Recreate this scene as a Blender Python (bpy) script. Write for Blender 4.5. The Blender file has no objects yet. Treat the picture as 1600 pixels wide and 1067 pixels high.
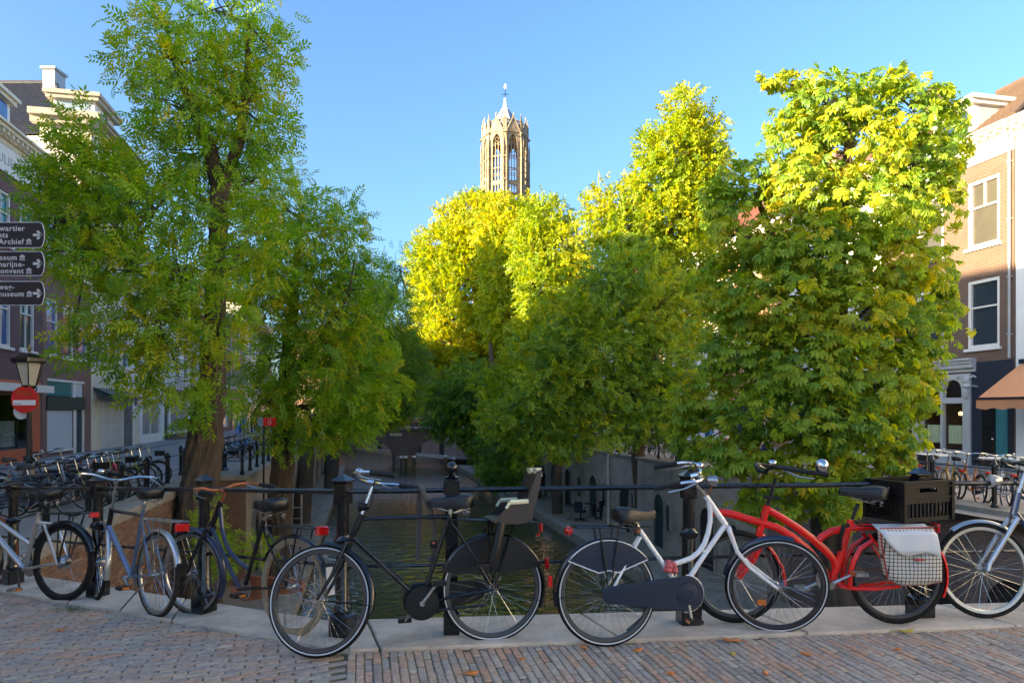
import bpy, math, random
import numpy as np
from mathutils import Vector, Matrix
random.seed(7)
rng = np.random.default_rng(11)
sc = bpy.context.scene
COL = sc.collection
R_ = math.radians
PI = math.pi

# ------------------------------------------------------------------ camera, sky, sun, exposure
F, HX, HY, H = 1067.0, 800.0, 642.0, 1.55
cam_d = bpy.data.cameras.new('camera')
cam = bpy.data.objects.new('camera', cam_d)
COL.objects.link(cam)
cam.location = (0, 0, H)
cam.rotation_euler = (R_(90), 0, 0)
cam_d.sensor_width = 36.0
cam_d.lens = 36.0 * F / 1600.0
cam_d.shift_y = (HY - 533.5) / 1600.0
cam_d.clip_start = 0.05
cam_d.clip_end = 3000
sc.camera = cam

SUN_EL, SUN_AZ = R_(11.0), math.atan2(-0.875, -0.485)      # azimuth clockwise from +Y
w = bpy.data.worlds.new('World')
sc.world = w
w.use_nodes = True
nt = w.node_tree
bg = nt.nodes['Background']
sky = nt.nodes.new('ShaderNodeTexSky')
sky.sky_type = 'NISHITA'
sky.sun_disc = False
sky.sun_elevation = SUN_EL
sky.sun_rotation = SUN_AZ
sky.air_density = 1.0
sky.dust_density = 3.0
sky.ozone_density = 4.2
nt.links.new(sky.outputs[0], bg.inputs[0])
bg.inputs[1].default_value = 0.069
sd = bpy.data.lights.new('sun', 'SUN')
sun = bpy.data.objects.new('sun', sd)
COL.objects.link(sun)
sd.energy = 3.15
sd.angle = R_(0.53)
sd.color = (1.0, 0.77, 0.46)
S_dir = Vector((math.sin(SUN_AZ) * math.cos(SUN_EL), math.cos(SUN_AZ) * math.cos(SUN_EL), math.sin(SUN_EL)))
sun.rotation_euler = S_dir.to_track_quat('Z', 'Y').to_euler()
sun.location = (-30, -10, 40)
sc.view_settings.view_transform = 'Standard'
sc.view_settings.look = 'None'
sc.view_settings.gamma = 1.0
sc.view_settings.use_curve_mapping = False
sc.view_settings.exposure = 3.05

# ------------------------------------------------------------------ geometry of the place
CD = -0.2156                                    # the canal runs along (CD, 1)
CU = Vector((CD, 1, 0)).normalized()            # away along the canal
CN = Vector((1, -CD, 0)).normalized()           # to the right, across it
CANG = math.atan2(CU.y, CU.x)
Z_ST, Z_WH, Z_WA = -0.55, -4.0, -4.45           # street, wharf, water

def C(s, t, z=0.0):
    return Vector((s + CD * t, t, z))

def ztop(x):                                    # the bridge deck falls away to the left
    return 0.0 if x > -1 else max(-0.5, -0.06 * (-1 - x))

def at(px, py, Y):                              # the point at distance Y seen at a photo position
    return Vector(((px - HX) / F * Y, Y, H - (py - HY) / F * Y))

def G(px, py):                                  # the point of the bridge deck seen at a photo position
    z = 0.0
    for _ in range(30):
        Y = (H - z) * F / (py - HY)
        z = ztop((px - HX) / F * Y)
    return Vector(((px - HX) / F * Y, Y, z))

# ------------------------------------------------------------------ mesh helpers
class MB:
    def __init__(self):
        self.v, self.f = [], []

    def add(self, vs, fs, M=None):
        n = len(self.v)
        if M is not None:
            vs = [M @ Vector(p) for p in vs]
        self.v.extend([tuple(p) for p in vs])
        self.f.extend([tuple(i + n for i in f) for f in fs])
        return self

    def box(self, x0, x1, y0, y1, z0, z1, M=None):
        v = [(x0, y0, z0), (x1, y0, z0), (x1, y1, z0), (x0, y1, z0), (x0, y0, z1), (x1, y0, z1), (x1, y1, z1), (x0, y1, z1)]
        return self.add(v, [(3, 2, 1, 0), (4, 5, 6, 7), (0, 1, 5, 4), (1, 2, 6, 5), (2, 3, 7, 6), (3, 0, 4, 7)], M)

    def cbox(self, x0, x1, y0, y1, z0, z1, c=0.005, M=None):     # box with chamfered top and vertical edges
        def ring(z, i):
            return [(x0 + i + c, y0 + i, z), (x1 - i - c, y0 + i, z), (x1 - i, y0 + i + c, z), (x1 - i, y1 - i - c, z),
                    (x1 - i - c, y1 - i, z), (x0 + i + c, y1 - i, z), (x0 + i, y1 - i - c, z), (x0 + i, y0 + i + c, z)]
        v = ring(z0, 0) + ring(z1 - c, 0) + ring(z1, c)
        f = []
        for a in (0, 8):
            for k in range(8):
                f.append((a + k, a + (k + 1) % 8, a + 8 + (k + 1) % 8, a + 8 + k))
        f.append(tuple(range(16, 24)))
        f.append(tuple(range(7, -1, -1)))
        return self.add(v, f, M)

    def tube(self, pts, r, seg=8, closed=False, M=None, cap=True):
        P = [Vector(p) for p in pts]
        n = len(P)
        rs = r if hasattr(r, '__len__') else [r] * n
        T = []
        for i in range(n):
            if closed:
                d = P[(i + 1) % n] - P[i - 1]
            else:
                d = P[min(i + 1, n - 1)] - P[max(i - 1, 0)]
            T.append(d.normalized() if d.length > 1e-9 else Vector((0, 0, 1)))
        up = Vector((0, 0, 1)) if abs(T[0].z) < 0.9 else Vector((1, 0, 0))
        a = T[0].cross(up).normalized()
        vs, fs = [], []
        for i in range(n):
            a = (a - T[i] * a.dot(T[i]))
            a = a.normalized() if a.length > 1e-6 else T[i].orthogonal().normalized()
            b = T[i].cross(a)
            for k in range(seg):
                q = 2 * PI * k / seg
                vs.append(P[i] + (a * math.cos(q) + b * math.sin(q)) * rs[i])
        m = n if closed else n - 1
        for i in range(m):
            j = (i + 1) % n
            for k in range(seg):
                l = (k + 1) % seg
                fs.append((i * seg + k, j * seg + k, j * seg + l, i * seg + l))
        if cap and not closed:
            fs.append(tuple(range(seg)))
            fs.append(tuple((n - 1) * seg + k for k in range(seg - 1, -1, -1)))
        return self.add(vs, fs, M)

    def lathe(self, prof, seg=16, M=None, closed=False):         # profile of (r, z) about z
        vs, fs = [], []
        n = len(prof)
        for k in range(seg):
            q = 2 * PI * k / seg
            for r, z in prof:
                vs.append((max(r, 1e-4) * math.cos(q), max(r, 1e-4) * math.sin(q), z))
        for k in range(seg):
            l = (k + 1) % seg
            for i in range(n if closed else n - 1):
                j = (i + 1) % n
                fs.append((k * n + i, l * n + i, l * n + j, k * n + j))
        if not closed:
            if prof[0][0] > 1e-3:
                fs.append(tuple(k * n for k in range(seg - 1, -1, -1)))
            if prof[-1][0] > 1e-3:
                fs.append(tuple(k * n + n - 1 for k in range(seg)))
        return self.add(vs, fs, M)

    def prism(self, poly, y0, y1, M=None):                       # polygon in x,z extruded along y
        n = len(poly)
        vs = [(p[0], y0, p[1]) for p in poly] + [(p[0], y1, p[1]) for p in poly]
        fs = [tuple(range(n)), tuple(range(2 * n - 1, n - 1, -1))]
        for k in range(n):
            l = (k + 1) % n
            fs.append((k, k + n, l + n, l))
        return self.add(vs, fs, M)

    def flat(self, poly, z0, z1, M=None):                        # polygon in x,y extruded along z
        n = len(poly)
        vs = [(p[0], p[1], z0) for p in poly] + [(p[0], p[1], z1) for p in poly]
        fs = [tuple(range(n - 1, -1, -1)), tuple(range(n, 2 * n))]
        for k in range(n):
            l = (k + 1) % n
            fs.append((k, l, l + n, k + n))
        return self.add(vs, fs, M)

    def loft(self, rings, cap=True, M=None, closed=False):
        n, m = len(rings), len(rings[0])
        vs = [p for r in rings for p in r]
        fs = []
        for i in range(n if closed else n - 1):
            j = (i + 1) % n
            for k in range(m):
                l = (k + 1) % m
                fs.append((i * m + k, i * m + l, j * m + l, j * m + k))
        if cap and not closed:
            fs.append(tuple(range(m - 1, -1, -1)))
            fs.append(tuple((n - 1) * m + k for k in range(m)))
        return self.add(vs, fs, M)

    def ball(self, c, r, seg=12, rings=8, M=None):
        rr = r if hasattr(r, '__len__') else (r, r, r)
        vs, fs = [(c[0], c[1], c[2] - rr[2])], []
        for i in range(1, rings):
            a = -PI / 2 + PI * i / rings
            for k in range(seg):
                q = 2 * PI * k / seg
                vs.append((c[0] + rr[0] * math.cos(a) * math.cos(q), c[1] + rr[1] * math.cos(a) * math.sin(q), c[2] + rr[2] * math.sin(a)))
        vs.append((c[0], c[1], c[2] + rr[2]))
        for k in range(seg):
            fs.append((0, 1 + (k + 1) % seg, 1 + k))
        for i in range(rings - 2):
            for k in range(seg):
                a, b = 1 + i * seg, 1 + (i + 1) * seg
                l = (k + 1) % seg
                fs.append((a + k, a + l, b + l, b + k))
        t, a = len(vs) - 1, 1 + (rings - 2) * seg
        for k in range(seg):
            fs.append((t, a + k, a + (k + 1) % seg))
        return self.add(vs, fs, M)

    def build(self, name, mat, parent=None, smooth=True, ang=35):
        me = bpy.data.meshes.new(name)
        me.from_pydata(self.v, [], self.f)
        if isinstance(mat, (list, tuple)):
            for m in mat:
                me.materials.append(m)
        else:
            me.materials.append(mat)
        import bmesh
        bm = bmesh.new()
        bm.from_mesh(me)
        bmesh.ops.recalc_face_normals(bm, faces=bm.faces[:])
        bm.to_mesh(me)
        bm.free()
        if smooth:
            me.polygons.foreach_set('use_smooth', [True] * len(me.polygons))
            me.set_sharp_from_angle(angle=R_(ang))
        return link(name, me, parent)

def link(name, me, parent=None):
    o = bpy.data.objects.new(name, me)
    COL.objects.link(o)
    if parent is not None:
        o.parent = parent
    return o

def tag(o, label=None, cat=None, group=None, kind=None):
    if label: o['label'] = label
    if cat: o['category'] = cat
    if group: o['group'] = group
    if kind: o['kind'] = kind
    return o

def thing(name, label, cat, loc=(0, 0, 0), rz=0.0, group=None, M=None):
    o = bpy.data.objects.new(name, None)
    COL.objects.link(o)
    o.empty_display_size = 0.1
    if M is not None:
        o.matrix_world = M
    else:
        o.location = loc
        o.rotation_euler = (0, 0, rz)
    return tag(o, label, cat, group)

def copy_tree(o, parent=None, recolour=None):
    c = o.copy()
    COL.objects.link(c)
    if parent is not None:
        c.parent = parent
    if recolour and o.type == 'MESH' and o.material_slots and o.material_slots[0].material in recolour:
        c.material_slots[0].link = 'OBJECT'
        c.material_slots[0].material = recolour[o.material_slots[0].material]
    for ch in list(o.children):
        copy_tree(ch, c, recolour)
    return c

def attr(me, name, vals):
    a = me.attributes.new(name, 'FLOAT', 'FACE')
    a.data.foreach_set('value', vals)

def TR(x, y, z):
    return Matrix.Translation((x, y, z))

def RX(a): return Matrix.Rotation(a, 4, 'X')
def RY(a): return Matrix.Rotation(a, 4, 'Y')
def RZ(a): return Matrix.Rotation(a, 4, 'Z')
def SC(x, y, z): return Matrix.Diagonal((x, y, z, 1))

# ------------------------------------------------------------------ materials
def _n(nt, t, x=0, y=0):
    n = nt.nodes.new(t)
    n.location = (x, y)
    return n

def mat(name, col, rough=0.5, metal=0.0, spec=0.5, var=0.0, vscale=4.0, bump=0.0, bscale=30.0, dirt=None, dscale=3.0, damt=0.5, coat=0.0, stretch=None, bdist=0.02):
    m = bpy.data.materials.new(name)
    m.use_nodes = True
    nt = m.node_tree
    b = nt.nodes['Principled BSDF']
    b.inputs['Base Color'].default_value = (*col, 1)
    b.inputs['Roughness'].default_value = rough
    b.inputs['Metallic'].default_value = metal
    b.inputs['Specular IOR Level'].default_value = spec
    b.inputs['Coat Weight'].default_value = coat
    tc = _n(nt, 'ShaderNodeTexCoord')
    src = tc.outputs['Object']
    if stretch:
        mp = _n(nt, 'ShaderNodeMapping')
        mp.inputs['Scale'].default_value = stretch
        nt.links.new(src, mp.inputs[0])
        src = mp.outputs[0]
    last = None
    if var > 0:
        no = _n(nt, 'ShaderNodeTexNoise')
        no.inputs['Scale'].default_value = vscale
        no.inputs['Detail'].default_value = 6
        nt.links.new(src, no.inputs['Vector'])
        mx = _n(nt, 'ShaderNodeMix')
        mx.data_type = 'RGBA'
        mx.inputs['A'].default_value = (*[max(0, c * (1 - var)) for c in col], 1)
        mx.inputs['B'].default_value = (*[min(1, c * (1 + var)) for c in col], 1)
        nt.links.new(no.outputs[0], mx.inputs['Factor'])
        last = mx.outputs['Result']
    if dirt:
        no = _n(nt, 'ShaderNodeTexNoise')
        no.inputs['Scale'].default_value = dscale
        no.inputs['Detail'].default_value = 8
        no.inputs['Roughness'].default_value = 0.7
        nt.links.new(src, no.inputs['Vector'])
        rp = _n(nt, 'ShaderNodeMapRange')
        rp.inputs['From Min'].default_value = 0.45
        rp.inputs['From Max'].default_value = 0.7
        rp.inputs['To Max'].default_value = damt
        nt.links.new(no.outputs[0], rp.inputs[0])
        mx = _n(nt, 'ShaderNodeMix')
        mx.data_type = 'RGBA'
        if last: nt.links.new(last, mx.inputs['A'])
        else: mx.inputs['A'].default_value = (*col, 1)
        mx.inputs['B'].default_value = (*dirt, 1)
        nt.links.new(rp.outputs[0], mx.inputs['Factor'])
        last = mx.outputs['Result']
    if last:
        nt.links.new(last, b.inputs['Base Color'])
    if bump > 0:
        no = _n(nt, 'ShaderNodeTexNoise')
        no.inputs['Scale'].default_value = bscale
        no.inputs['Detail'].default_value = 5
        nt.links.new(src, no.inputs['Vector'])
        bp = _n(nt, 'ShaderNodeBump')
        bp.inputs['Strength'].default_value = bump
        bp.inputs['Distance'].default_value = bdist
        nt.links.new(no.outputs[0], bp.inputs['Height'])
        nt.links.new(bp.outputs[0], b.inputs['Normal'])
    return m

def brick_mat(name, c1, c2, mortar, bw=0.21, bh=0.065, ms=0.012, rough=0.85, bump=0.6, stain=(0.05, 0.045, 0.035), samt=0.45):
    m = bpy.data.materials.new(name)
    m.use_nodes = True
    nt = m.node_tree
    b = nt.nodes['Principled BSDF']
    b.inputs['Roughness'].default_value = rough
    b.inputs['Specular IOR Level'].default_value = 0.25
    tc = _n(nt, 'ShaderNodeTexCoord')
    sp = _n(nt, 'ShaderNodeSeparateXYZ')
    nt.links.new(tc.outputs['Object'], sp.inputs[0])
    sn = _n(nt, 'ShaderNodeSeparateXYZ')
    nt.links.new(tc.outputs['Normal'], sn.inputs[0])
    ab = _n(nt, 'ShaderNodeMath'); ab.operation = 'ABSOLUTE'
    nt.links.new(sn.outputs[0], ab.inputs[0])
    gt = _n(nt, 'ShaderNodeMath'); gt.operation = 'GREATER_THAN'; gt.inputs[1].default_value = 0.7
    nt.links.new(ab.outputs[0], gt.inputs[0])
    mu = _n(nt, 'ShaderNodeMix'); mu.data_type = 'FLOAT'
    nt.links.new(gt.outputs[0], mu.inputs['Factor'])
    nt.links.new(sp.outputs[0], mu.inputs['A'])
    nt.links.new(sp.outputs[1], mu.inputs['B'])
    cb = _n(nt, 'ShaderNodeCombineXYZ')
    nt.links.new(mu.outputs['Result'], cb.inputs[0])
    nt.links.new(sp.outputs[2], cb.inputs[1])
    br = _n(nt, 'ShaderNodeTexBrick')
    br.inputs['Color1'].default_value = (*c1, 1)
    br.inputs['Color2'].default_value = (*c2, 1)
    br.inputs['Mortar'].default_value = (*mortar, 1)
    br.inputs['Scale'].default_value = 1.0
    br.inputs['Brick Width'].default_value = bw
    br.inputs['Row Height'].default_value = bh
    br.inputs['Mortar Size'].default_value = ms
    br.inputs['Mortar Smooth'].default_value = 0.3
    br.inputs['Bias'].default_value = 0.0
    nt.links.new(cb.outputs[0], br.inputs['Vector'])
    no = _n(nt, 'ShaderNodeTexNoise')
    no.inputs['Scale'].default_value = 0.9
    no.inputs['Detail'].default_value = 8
    no.inputs['Roughness'].default_value = 0.65
    nt.links.new(tc.outputs['Object'], no.inputs['Vector'])
    rp = _n(nt, 'ShaderNodeMapRange')
    rp.inputs['From Min'].default_value = 0.42
    rp.inputs['From Max'].default_value = 0.72
    rp.inputs['To Max'].default_value = samt
    nt.links.new(no.outputs[0], rp.inputs[0])
    mx = _n(nt, 'ShaderNodeMix'); mx.data_type = 'RGBA'
    nt.links.new(rp.outputs[0], mx.inputs['Factor'])
    nt.links.new(br.outputs['Color'], mx.inputs['A'])
    mx.inputs['B'].default_value = (*stain, 1)
    nt.links.new(mx.outputs['Result'], b.inputs['Base Color'])
    bp = _n(nt, 'ShaderNodeBump')
    bp.invert = True
    bp.inputs['Strength'].default_value = bump
    bp.inputs['Distance'].default_value = 0.012
    nt.links.new(br.outputs['Fac'], bp.inputs['Height'])
    nt.links.new(bp.outputs[0], b.inputs['Normal'])
    return m

def ramp_mat(name, cols, rough=0.8, spec=0.3, noise=0.25, nscale=25.0, bump=0.3, attrname='rnd'):
    """colour picked per piece by the face attribute rnd, plus grain"""
    m = bpy.data.materials.new(name)
    m.use_nodes = True
    nt = m.node_tree
    b = nt.nodes['Principled BSDF']
    b.inputs['Roughness'].default_value = rough
    b.inputs['Specular IOR Level'].default_value = spec
    at_ = _n(nt, 'ShaderNodeAttribute')
    at_.attribute_name = attrname
    cr = _n(nt, 'ShaderNodeValToRGB')
    el = cr.color_ramp.elements
    while len(el) > 1:
        el.remove(el[-1])
    el[0].position = 0.0
    el[0].color = (*cols[0], 1)
    for i, c in enumerate(cols[1:], 1):
        e = el.new(i / (len(cols) - 1))
        e.color = (*c, 1)
    nt.links.new(at_.outputs['Fac'], cr.inputs[0])
    tc = _n(nt, 'ShaderNodeTexCoord')
    geo = _n(nt, 'ShaderNodeNewGeometry')
    no = _n(nt, 'ShaderNodeTexNoise')
    no.inputs['Scale'].default_value = nscale
    no.inputs['Detail'].default_value = 6
    nt.links.new(geo.outputs['Position'], no.inputs['Vector'])
    rp = _n(nt, 'ShaderNodeMapRange')
    rp.inputs['From Min'].default_value = 0.25
    rp.inputs['From Max'].default_value = 0.75
    rp.inputs['To Min'].default_value = 1 - noise
    rp.inputs['To Max'].default_value = 1 + noise
    nt.links.new(no.outputs[0], rp.inputs[0])
    vm = _n(nt, 'ShaderNodeVectorMath'); vm.operation = 'SCALE'
    nt.links.new(cr.outputs[0], vm.inputs[0])
    nt.links.new(rp.outputs[0], vm.inputs['Scale'])
    nt.links.new(vm.outputs[0], b.inputs['Base Color'])
    if bump > 0:
        bp = _n(nt, 'ShaderNodeBump')
        bp.inputs['Strength'].default_value = bump
        bp.inputs['Distance'].default_value = 0.01
        nt.links.new(no.outputs[0], bp.inputs['Height'])
        nt.links.new(bp.outputs[0], b.inputs['Normal'])
    return m

def leaf_mat(name, cols, trans=0.4, rough=0.45):
    m = ramp_mat(name, cols, rough=rough, spec=0.25, noise=0.15, nscale=6.0, bump=0)
    nt = m.node_tree
    b = nt.nodes['Principled BSDF']
    out = nt.nodes['Material Output']
    col = b.inputs['Base Color'].links[0].from_socket
    tl = _n(nt, 'ShaderNodeBsdfTranslucent')
    hs = _n(nt, 'ShaderNodeHueSaturation')
    hs.inputs['Hue'].default_value = 0.485
    hs.inputs['Saturation'].default_value = 1.1
    hs.inputs['Value'].default_value = 2.6
    nt.links.new(col, hs.inputs['Color'])
    nt.links.new(hs.outputs[0], tl.inputs['Color'])
    hb = _n(nt, 'ShaderNodeHueSaturation')      # the two lobes share the light, so each carries more than half of the leaf's colour
    hb.inputs['Value'].default_value = 1.6
    nt.links.new(col, hb.inputs['Color'])
    nt.links.new(hb.outputs[0], b.inputs['Base Color'])
    ms = _n(nt, 'ShaderNodeMixShader')
    ms.inputs[0].default_value = trans
    nt.links.new(b.outputs[0], ms.inputs[1])
    nt.links.new(tl.outputs[0], ms.inputs[2])
    nt.links.new(ms.outputs[0], out.inputs['Surface'])
    return m

def glass_mat(name, tint=(0.7, 0.8, 0.8), refl=0.12, rough=0.02):
    m = bpy.data.materials.new(name)
    m.use_nodes = True
    nt = m.node_tree
    nt.nodes.remove(nt.nodes['Principled BSDF'])
    out = nt.nodes['Material Output']
    tr = _n(nt, 'ShaderNodeBsdfTransparent')
    tr.inputs[0].default_value = (*tint, 1)
    gl = _n(nt, 'ShaderNodeBsdfGlossy')
    gl.inputs['Roughness'].default_value = rough
    lw = _n(nt, 'ShaderNodeLayerWeight')
    lw.inputs[0].default_value = 0.5
    pw = _n(nt, 'ShaderNodeMath'); pw.operation = 'POWER'; pw.inputs[1].default_value = 4.0
    nt.links.new(lw.outputs['Facing'], pw.inputs[0])
    mm = _n(nt, 'ShaderNodeMath'); mm.operation = 'MULTIPLY'; mm.inputs[1].default_value = 0.7
    nt.links.new(pw.outputs[0], mm.inputs[0])
    ad = _n(nt, 'ShaderNodeMath'); ad.operation = 'ADD'; ad.use_clamp = True
    ad.inputs[1].default_value = refl
    nt.links.new(mm.outputs[0], ad.inputs[0])
    ms = _n(nt, 'ShaderNodeMixShader')
    nt.links.new(ad.outputs[0], ms.inputs[0])
    nt.links.new(tr.outputs[0], ms.inputs[1])
    nt.links.new(gl.outputs[0], ms.inputs[2])
    nt.links.new(ms.outputs[0], out.inputs['Surface'])
    return m

def glow_mat(name, col, strength):
    m = mat(name, col, 0.5)
    b = m.node_tree.nodes['Principled BSDF']
    b.inputs['Emission Color'].default_value = (*col, 1)
    b.inputs['Emission Strength'].default_value = strength
    return m

def water_mat():
    m = bpy.data.materials.new('canal_water')
    m.use_nodes = True
    nt = m.node_tree
    b = nt.nodes['Principled BSDF']
    b.inputs['Base Color'].default_value = (0.045, 0.050, 0.018, 1)
    b.inputs['Roughness'].default_value = 0.04
    b.inputs['IOR'].default_value = 1.45
    b.inputs['Specular IOR Level'].default_value = 0.9
    tc = _n(nt, 'ShaderNodeTexCoord')
    mp = _n(nt, 'ShaderNodeMapping')
    mp.inputs['Rotation'].default_value = (0, 0, R_(12))
    mp.inputs['Scale'].default_value = (1.6, 2.6, 1)
    nt.links.new(tc.outputs['Object'], mp.inputs[0])
    n1 = _n(nt, 'ShaderNodeTexNoise')
    n1.inputs['Scale'].default_value = 1.3
    n1.inputs['Detail'].default_value = 3
    n1.inputs['Roughness'].default_value = 0.45
    nt.links.new(mp.outputs[0], n1.inputs['Vector'])
    bp = _n(nt, 'ShaderNodeBump')
    bp.inputs['Strength'].default_value = 0.6
    bp.inputs['Distance'].default_value = 0.16
    nt.links.new(n1.outputs[0], bp.inputs['Height'])
    nt.links.new(bp.outputs[0], b.inputs['Normal'])
    return m

M = {}
M['black'] = mat('black_paint', (0.006, 0.0065, 0.008), 0.25, spec=0.5, coat=0.3, bump=0.05, bscale=60)
M['iron'] = mat('black_iron', (0.005, 0.0055, 0.0065), 0.22, spec=0.5, coat=0.4, bump=0.12, bscale=45, dirt=(0.03, 0.025, 0.02), dscale=9, damt=0.4)
M['rubber'] = mat('tyre_rubber', (0.010, 0.0095, 0.009), 0.75, spec=0.2, var=0.3, vscale=20, dirt=(0.04, 0.034, 0.027), dscale=12, damt=0.45)
M['rubber_old'] = mat('worn_rubber', (0.02, 0.019, 0.017), 0.8, spec=0.2, dirt=(0.08, 0.065, 0.05), dscale=10, damt=0.6)
M['rubber_sunlit'] = mat('sunlit_rubber', (0.34, 0.27, 0.17), 0.75, spec=0.2, dirt=(0.16, 0.12, 0.08), dscale=10, damt=0.6)  # tyre paled to tan, sunlight on the wheel put into the colour
M['rubber_brown'] = mat('brown_rubber', (0.12, 0.04, 0.02), 0.7, spec=0.2, dirt=(0.05, 0.03, 0.02), dscale=10, damt=0.5)
M['chrome'] = mat('chrome', (0.62, 0.62, 0.62), 0.16, metal=1.0, bump=0.04, bscale=80)
M['steel'] = mat('dull_steel', (0.45, 0.45, 0.45), 0.33, metal=1.0, dirt=(0.16, 0.11, 0.07), dscale=14, damt=0.6)
M['alu'] = mat('brushed_aluminium', (0.55, 0.54, 0.52), 0.30, metal=0.85, var=0.12, vscale=10)
M['rim_dark'] = mat('dark_rim', (0.10, 0.10, 0.105), 0.35, metal=0.8, var=0.2, vscale=10)
M['steel_sunlit'] = mat('sunlit_steel', (0.55, 0.47, 0.36), 0.32, metal=0.9, dirt=(0.2, 0.13, 0.08), dscale=12, damt=0.5)  # steel tinted gold, low sunlight put into the colour
M['white'] = mat('white_enamel', (0.78, 0.78, 0.78), 0.22, spec=0.5, coat=0.5, dirt=(0.5, 0.47, 0.42), dscale=14, damt=0.3)
M['red'] = mat('red_enamel', (0.80, 0.012, 0.008), 0.28, spec=0.4, coat=0.25, dirt=(0.50, 0.02, 0.012), dscale=16, damt=0.4, bump=0.03)
M['navy'] = mat('navy_plastic', (0.010, 0.018, 0.042), 0.28, spec=0.5, coat=0.3, bump=0.03)
M['blue'] = mat('blue_enamel', (0.016, 0.036, 0.11), 0.25, spec=0.5, coat=0.6, dirt=(0.05, 0.05, 0.06), dscale=12, damt=0.4)
M['bluesilver'] = mat('blue_silver_metallic', (0.16, 0.21, 0.32), 0.28, metal=0.6, coat=0.4, dirt=(0.10, 0.10, 0.11), dscale=12, damt=0.4)
M['oldblue'] = mat('worn_dark_blue', (0.012, 0.022, 0.065), 0.3, coat=0.3, dirt=(0.06, 0.045, 0.035), dscale=16, damt=0.6)
M['rust'] = mat('rust_orange', (0.36, 0.11, 0.035), 0.5, metal=0.35, dirt=(0.11, 0.05, 0.03), dscale=18, damt=0.7, bump=0.15, bscale=60)
M['leather'] = mat('black_saddle', (0.010, 0.010, 0.011), 0.36, spec=0.5, bump=0.15, bscale=120)
M['grip'] = mat('dark_grip', (0.014, 0.014, 0.016), 0.6, spec=0.3, bump=0.2, bscale=90)
M['plastic'] = mat('dark_plastic', (0.008, 0.0075, 0.007), 0.45, spec=0.35, bump=0.05, bscale=40)
M['brownplastic'] = mat('brown_black_plastic', (0.045, 0.032, 0.024), 0.35, spec=0.5)
M['cream'] = mat('cream_pad', (0.76, 0.72, 0.46), 0.6, var=0.08)
M['tail'] = mat('red_reflector', (0.55, 0.008, 0.008), 0.15, spec=0.6, coat=0.6)
M['amber'] = mat('amber_reflector', (0.7, 0.18, 0.01), 0.2, spec=0.6, coat=0.6)
M['lens'] = mat('lamp_lens', (0.55, 0.56, 0.58), 0.12, spec=0.8, coat=0.6)
M['pink'] = mat('pink_cloth', (0.55, 0.12, 0.12), 0.9, var=0.3, vscale=40, bump=0.3)
M['strap'] = mat('grey_strap', (0.10, 0.09, 0.08), 0.9, var=0.3, vscale=40, bump=0.3, bscale=120)
M['kerb'] = mat('kerb_stone', (0.58, 0.49, 0.38), 0.8, var=0.25, vscale=7, bump=0.35, bscale=45, dirt=(0.27, 0.22, 0.17), dscale=2.2, damt=0.75)
M['sand'] = mat('joint_sand', (0.15, 0.12, 0.075), 0.95, var=0.4, vscale=25, dirt=(0.19, 0.17, 0.03), dscale=4, damt=0.85, bump=0.5, bscale=90)
M['paver'] = ramp_mat('paving_brick', [(0.26, 0.22, 0.18), (0.41, 0.345, 0.27), (0.45, 0.295, 0.20), (0.31, 0.275, 0.24), (0.44, 0.37, 0.285), (0.47, 0.28, 0.175), (0.37, 0.315, 0.26)], rough=0.75, noise=0.28, nscale=28, bump=0.4)
M['road'] = brick_mat('road_bricks', (0.15, 0.14, 0.145), (0.19, 0.165, 0.16), (0.09, 0.085, 0.075), bw=0.2, bh=0.1)
M['street'] = mat('street_paving', (0.29, 0.265, 0.245), 0.85, var=0.15, vscale=0.8, dirt=(0.16, 0.15, 0.14), dscale=1.3, damt=0.6, bump=0.2, bscale=25)
M['walk'] = mat('pavement_slabs', (0.25, 0.245, 0.24), 0.85, var=0.12, vscale=1.5, dirt=(0.16, 0.155, 0.15), dscale=2, damt=0.5)
M['wharf'] = mat('wharf_paving', (0.26, 0.22, 0.175), 0.9, var=0.25, vscale=1.2, dirt=(0.14, 0.125, 0.085), dscale=1.1, damt=0.6, bump=0.3, bscale=14)
M['quay_grey'] = mat('weathered_plaster', (0.34, 0.30, 0.25), 0.9, var=0.25, vscale=0.8, dirt=(0.15, 0.125, 0.095), dscale=0.9, damt=0.8, bump=0.4, bscale=12)
M['quay_brick'] = brick_mat('quay_brick', (0.25, 0.13, 0.075), (0.19, 0.11, 0.07), (0.20, 0.17, 0.13), ms=0.010, stain=(0.09, 0.065, 0.045), samt=0.6)
M['quay_dark'] = brick_mat('dark_quay_brick', (0.17, 0.11, 0.095), (0.23, 0.15, 0.125), (0.21, 0.19, 0.17), ms=0.012, stain=(0.28, 0.26, 0.25), samt=0.5)
M['cap'] = mat('coping_stone', (0.30, 0.27, 0.22), 0.85, var=0.2, vscale=2, dirt=(0.12, 0.11, 0.07), dscale=2.2, damt=0.7, bump=0.3, bscale=30)
M['soil'] = mat('soil', (0.10, 0.08, 0.05), 0.95, var=0.3, vscale=3)
M['bark'] = mat('bark', (0.135, 0.09, 0.058), 0.9, var=0.55, vscale=5, bump=1.0, bscale=12, bdist=0.09, stretch=(3.0, 3.0, 0.45), dirt=(0.06, 0.05, 0.032), dscale=5, damt=0.8)
M['bark_dark'] = mat('dark_bark', (0.10, 0.075, 0.055), 0.9, var=0.4, vscale=3, bump=0.8, bscale=9, stretch=(3, 3, 0.6))
M['water'] = water_mat()
M['brick_purple'] = brick_mat('purple_brick', (0.20, 0.105, 0.10), (0.155, 0.09, 0.092), (0.16, 0.12, 0.115), ms=0.008, stain=(0.12, 0.085, 0.085), samt=0.4)
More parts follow.
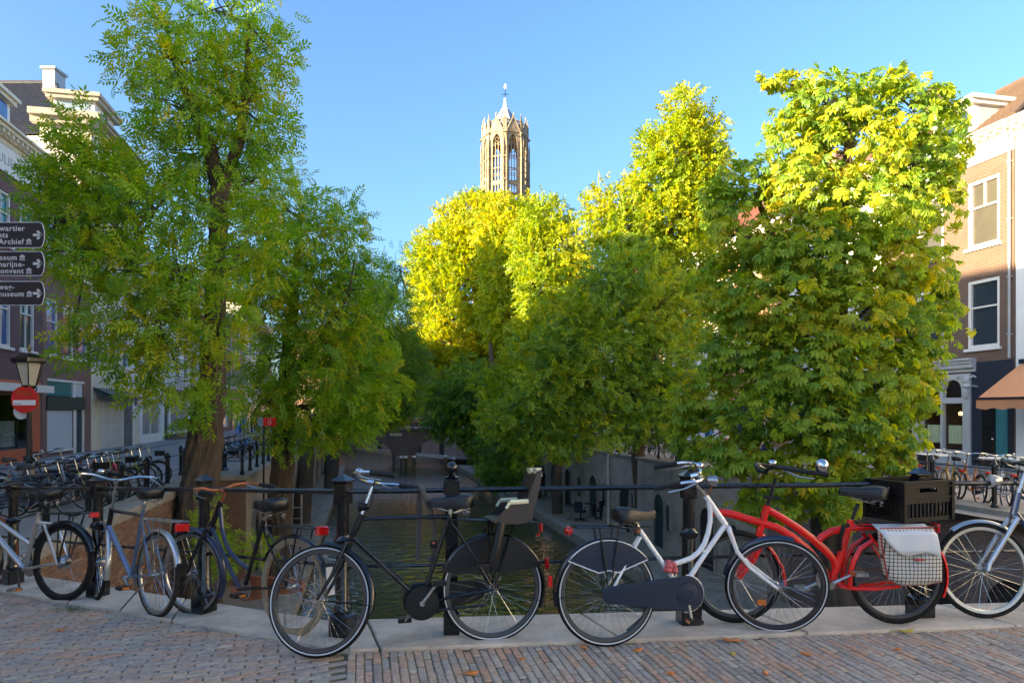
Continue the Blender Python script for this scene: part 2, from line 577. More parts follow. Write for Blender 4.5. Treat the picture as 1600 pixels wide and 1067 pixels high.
M['brick_red'] = brick_mat('red_brick', (0.27, 0.13, 0.10), (0.21, 0.115, 0.095), (0.24, 0.20, 0.17), ms=0.008, stain=(0.15, 0.09, 0.075), samt=0.35)
M['brick_warm'] = brick_mat('warm_brick', (0.155, 0.082, 0.060), (0.115, 0.064, 0.050), (0.19, 0.155, 0.12), ms=0.013, stain=(0.10, 0.06, 0.045), samt=0.35)
M['brick_orange'] = brick_mat('orange_brick', (0.42, 0.19, 0.10), (0.33, 0.15, 0.08), (0.36, 0.28, 0.2), ms=0.010, samt=0.2)
M['stone_grey'] = brick_mat('grey_stone_strips', (0.20, 0.19, 0.195), (0.15, 0.145, 0.15), (0.09, 0.09, 0.09), bw=0.5, bh=0.1, ms=0.01)
M['trim'] = mat('white_trim', (0.72, 0.70, 0.66), 0.5, var=0.06, vscale=3, dirt=(0.5, 0.46, 0.4), dscale=2, damt=0.4)
M['trim_shaded'] = mat('shaded_cream_trim', (0.40, 0.36, 0.28), 0.6, var=0.1, vscale=3, dirt=(0.26, 0.23, 0.18), dscale=2, damt=0.5)  # darker copy of the cream trim, shade put into its colour
M['trim_cream'] = mat('cream_trim', (0.68, 0.62, 0.48), 0.5, var=0.08, vscale=3, dirt=(0.5, 0.44, 0.33), dscale=2, damt=0.4)
M['plaster'] = mat('white_plaster', (0.74, 0.73, 0.70), 0.75, var=0.05, vscale=1, dirt=(0.55, 0.53, 0.50), dscale=0.8, damt=0.5, bump=0.08)
M['plaster_grey'] = mat('grey_plaster', (0.42, 0.43, 0.44), 0.75, var=0.06, vscale=1, dirt=(0.3, 0.3, 0.3), dscale=0.8, damt=0.5)
M['plaster_cream'] = mat('cream_plaster', (0.66, 0.61, 0.48), 0.75, var=0.06, vscale=1, dirt=(0.5, 0.45, 0.36), dscale=0.8, damt=0.5)
M['pane'] = mat('window_pane', (0.02, 0.035, 0.055), 0.06, spec=0.9, var=0.5, vscale=0.7)
M['pane_blue'] = mat('blue_pane', (0.03, 0.09, 0.28), 0.08, spec=0.8, var=0.3, vscale=0.9)  # pane with a mottled blue colour of its own
M['pane_pale'] = mat('curtained_pane', (0.30, 0.31, 0.30), 0.09, spec=0.8, var=0.35, vscale=1.6, stretch=(3, 1, 0.4))
M['pane_blind'] = mat('blind_pane', (0.075, 0.07, 0.058), 0.12, spec=0.6, var=0.3, vscale=2.0)
M['pane_teal'] = mat('teal_pane', (0.04, 0.19, 0.21), 0.15, spec=0.7, var=0.2)
M['glass'] = glass_mat('shop_glass', (0.85, 0.9, 0.9), 0.03)
M['dark'] = mat('dark_interior', (0.02, 0.017, 0.015), 0.9, var=0.4, vscale=2)
M['interior'] = mat('brown_interior', (0.10, 0.06, 0.04), 0.9, var=0.3, vscale=2)
M['orange'] = mat('orange_shop_paint', (0.50, 0.12, 0.045), 0.45, var=0.08, vscale=2, dirt=(0.35, 0.09, 0.04), dscale=3, damt=0.4)
M['shutter'] = mat('pale_shutter', (0.50, 0.56, 0.60), 0.5, var=0.03)
M['darkgreen'] = mat('dark_green_paint', (0.015, 0.045, 0.045), 0.35, var=0.1)
M['navywall'] = mat('navy_facade', (0.020, 0.025, 0.042), 0.4, var=0.12, vscale=2)
M['bluegrey'] = mat('blue_grey_paint', (0.22, 0.30, 0.38), 0.5, var=0.05)
M['awning'] = mat('orange_awning', (0.58, 0.27, 0.13), 0.85, var=0.06, vscale=3)
M['tile_dark'] = mat('dark_pantile', (0.042, 0.047, 0.066), 0.5, spec=0.4, var=0.35, vscale=2.5, dirt=(0.085, 0.085, 0.095), dscale=4, damt=0.4)
M['tile_brown'] = mat('brown_pantile', (0.105, 0.068, 0.046), 0.7, var=0.3, vscale=2.0, dirt=(0.08, 0.055, 0.036), dscale=3, damt=0.5)
M['tile_red'] = mat('red_pantile', (0.26, 0.10, 0.06), 0.7, var=0.3, vscale=2.0)
M['lead'] = mat('lead_sheet', (0.33, 0.35, 0.37), 0.45, metal=0.2, var=0.12, vscale=2)
M['sandstone'] = mat('sandstone', (0.34, 0.265, 0.17), 0.9, var=0.35, vscale=0.35, dirt=(0.12, 0.09, 0.06), dscale=0.45, damt=0.85, bump=0.4, bscale=2.5)
M['signblack'] = mat('sign_black', (0.014, 0.015, 0.024), 0.3, spec=0.5)
M['signwhite'] = mat('sign_print', (0.55, 0.56, 0.58), 0.4)
M['signred'] = mat('sign_red', (0.62, 0.02, 0.015), 0.35, spec=0.5)
M['frost'] = mat('lantern_glass', (0.52, 0.48, 0.36), 0.35, spec=0.5, var=0.1)
M['bronze'] = mat('finial', (0.35, 0.22, 0.09), 0.4, metal=0.6)
M['granite'] = mat('granite', (0.22, 0.215, 0.21), 0.8, var=0.3, vscale=30)
M['pole_cap'] = mat('white_cap', (0.75, 0.75, 0.72), 0.5)
M['timber'] = mat('wet_timber', (0.16, 0.12, 0.085), 0.8, var=0.3, vscale=6, stretch=(3, 3, 0.4))
M['bluecloth'] = mat('blue_cloth', (0.05, 0.20, 0.55), 0.85, var=0.15)
M['whitecloth'] = mat('white_cloth', (0.70, 0.69, 0.67), 0.9, var=0.08)
M['redcloth'] = mat('red_cloth', (0.42, 0.07, 0.05), 0.9, var=0.15)
M['darkcloth'] = mat('dark_cloth', (0.022, 0.024, 0.032), 0.9, var=0.3)
M['denim'] = mat('denim', (0.05, 0.07, 0.13), 0.9, var=0.2)
M['skin'] = mat('skin', (0.48, 0.28, 0.20), 0.55, var=0.05)
M['hair_red'] = mat('auburn_hair', (0.26, 0.12, 0.045), 0.6, var=0.2, vscale=60)
M['hair'] = mat('dark_hair', (0.03, 0.02, 0.015), 0.6, var=0.2, vscale=60)
M['orangepaint'] = mat('orange_enamel', (0.55, 0.16, 0.03), 0.3, coat=0.4)
M['yellowpaint'] = mat('yellow_enamel', (0.60, 0.36, 0.05), 0.3, coat=0.4)
M['greenpaint'] = mat('lime_enamel', (0.30, 0.42, 0.04), 0.35, coat=0.4)
M['pinkpaint'] = mat('pink_enamel', (0.50, 0.03, 0.07), 0.3, coat=0.4)
M['skyblue'] = mat('bright_blue_plastic', (0.03, 0.24, 0.62), 0.4)
M['deadleaf'] = mat('fallen_leaf_orange', (0.62, 0.20, 0.035), 0.6, var=0.35, vscale=30)
M['deadyellow'] = mat('fallen_leaf_yellow', (0.42, 0.33, 0.05), 0.6, var=0.3, vscale=30)
# ------------------------------------------------------------------ setting: streets, wharves, water
def quad_strip(name, mtl, pts, z, kind='structure'):
    me = bpy.data.meshes.new(name)
    me.from_pydata([(p.x, p.y, z) for p in pts], [], [tuple(range(len(pts)))])
    me.materials.append(mtl)
    o = link(name, me)
    return tag(o, kind=kind)

S_LW, S_RW = -4.7, 12.06          # quay walls, left and right
S_LE, S_RE = -2.0, 9.5            # edges of the wharves on the water
S_LH, S_RH = -13.7, 22.5          # house fronts
quad_strip('canal_water', M['water'], [C(S_LE - 3, -12), C(S_RE + 3, -12), C(S_RE + 3, 140), C(S_LE - 3, 140)], Z_WA)
quad_strip('ground', M['soil'], [Vector((-900, -700, 0)), Vector((900, -700, 0)), Vector((900, 1500, 0)), Vector((-900, 1500, 0))], -4.9)
quad_strip('street_west', M['street'], [C(-400, 8.6), C(S_LW - .15, 8.6), C(S_LW - .15, 118), C(-400, 118)], Z_ST)
quad_strip('street_east', M['street'], [C(S_RW + .15, 6.5), C(400, 6.5), C(400, 118), C(S_RW + .15, 118)], Z_ST)
quad_strip('street_beyond', M['street'], [C(-400, 118.01), C(400, 118.01), C(400, 420), C(-400, 420)], Z_ST)
# pavements in front of the houses
MB().add([C(S_LH - .1, 9), C(S_LH + 1.7, 9), C(S_LH + 1.7, 118), C(S_LH - .1, 118)], [(0, 1, 2, 3)])
for nm, a, b in (('pavement_west', S_LH - .1, S_LH + 1.7), ('pavement_east', S_RH - 2.2, S_RH + .1)):
    m = MB()
    p = [C(a, 9), C(b, 9), C(b, 118), C(a, 118)]
    m.flat([(q.x, q.y) for q in p], Z_ST - .05, Z_ST + .10)
    tag(m.build(nm, M['walk'], smooth=False), kind='structure')
# wharves: thick slabs with a stone rim
for nm, a, b in (('wharf_west', S_LW - .1, S_LE), ('wharf_east', S_RE, S_RW + .1)):
    m = MB()
    p = [C(a, 6.2), C(b, 6.2), C(b, 69.9), C(a, 69.9)]
    m.flat([(q.x, q.y) for q in p], -4.88, Z_WH)
    w_ = tag(m.build(nm, M['wharf'], smooth=False), kind='structure')
    e0, e1 = (b - .45, b + .03) if b == S_LE else (a - .03, a + .45)
    t = 6.3
    while t < 69:
        L = random.uniform(1.1, 1.7)
        mm = MB()
        p = [C(e0, t), C(e1, t), C(e1, min(69.8, t + L - .012)), C(e0, min(69.8, t + L - .012))]
        mm.flat([(q.x, q.y) for q in p], Z_WH - .35, Z_WH + .012 + random.uniform(0, .012))
        mm.build('edge_stone', M['cap'], w_, smooth=False)
        t += L

# ------------------------------------------------------------------ walls with openings
def wall_holes(m, x0, x1, z0, z1, holes, depth=0.14, y=0.0):
    """front wall in the plane y (facing -y) with rectangular openings and their reveals"""
    xs = sorted({x0, x1, *[h[0] for h in holes], *[h[1] for h in holes]})
    zs = sorted({z0, z1, *[h[2] for h in holes], *[h[3] for h in holes]})
    xs = [x for x in xs if x0 - 1e-6 <= x <= x1 + 1e-6]
    zs = [z for z in zs if z0 - 1e-6 <= z <= z1 + 1e-6]
    for i in range(len(xs) - 1):
        for j in range(len(zs) - 1):
            cx, cz = (xs[i] + xs[i + 1]) / 2, (zs[j] + zs[j + 1]) / 2
            if any(h[0] < cx < h[1] and h[2] < cz < h[3] for h in holes):
                continue
            m.add([(xs[i], y, zs[j]), (xs[i + 1], y, zs[j]), (xs[i + 1], y, zs[j + 1]), (xs[i], y, zs[j + 1])], [(0, 1, 2, 3)])
    for h in holes:
        a, b, c, d = h[:4]
        yb = y + depth
        m.add([(a, y, c), (b, y, c), (b, y, d), (a, y, d), (a, yb, c), (b, yb, c), (b, yb, d), (a, yb, d)],
              [(0, 4, 5, 1), (1, 5, 6, 2), (2, 6, 7, 3), (3, 7, 4, 0)])

def window(parent, x0, x1, z0, z1, pane='pane', frame='trim', style='sash', y=0.0, depth=0.14, sill=True, fw=0.09):
    fy0, fy1 = y + 0.035, y + depth + .02
    m = MB()
    m.box(x0 - .005, x0 + fw, fy0, fy1, z0, z1)
    m.box(x1 - fw, x1 + .005, fy0, fy1, z0, z1)
    m.box(x0 + fw, x1 - fw, fy0, fy1, z1 - fw, z1 + .005)
    m.box(x0 + fw, x1 - fw, fy0, fy1, z0 - .005, z0 + fw)
    o = m.build('window', M[frame], parent, smooth=False)
    g = MB()
    g.box(x0 + fw * .5, x1 - fw * .5, fy1 - .035, fy1 - .012, z0 + fw * .5, z1 - fw * .5)
    g.build('pane', M[pane], o, smooth=False)
    zm = z0 + (z1 - z0) * .60
    b = MB()
    if style in ('sash', 'sash2', 'cross'):
        b.box(x0 + fw, x1 - fw, fy0 + .02, fy1 - .036, zm - .03, zm + .03)
    if style in ('sash2', 'cross', 'split'):
        xm = (x0 + x1) / 2
        b.box(xm - .022, xm + .022, fy0 + .025, fy1 - .036, (zm + .03) if style == 'sash2' else (z0 + fw), z1 - fw)
    if b.v:
        b.build('sash_bar', M[frame], o, smooth=False)
    if sill:
        s_ = MB()
        s_.cbox(x0 - .09, x1 + .09, y - .10, y + .05, z0 - .11, z0 - .003, .008)
        s_.build('sill', M['trim'] if sill is True else M[sill], o, smooth=False)
    return o

def cornice(parent, x0, x1, z0, h=0.55, out=0.5, mtl='trim', dent=True, ret=1.2, y=0.0):
    m = MB()
    steps = [(0.0, .30, .10), (.30, .62, .22), (.62, .84, out * .8), (.84, 1.0, out)]
    for a, b, o_ in steps:
        m.box(x0 - min(o_, .04), x1 + min(o_, .04), y - o_, y + .25, z0 + a * h + .001, z0 + b * h)
    c = m.build('cornice', M[mtl], parent, smooth=False)
    if dent:
        n = int((x1 - x0) / .34)
        me0 = None
        for k in range(n):
            xx = x0 + .14 + k * (x1 - x0 - .2) / max(1, n - 1) - .05
            if me0 is None:
                d = MB()
                d.box(0, .13, y - out * .72, y - .221, z0 + .36 * h, z0 + .619 * h)
                ob = d.build('bracket', M['trim_cream'], c, smooth=False)
                me0 = ob.data
            else:
                ob = link('bracket', me0, c)
            ob.location.x = xx
    return c

def pantile(P0, U, V, nu, nv, amp=0.035, step=0.03):
    """relief of pantiles over the parallelogram P0 + u U + v V; rows step like lapped tiles"""
    P0, U, V = Vector(P0), Vector(U), Vector(V)
    N = U.cross(V).normalized()
    m = MB()
    sub = 4
    for r in range(nv):
        vs = []
        for (vv, lift) in ((r / nv, step), ((r + 1.06) / nv, 0.004)):
            for c in range(nu * sub + 1):
                a = 2 * PI * c / sub
                vs.append(P0 + U * (c / (nu * sub)) + V * min(1.0, vv) + N * (amp * (0.5 + 0.5 * math.cos(a)) + lift))
        w_ = nu * sub + 1
        for c in range(nu * sub + 1):
            vs.append(vs[c] - N * (step + .012))
        fs = [(c, c + 1, w_ + c + 1, w_ + c) for c in range(w_ - 1)]
        fs += [(2 * w_ + c, 2 * w_ + c + 1, c + 1, c) for c in range(w_ - 1)]
        m.add(vs, fs)
    return m

def house_M(side, t0, t1, s):
    if side < 0:
        return Matrix.Translation(C(s, t0)) @ RZ(CANG)
    return Matrix.Translation(C(s, t1)) @ RZ(CANG + PI)

LU = math.hypot(1, CD)
def house(label, side, s, t0, t1, z0, zt, wall, depth=9.0, cols=None, floors=(), ground=None, roof='hip', ridge=3.2, roofm='tile_dark', cor=True, corm='trim',
          pane='pane', style='sash', name='canal_house', trim='trim', tiles=False, group=None, wins=True):
    L = (t1 - t0) * LU
    o = thing(name, label, 'house', M=house_M(side, t0, t1, s), group=group)
    m = MB()
    holes = []
    if cols is None:
        n = max(2, int(round(L / 2.3)))
        pitch = L / n
        cols = [(pitch * (i + .5) - .55, pitch * (i + .5) + .55) for i in range(n)]
    for za, zb in floors:
        for a, b in cols:
            holes.append((a, b, za, zb))
    gh = ground or []
    wall_holes(m, 0, L, z0, zt, holes + [g[:4] for g in gh])
    m.add([(0, 0, z0), (0, depth, z0), (0, depth, zt), (0, 0, zt)], [(0, 1, 2, 3)])
    m.add([(L, 0, z0), (L, depth, z0), (L, depth, zt), (L, 0, zt)], [(3, 2, 1, 0)])
    m.add([(0, depth, z0), (L, depth, z0), (L, depth, zt), (0, depth, zt)], [(3, 2, 1, 0)])
    m.build('wall', M[wall], o, smooth=False)
    panes = pane if isinstance(pane, (list, tuple)) else [pane]
    for i, h in enumerate(holes):
        window(o, *h, pane=panes[i % len(panes)], frame=trim, style=style)
    for g in gh:
        kind = g[4]
        if kind == 'door':
            d = MB()
            d.box(g[0] + .002, g[1] - .002, .08, .16, g[2], g[3] - .5)
            dd = d.build('door', M[g[5]], o, smooth=False)
            p_ = MB()
            for zz in (0.15, 0.55):
                p_.box(g[0] + .14, g[1] - .14, .062, .079, g[2] + (g[3] - g[2] - .5) * zz, g[2] + (g[3] - g[2] - .5) * (zz + .32))
            p_.build('door_panel', M[g[5]], dd, smooth=False)
            h_ = MB()
            h_.ball((g[1] - .12, .04, g[2] + 1.0), .035, 8, 6)
            h_.build('handle', M['chrome'], dd)
            window(o, g[0], g[1], g[3] - .48, g[3], pane='pane', frame=trim, style='none', sill=False, fw=.05)
        elif kind == 'win':
            window(o, *g[:4], pane=g[5], frame=g[6] if len(g) > 6 else trim, style=g[7] if len(g) > 7 else 'split', sill=False)
    if cor:
        cornice(o, 0, L, zt - .28, mtl=corm)
    rz = zt + .27 if cor else zt
    rm = MB()
    if roof == 'hip':
        h = min(L, depth) * .38
        A = [(-.1, -.2, rz), (L + .1, -.2, rz), (L + .1, depth + .1, rz), (-.1, depth + .1, rz), (h, depth / 2, rz + ridge), (L - h, depth / 2, rz + ridge)]
        rm.add(A, [(0, 1, 5, 4), (1, 2, 5), (2, 3, 4, 5), (3, 0, 4), (3, 2, 1, 0)])
    elif roof == 'gable':
        A = [(0, -.2, rz), (L, -.2, rz), (L, depth, rz), (0, depth, rz), (0, depth / 2, rz + ridge), (L, depth / 2, rz + ridge)]
        rm.add(A, [(0, 1, 5, 4), (1, 2, 5), (2, 3, 4, 5), (3, 0, 4), (3, 2, 1, 0)])
    else:
        rm.box(0, L, .26, depth, rz - .05, rz + .03)
    r_ = rm.build('roof', M[roofm], o, smooth=False)
    if roof != 'flat':
        c = MB()
        cx = L * .72
        c.box(cx - .35, cx + .35, depth * .5 - .3, depth * .5 + .3, rz + ridge * .6, rz + ridge + 1.0)
        c.box(cx - .40, cx + .40, depth * .5 - .35, depth * .5 + .35, rz + ridge + 1.001, rz + ridge + 1.12)
        c.build('chimney', M['brick_red'], r_, smooth=False)
    return o
# ------------------------------------------------------------------ quay walls and far bridge
def arch_poly(x0, x1, z0, z1, n=8):
    r = (x1 - x0) / 2
    cx = (x0 + x1) / 2
    p = [(x0, z0)]
    for k in range(n + 1):
        a = PI - PI * k / n
        p.append((cx + r * math.cos(a), z1 - r + r * math.sin(a)))
    p.append((x1, z0))
    return p

def arch_ring(x0, x1, z0, z1, w_=0.12, n=8):
    i, o = arch_poly(x0, x1, z0, z1, n), arch_poly(x0 - w_, x1 + w_, z0, z1 + w_, n)
    return i, o

def arched_door(parent, x0, x1, z0, z1, mtl, stone='cap', name='door'):
    i, o = arch_ring(x0, x1, z0, z1)
    s_ = MB()
    n = len(i)
    vs = [(p[0], -.06, p[1]) for p in o] + [(p[0], -.06, p[1]) for p in i] + [(p[0], .05, p[1]) for p in o] + [(p[0], .05, p[1]) for p in i]
    fs = []
    for k in range(n - 1):
        fs += [(k, k + 1, n + k + 1, n + k), (k, 2 * n + k, 2 * n + k + 1, k + 1), (n + k, n + k + 1, 3 * n + k + 1, 3 * n + k)]
    s_.add(vs, fs)
    d = MB()
    d.prism(i, -.015, .05)
    ob = d.build(name, M[mtl], parent, smooth=False)
    s_.build('surround', M[stone], ob, smooth=False)
    if name == 'door':
        pl = MB()
        k = 4
        for q in range(1, k):
            xx = x0 + (x1 - x0) * q / k
            pl.box(xx - .012, xx + .012, -.03, -.0151, z0 + .02, z1 - (x1 - x0) * .35)
        pl.build('batten', M[mtl], ob, smooth=False)
    return ob

# left: brick wall near the bridge
TW0, TW1 = 8.6, 21.75
q = thing('quay_wall', 'brown brick quay wall with sandstone coping beside the big tree', 'wall', M=house_M(-1, TW0, TW1, S_LW))
L = (TW1 - TW0) * LU
m = MB(); m.box(0, L, .02, .6, -4.9, Z_ST - .02)
m.build('wall_core', M['quay_brick'], q, smooth=False)
x = 0.0
while x < L - .1:
    l = min(L - x, random.uniform(.85, 1.15))
    m = MB(); m.cbox(x + .004, x + l - .004, -.06, .60, Z_ST - .019, Z_ST + .15 + random.uniform(0, .01), .012)
    m.build('coping_stone', M['cap'], q, smooth=False)
    x += l
brickmat = ramp_mat('quay_brick_pieces', [(0.13, 0.075, 0.05), (0.24, 0.13, 0.075), (0.20, 0.10, 0.06), (0.27, 0.17, 0.10), (0.16, 0.10, 0.07), (0.22, 0.14, 0.09)], noise=0.3, nscale=20)
protos = []
for k in range(8):
    m = MB(); m.cbox(-.1015, .1015, -.022, .03, -.0295, .0295, .004)
    o = m.build('brick', brickmat, q, smooth=False)
    attr(o.data, 'rnd', [random.random()] * len(o.data.polygons))
    protos.append(o)
used = 0
rest, rcol = MB(), []
cells = []
for r in range(46):
    z = Z_ST - .06 - r * .067
    for c in range(60):
        xx = .12 + c * .212 + (.106 if r % 2 else 0)
        if xx < L - .12:
            cells.append((r, xx, z))
cells.sort(key=lambda c: 0 if (3.7 < c[1] < 8.6 and c[0] < 22) else 1)
for r, xx, z in cells:
    dy = random.uniform(-.005, .006)
    if used < 300:
        if used < 8: o = protos[used]
        else: o = link('brick', random.choice(protos).data, q)
        o.location = (xx, dy, z)
        used += 1
    else:
        n0 = len(rest.f)
        rest.cbox(xx - .1015, xx + .1015, -.022 + dy, .03, z - .0295, z + .0295, .004)
        rcol += [random.random()] * (len(rest.f) - n0)
o = rest.build('brick_courses', brickmat, q, smooth=False)
attr(o.data, 'rnd', rcol)
tag(o, kind='stuff')
# left: plastered pier and long wall with cellar doors
TP0, TP1 = 21.8, 70.0
q = thing('quay_wall', 'grey plastered quay wall with cellar doors below the black fence posts', 'wall', M=house_M(-1, TP0, TP1, -3.77))
L = (TP1 - TP0) * LU
m = MB(); m.box(0, L, .02, 1.2, -4.9, Z_ST - .1)
m.build('wall_face', M['quay_grey'], q, smooth=False)
m = MB(); m.box(-.02, 0, .02, 1.2, -4.9, Z_ST - .1)
m.build('pier_end', M['quay_brick'], q, smooth=False)
x = -.1
while x < L - .1:
    l = min(L - x, random.uniform(1.3, 1.7))
    m = MB(); m.cbox(x + .005, x + l - .005, -.08, 1.25, Z_ST - .099, Z_ST + .05 + random.uniform(0, .01), .015)
    m.build('coping_stone', M['cap'], q, smooth=False)
    x += l
for k, xx in enumerate((1.4, 6.5, 10.5, 15.5, 20.5, 26, 32, 38, 44)):
    arched_door(q, xx, xx + 1.0, Z_WH, Z_WH + 2.1, 'darkgreen' if k % 2 else 'dark')
    arched_door(q, xx + 1.8, xx + 2.35, Z_WH + .9, Z_WH + 1.9, 'pane', name='window')
# right: near dark brick, far grey
q = thing('quay_wall', 'dark brick quay wall with arched cellar openings beneath the parked bicycles on the right bank', 'wall', M=house_M(1, 6.5, 20.5, S_RW + .75))
L = 14 * LU
m = MB(); m.box(0, L, .02, .7, -4.9, Z_ST - .02)
m.build('wall_face', M['quay_dark'], q, smooth=False)
x = 0.0
while x < L - .1:
    l = min(L - x, random.uniform(.9, 1.3))
    m = MB(); m.cbox(x + .004, x + l - .004, -.06, .70, Z_ST - .019, Z_ST + .10 + random.uniform(0, .01), .012)
    m.build('coping_stone', M['cap'], q, smooth=False)
    x += l
for xx in (1.2, 4.5, 6.6, 9.6):
    arched_door(q, xx, xx + 1.25, Z_WH + .2, Z_WH + 2.2, 'dark', stone='quay_dark')
m = MB(); m.box(-.02, .0, .02, .7, -4.9, Z_ST - .02); m.build('wall_return', M['quay_dark'], q, smooth=False)
q = thing('quay_wall', 'pale weathered quay wall with dark cellar doors behind the wharf chairs', 'wall', M=house_M(1, 20.5, 70, S_RW))
L = 49.5 * LU
m = MB(); m.box(0, L, .02, 1.0, -4.9, Z_ST - .02)
m.build('wall_face', M['quay_grey'], q, smooth=False)
x = 0.0
while x < L - .1:
    l = min(L - x, random.uniform(1.1, 1.5))
    m = MB(); m.cbox(x + .004, x + l - .004, -.06, 1.0, Z_ST - .019, Z_ST + .08 + random.uniform(0, .01), .012)
    m.build('coping_stone', M['cap'], q, smooth=False)
    x += l
def xr(t): return (70 - t) * LU
for k, (t, w_, kind) in enumerate(((28.4, .95, 'door'), (27.3, .4, 'window'), (32.2, 1.3, 'door'), (31.0, .45, 'window'), (34.6, .5, 'window'), (36.5, 1.1, 'door'), (38.6, .6, 'window'),
                                   (41, 1.0, 'door'), (44, 1.2, 'door'), (46.5, .6, 'window'), (49, 1.0, 'door'), (52, .6, 'window'), (54, 1.0, 'door'), (24.5, 1.0, 'door'), (22.5, .5, 'window'), (58, 1.0, 'door'), (63, 1.0, 'door'))):
    x = xr(t)
    if kind == 'door': arched_door(q, x, x + w_, Z_WH, Z_WH + 2.15, 'darkgreen' if k in (0, 5, 9) else 'dark')
    else: arched_door(q, x, x + w_, Z_WH + .8, Z_WH + 1.85, 'pane', name='window')
p_ = MB(); p_.tube([(xr(33.6), -.08, Z_WH), (xr(33.6), -.08, Z_ST)], .05, 8); p_.build('drainpipe', M['trim'], q)

# far arched bridge
FB = 72.0
b = thing('arched_bridge', 'old brick bridge with two arches crossing the canal behind the trees', 'bridge', M=Matrix.Translation(C(0, FB)) @ RZ(math.atan2(CN.y, CN.x)))
fx = lambda s: s * math.cos(math.atan2(CD, 1))
def arch_wall(m, xa, xb, z0, zt, arcs, y0, y1):
    for yy in (y0, y1):
        for (a, c_, zs, rise) in arcs:
            n = 16
            for k in range(n):
                u0, u1 = a + (c_ - a) * k / n, a + (c_ - a) * (k + 1) / n
                f = lambda u: zs + rise * math.sqrt(max(0, 1 - ((u - (a + c_) / 2) / ((c_ - a) / 2)) ** 2))
                m.add([(u0, yy, f(u0)), (u1, yy, f(u1)), (u1, yy, zt), (u0, yy, zt)], [(0, 1, 2, 3)])
                if yy == y0:
                    m.add([(u0, y0, f(u0)), (u1, y0, f(u1)), (u1, y1, f(u1)), (u0, y1, f(u0))], [(0, 1, 2, 3)])
        xs = [xa] + [v for a in arcs for v in a[:2]] + [xb]
        for k in range(0, len(xs), 2):
            m.add([(xs[k], yy, z0), (xs[k + 1], yy, z0), (xs[k + 1], yy, zt), (xs[k], yy, zt)], [(0, 1, 2, 3)])
    for k in range(0, len(xs), 2):
        for v in (xs[k], xs[k + 1]):
            m.add([(v, y0, z0), (v, y1, z0), (v, y1, arcs[0][2]), (v, y0, arcs[0][2])], [(0, 1, 2, 3)])
m = MB()
arch_wall(m, -8.5, 16, -4.9, Z_ST + .05, [(-2.9, 3.1, -3.6, 2.15), (5.2, 12.2, -3.4, 2.1)], 0, 6)
m.build('arch_wall', M['quay_dark'], b, smooth=False)
m = MB(); m.box(-8.5, 16, -.12, 6.12, Z_ST + .051, Z_ST + .28); m.build('deck', M['cap'], b, smooth=False)
m = MB()
m.loft([[(3.2, -.001, z), (4.15, -1.3, z), (5.1, -.001, z)] for z in (-4.9, -3.2)]); m.build('cutwater', M['quay_grey'], b, smooth=False)
m = MB(); m.box(2.6, 3.9, -.06, .05, Z_ST - .55, Z_ST - .28); m.build('name_panel', M['trim_cream'], b, smooth=False)
pr = MB()
for k in range(24):
    x = -8 + k
    pr.box(x - .03, x + .03, .02, .08, Z_ST + .281, Z_ST + 1.2)
for zz in (.75, 1.18):
    pr.box(-8.2, 15.6, .025, .075, Z_ST + zz, Z_ST + zz + .05)
pr.build('railing', M['iron'], b, smooth=False)
for k, (px, Y, zt) in enumerate(((627, 69.5, -3.25), (634, 69.8, -3.28), (647, 69.6, -3.2), (696, 63, -2.7), (709, 62, -2.85))):
    p = at(px, 700, Y)
    o = thing('mooring_post', ['leftmost white capped post in the water before the far bridge', 'middle white capped post in the water before the far bridge', 'white capped post standing alone right of its pair before the far bridge',
              'tall dark mooring post with white top in the canal', 'dark mooring post beside the tall one in the canal'][k], 'post', (p.x, Y, 0), 0, 'mooring posts in the canal')
    m = MB(); m.tube([(0, 0, -5.2), (0, 0, zt)], .17, 10); m.build('pile', M['timber'], o)
    m = MB(); m.lathe([(.19, 0), (.19, .1), (.1, .2), (0, .23)], 10, TR(0, 0, zt)); m.build('cap', M['pole_cap'], o)
# the canal turns left beyond the bridge: its right bank closes the view
m = MB()
p = [C(S_RE, 78.2), C(40, 78.2), C(40, 130), C(-4, 130), C(-1, 104)]
m.flat([(v.x, v.y) for v in p], -4.88, Z_WH)
tag(m.build('wharf_beyond', M['wharf'], smooth=False), kind='structure')
q = thing('quay_wall', 'brick quay wall on the bend of the canal seen through the far arch', 'wall', M=Matrix.Translation(C(-5, 112)) @ RZ(math.atan2((C(14, 80) - C(-5, 112)).y, (C(14, 80) - C(-5, 112)).x)))
LL = (C(14, 80) - C(-5, 112)).length
m = MB(); m.box(-20, LL, 0, 1, -4.9, Z_ST); m.build('wall_face', M['quay_dark'], q, smooth=False)
for k in range(6):
    arched_door(q, 4 + k * 5.5, 5.3 + k * 5.5, Z_WH, Z_WH + 2.2, 'dark')

# ------------------------------------------------------------------ houses on the left bank
FLR = [(4.0, 6.45), (7.9, 9.9)]
A0, A1 = 22.2, 28.95
def uA(t): return (t - A0) * LU
LA = uA(A1)
a = thing('shop_house', 'purple brick corner house with orange shop front and white lettered frieze', 'house', M=house_M(-1, A0, A1, S_LH))
colA = [(uA(t) - .62, uA(t) + .62) for t in (23.3, 25.85, 27.75)]
m = MB()
hs = [(c[0], c[1], z0, z1) for z0, z1 in FLR for c in colA]
shopA = (.35, LA - .95, Z_ST + .62, 2.15)
wall_holes(m, 0, LA, Z_ST - .05, 10.6, hs + [shopA])
m.add([(0, 0, -.6), (0, 9, -.6), (0, 9, 11.6), (0, 0, 11.6)], [(0, 1, 2, 3)])
m.add([(LA, 0, -.6), (LA, 9, -.6), (LA, 9, 11.6), (LA, 0, 11.6)], [(3, 2, 1, 0)])
m.build('wall', M['brick_purple'], a, smooth=False)
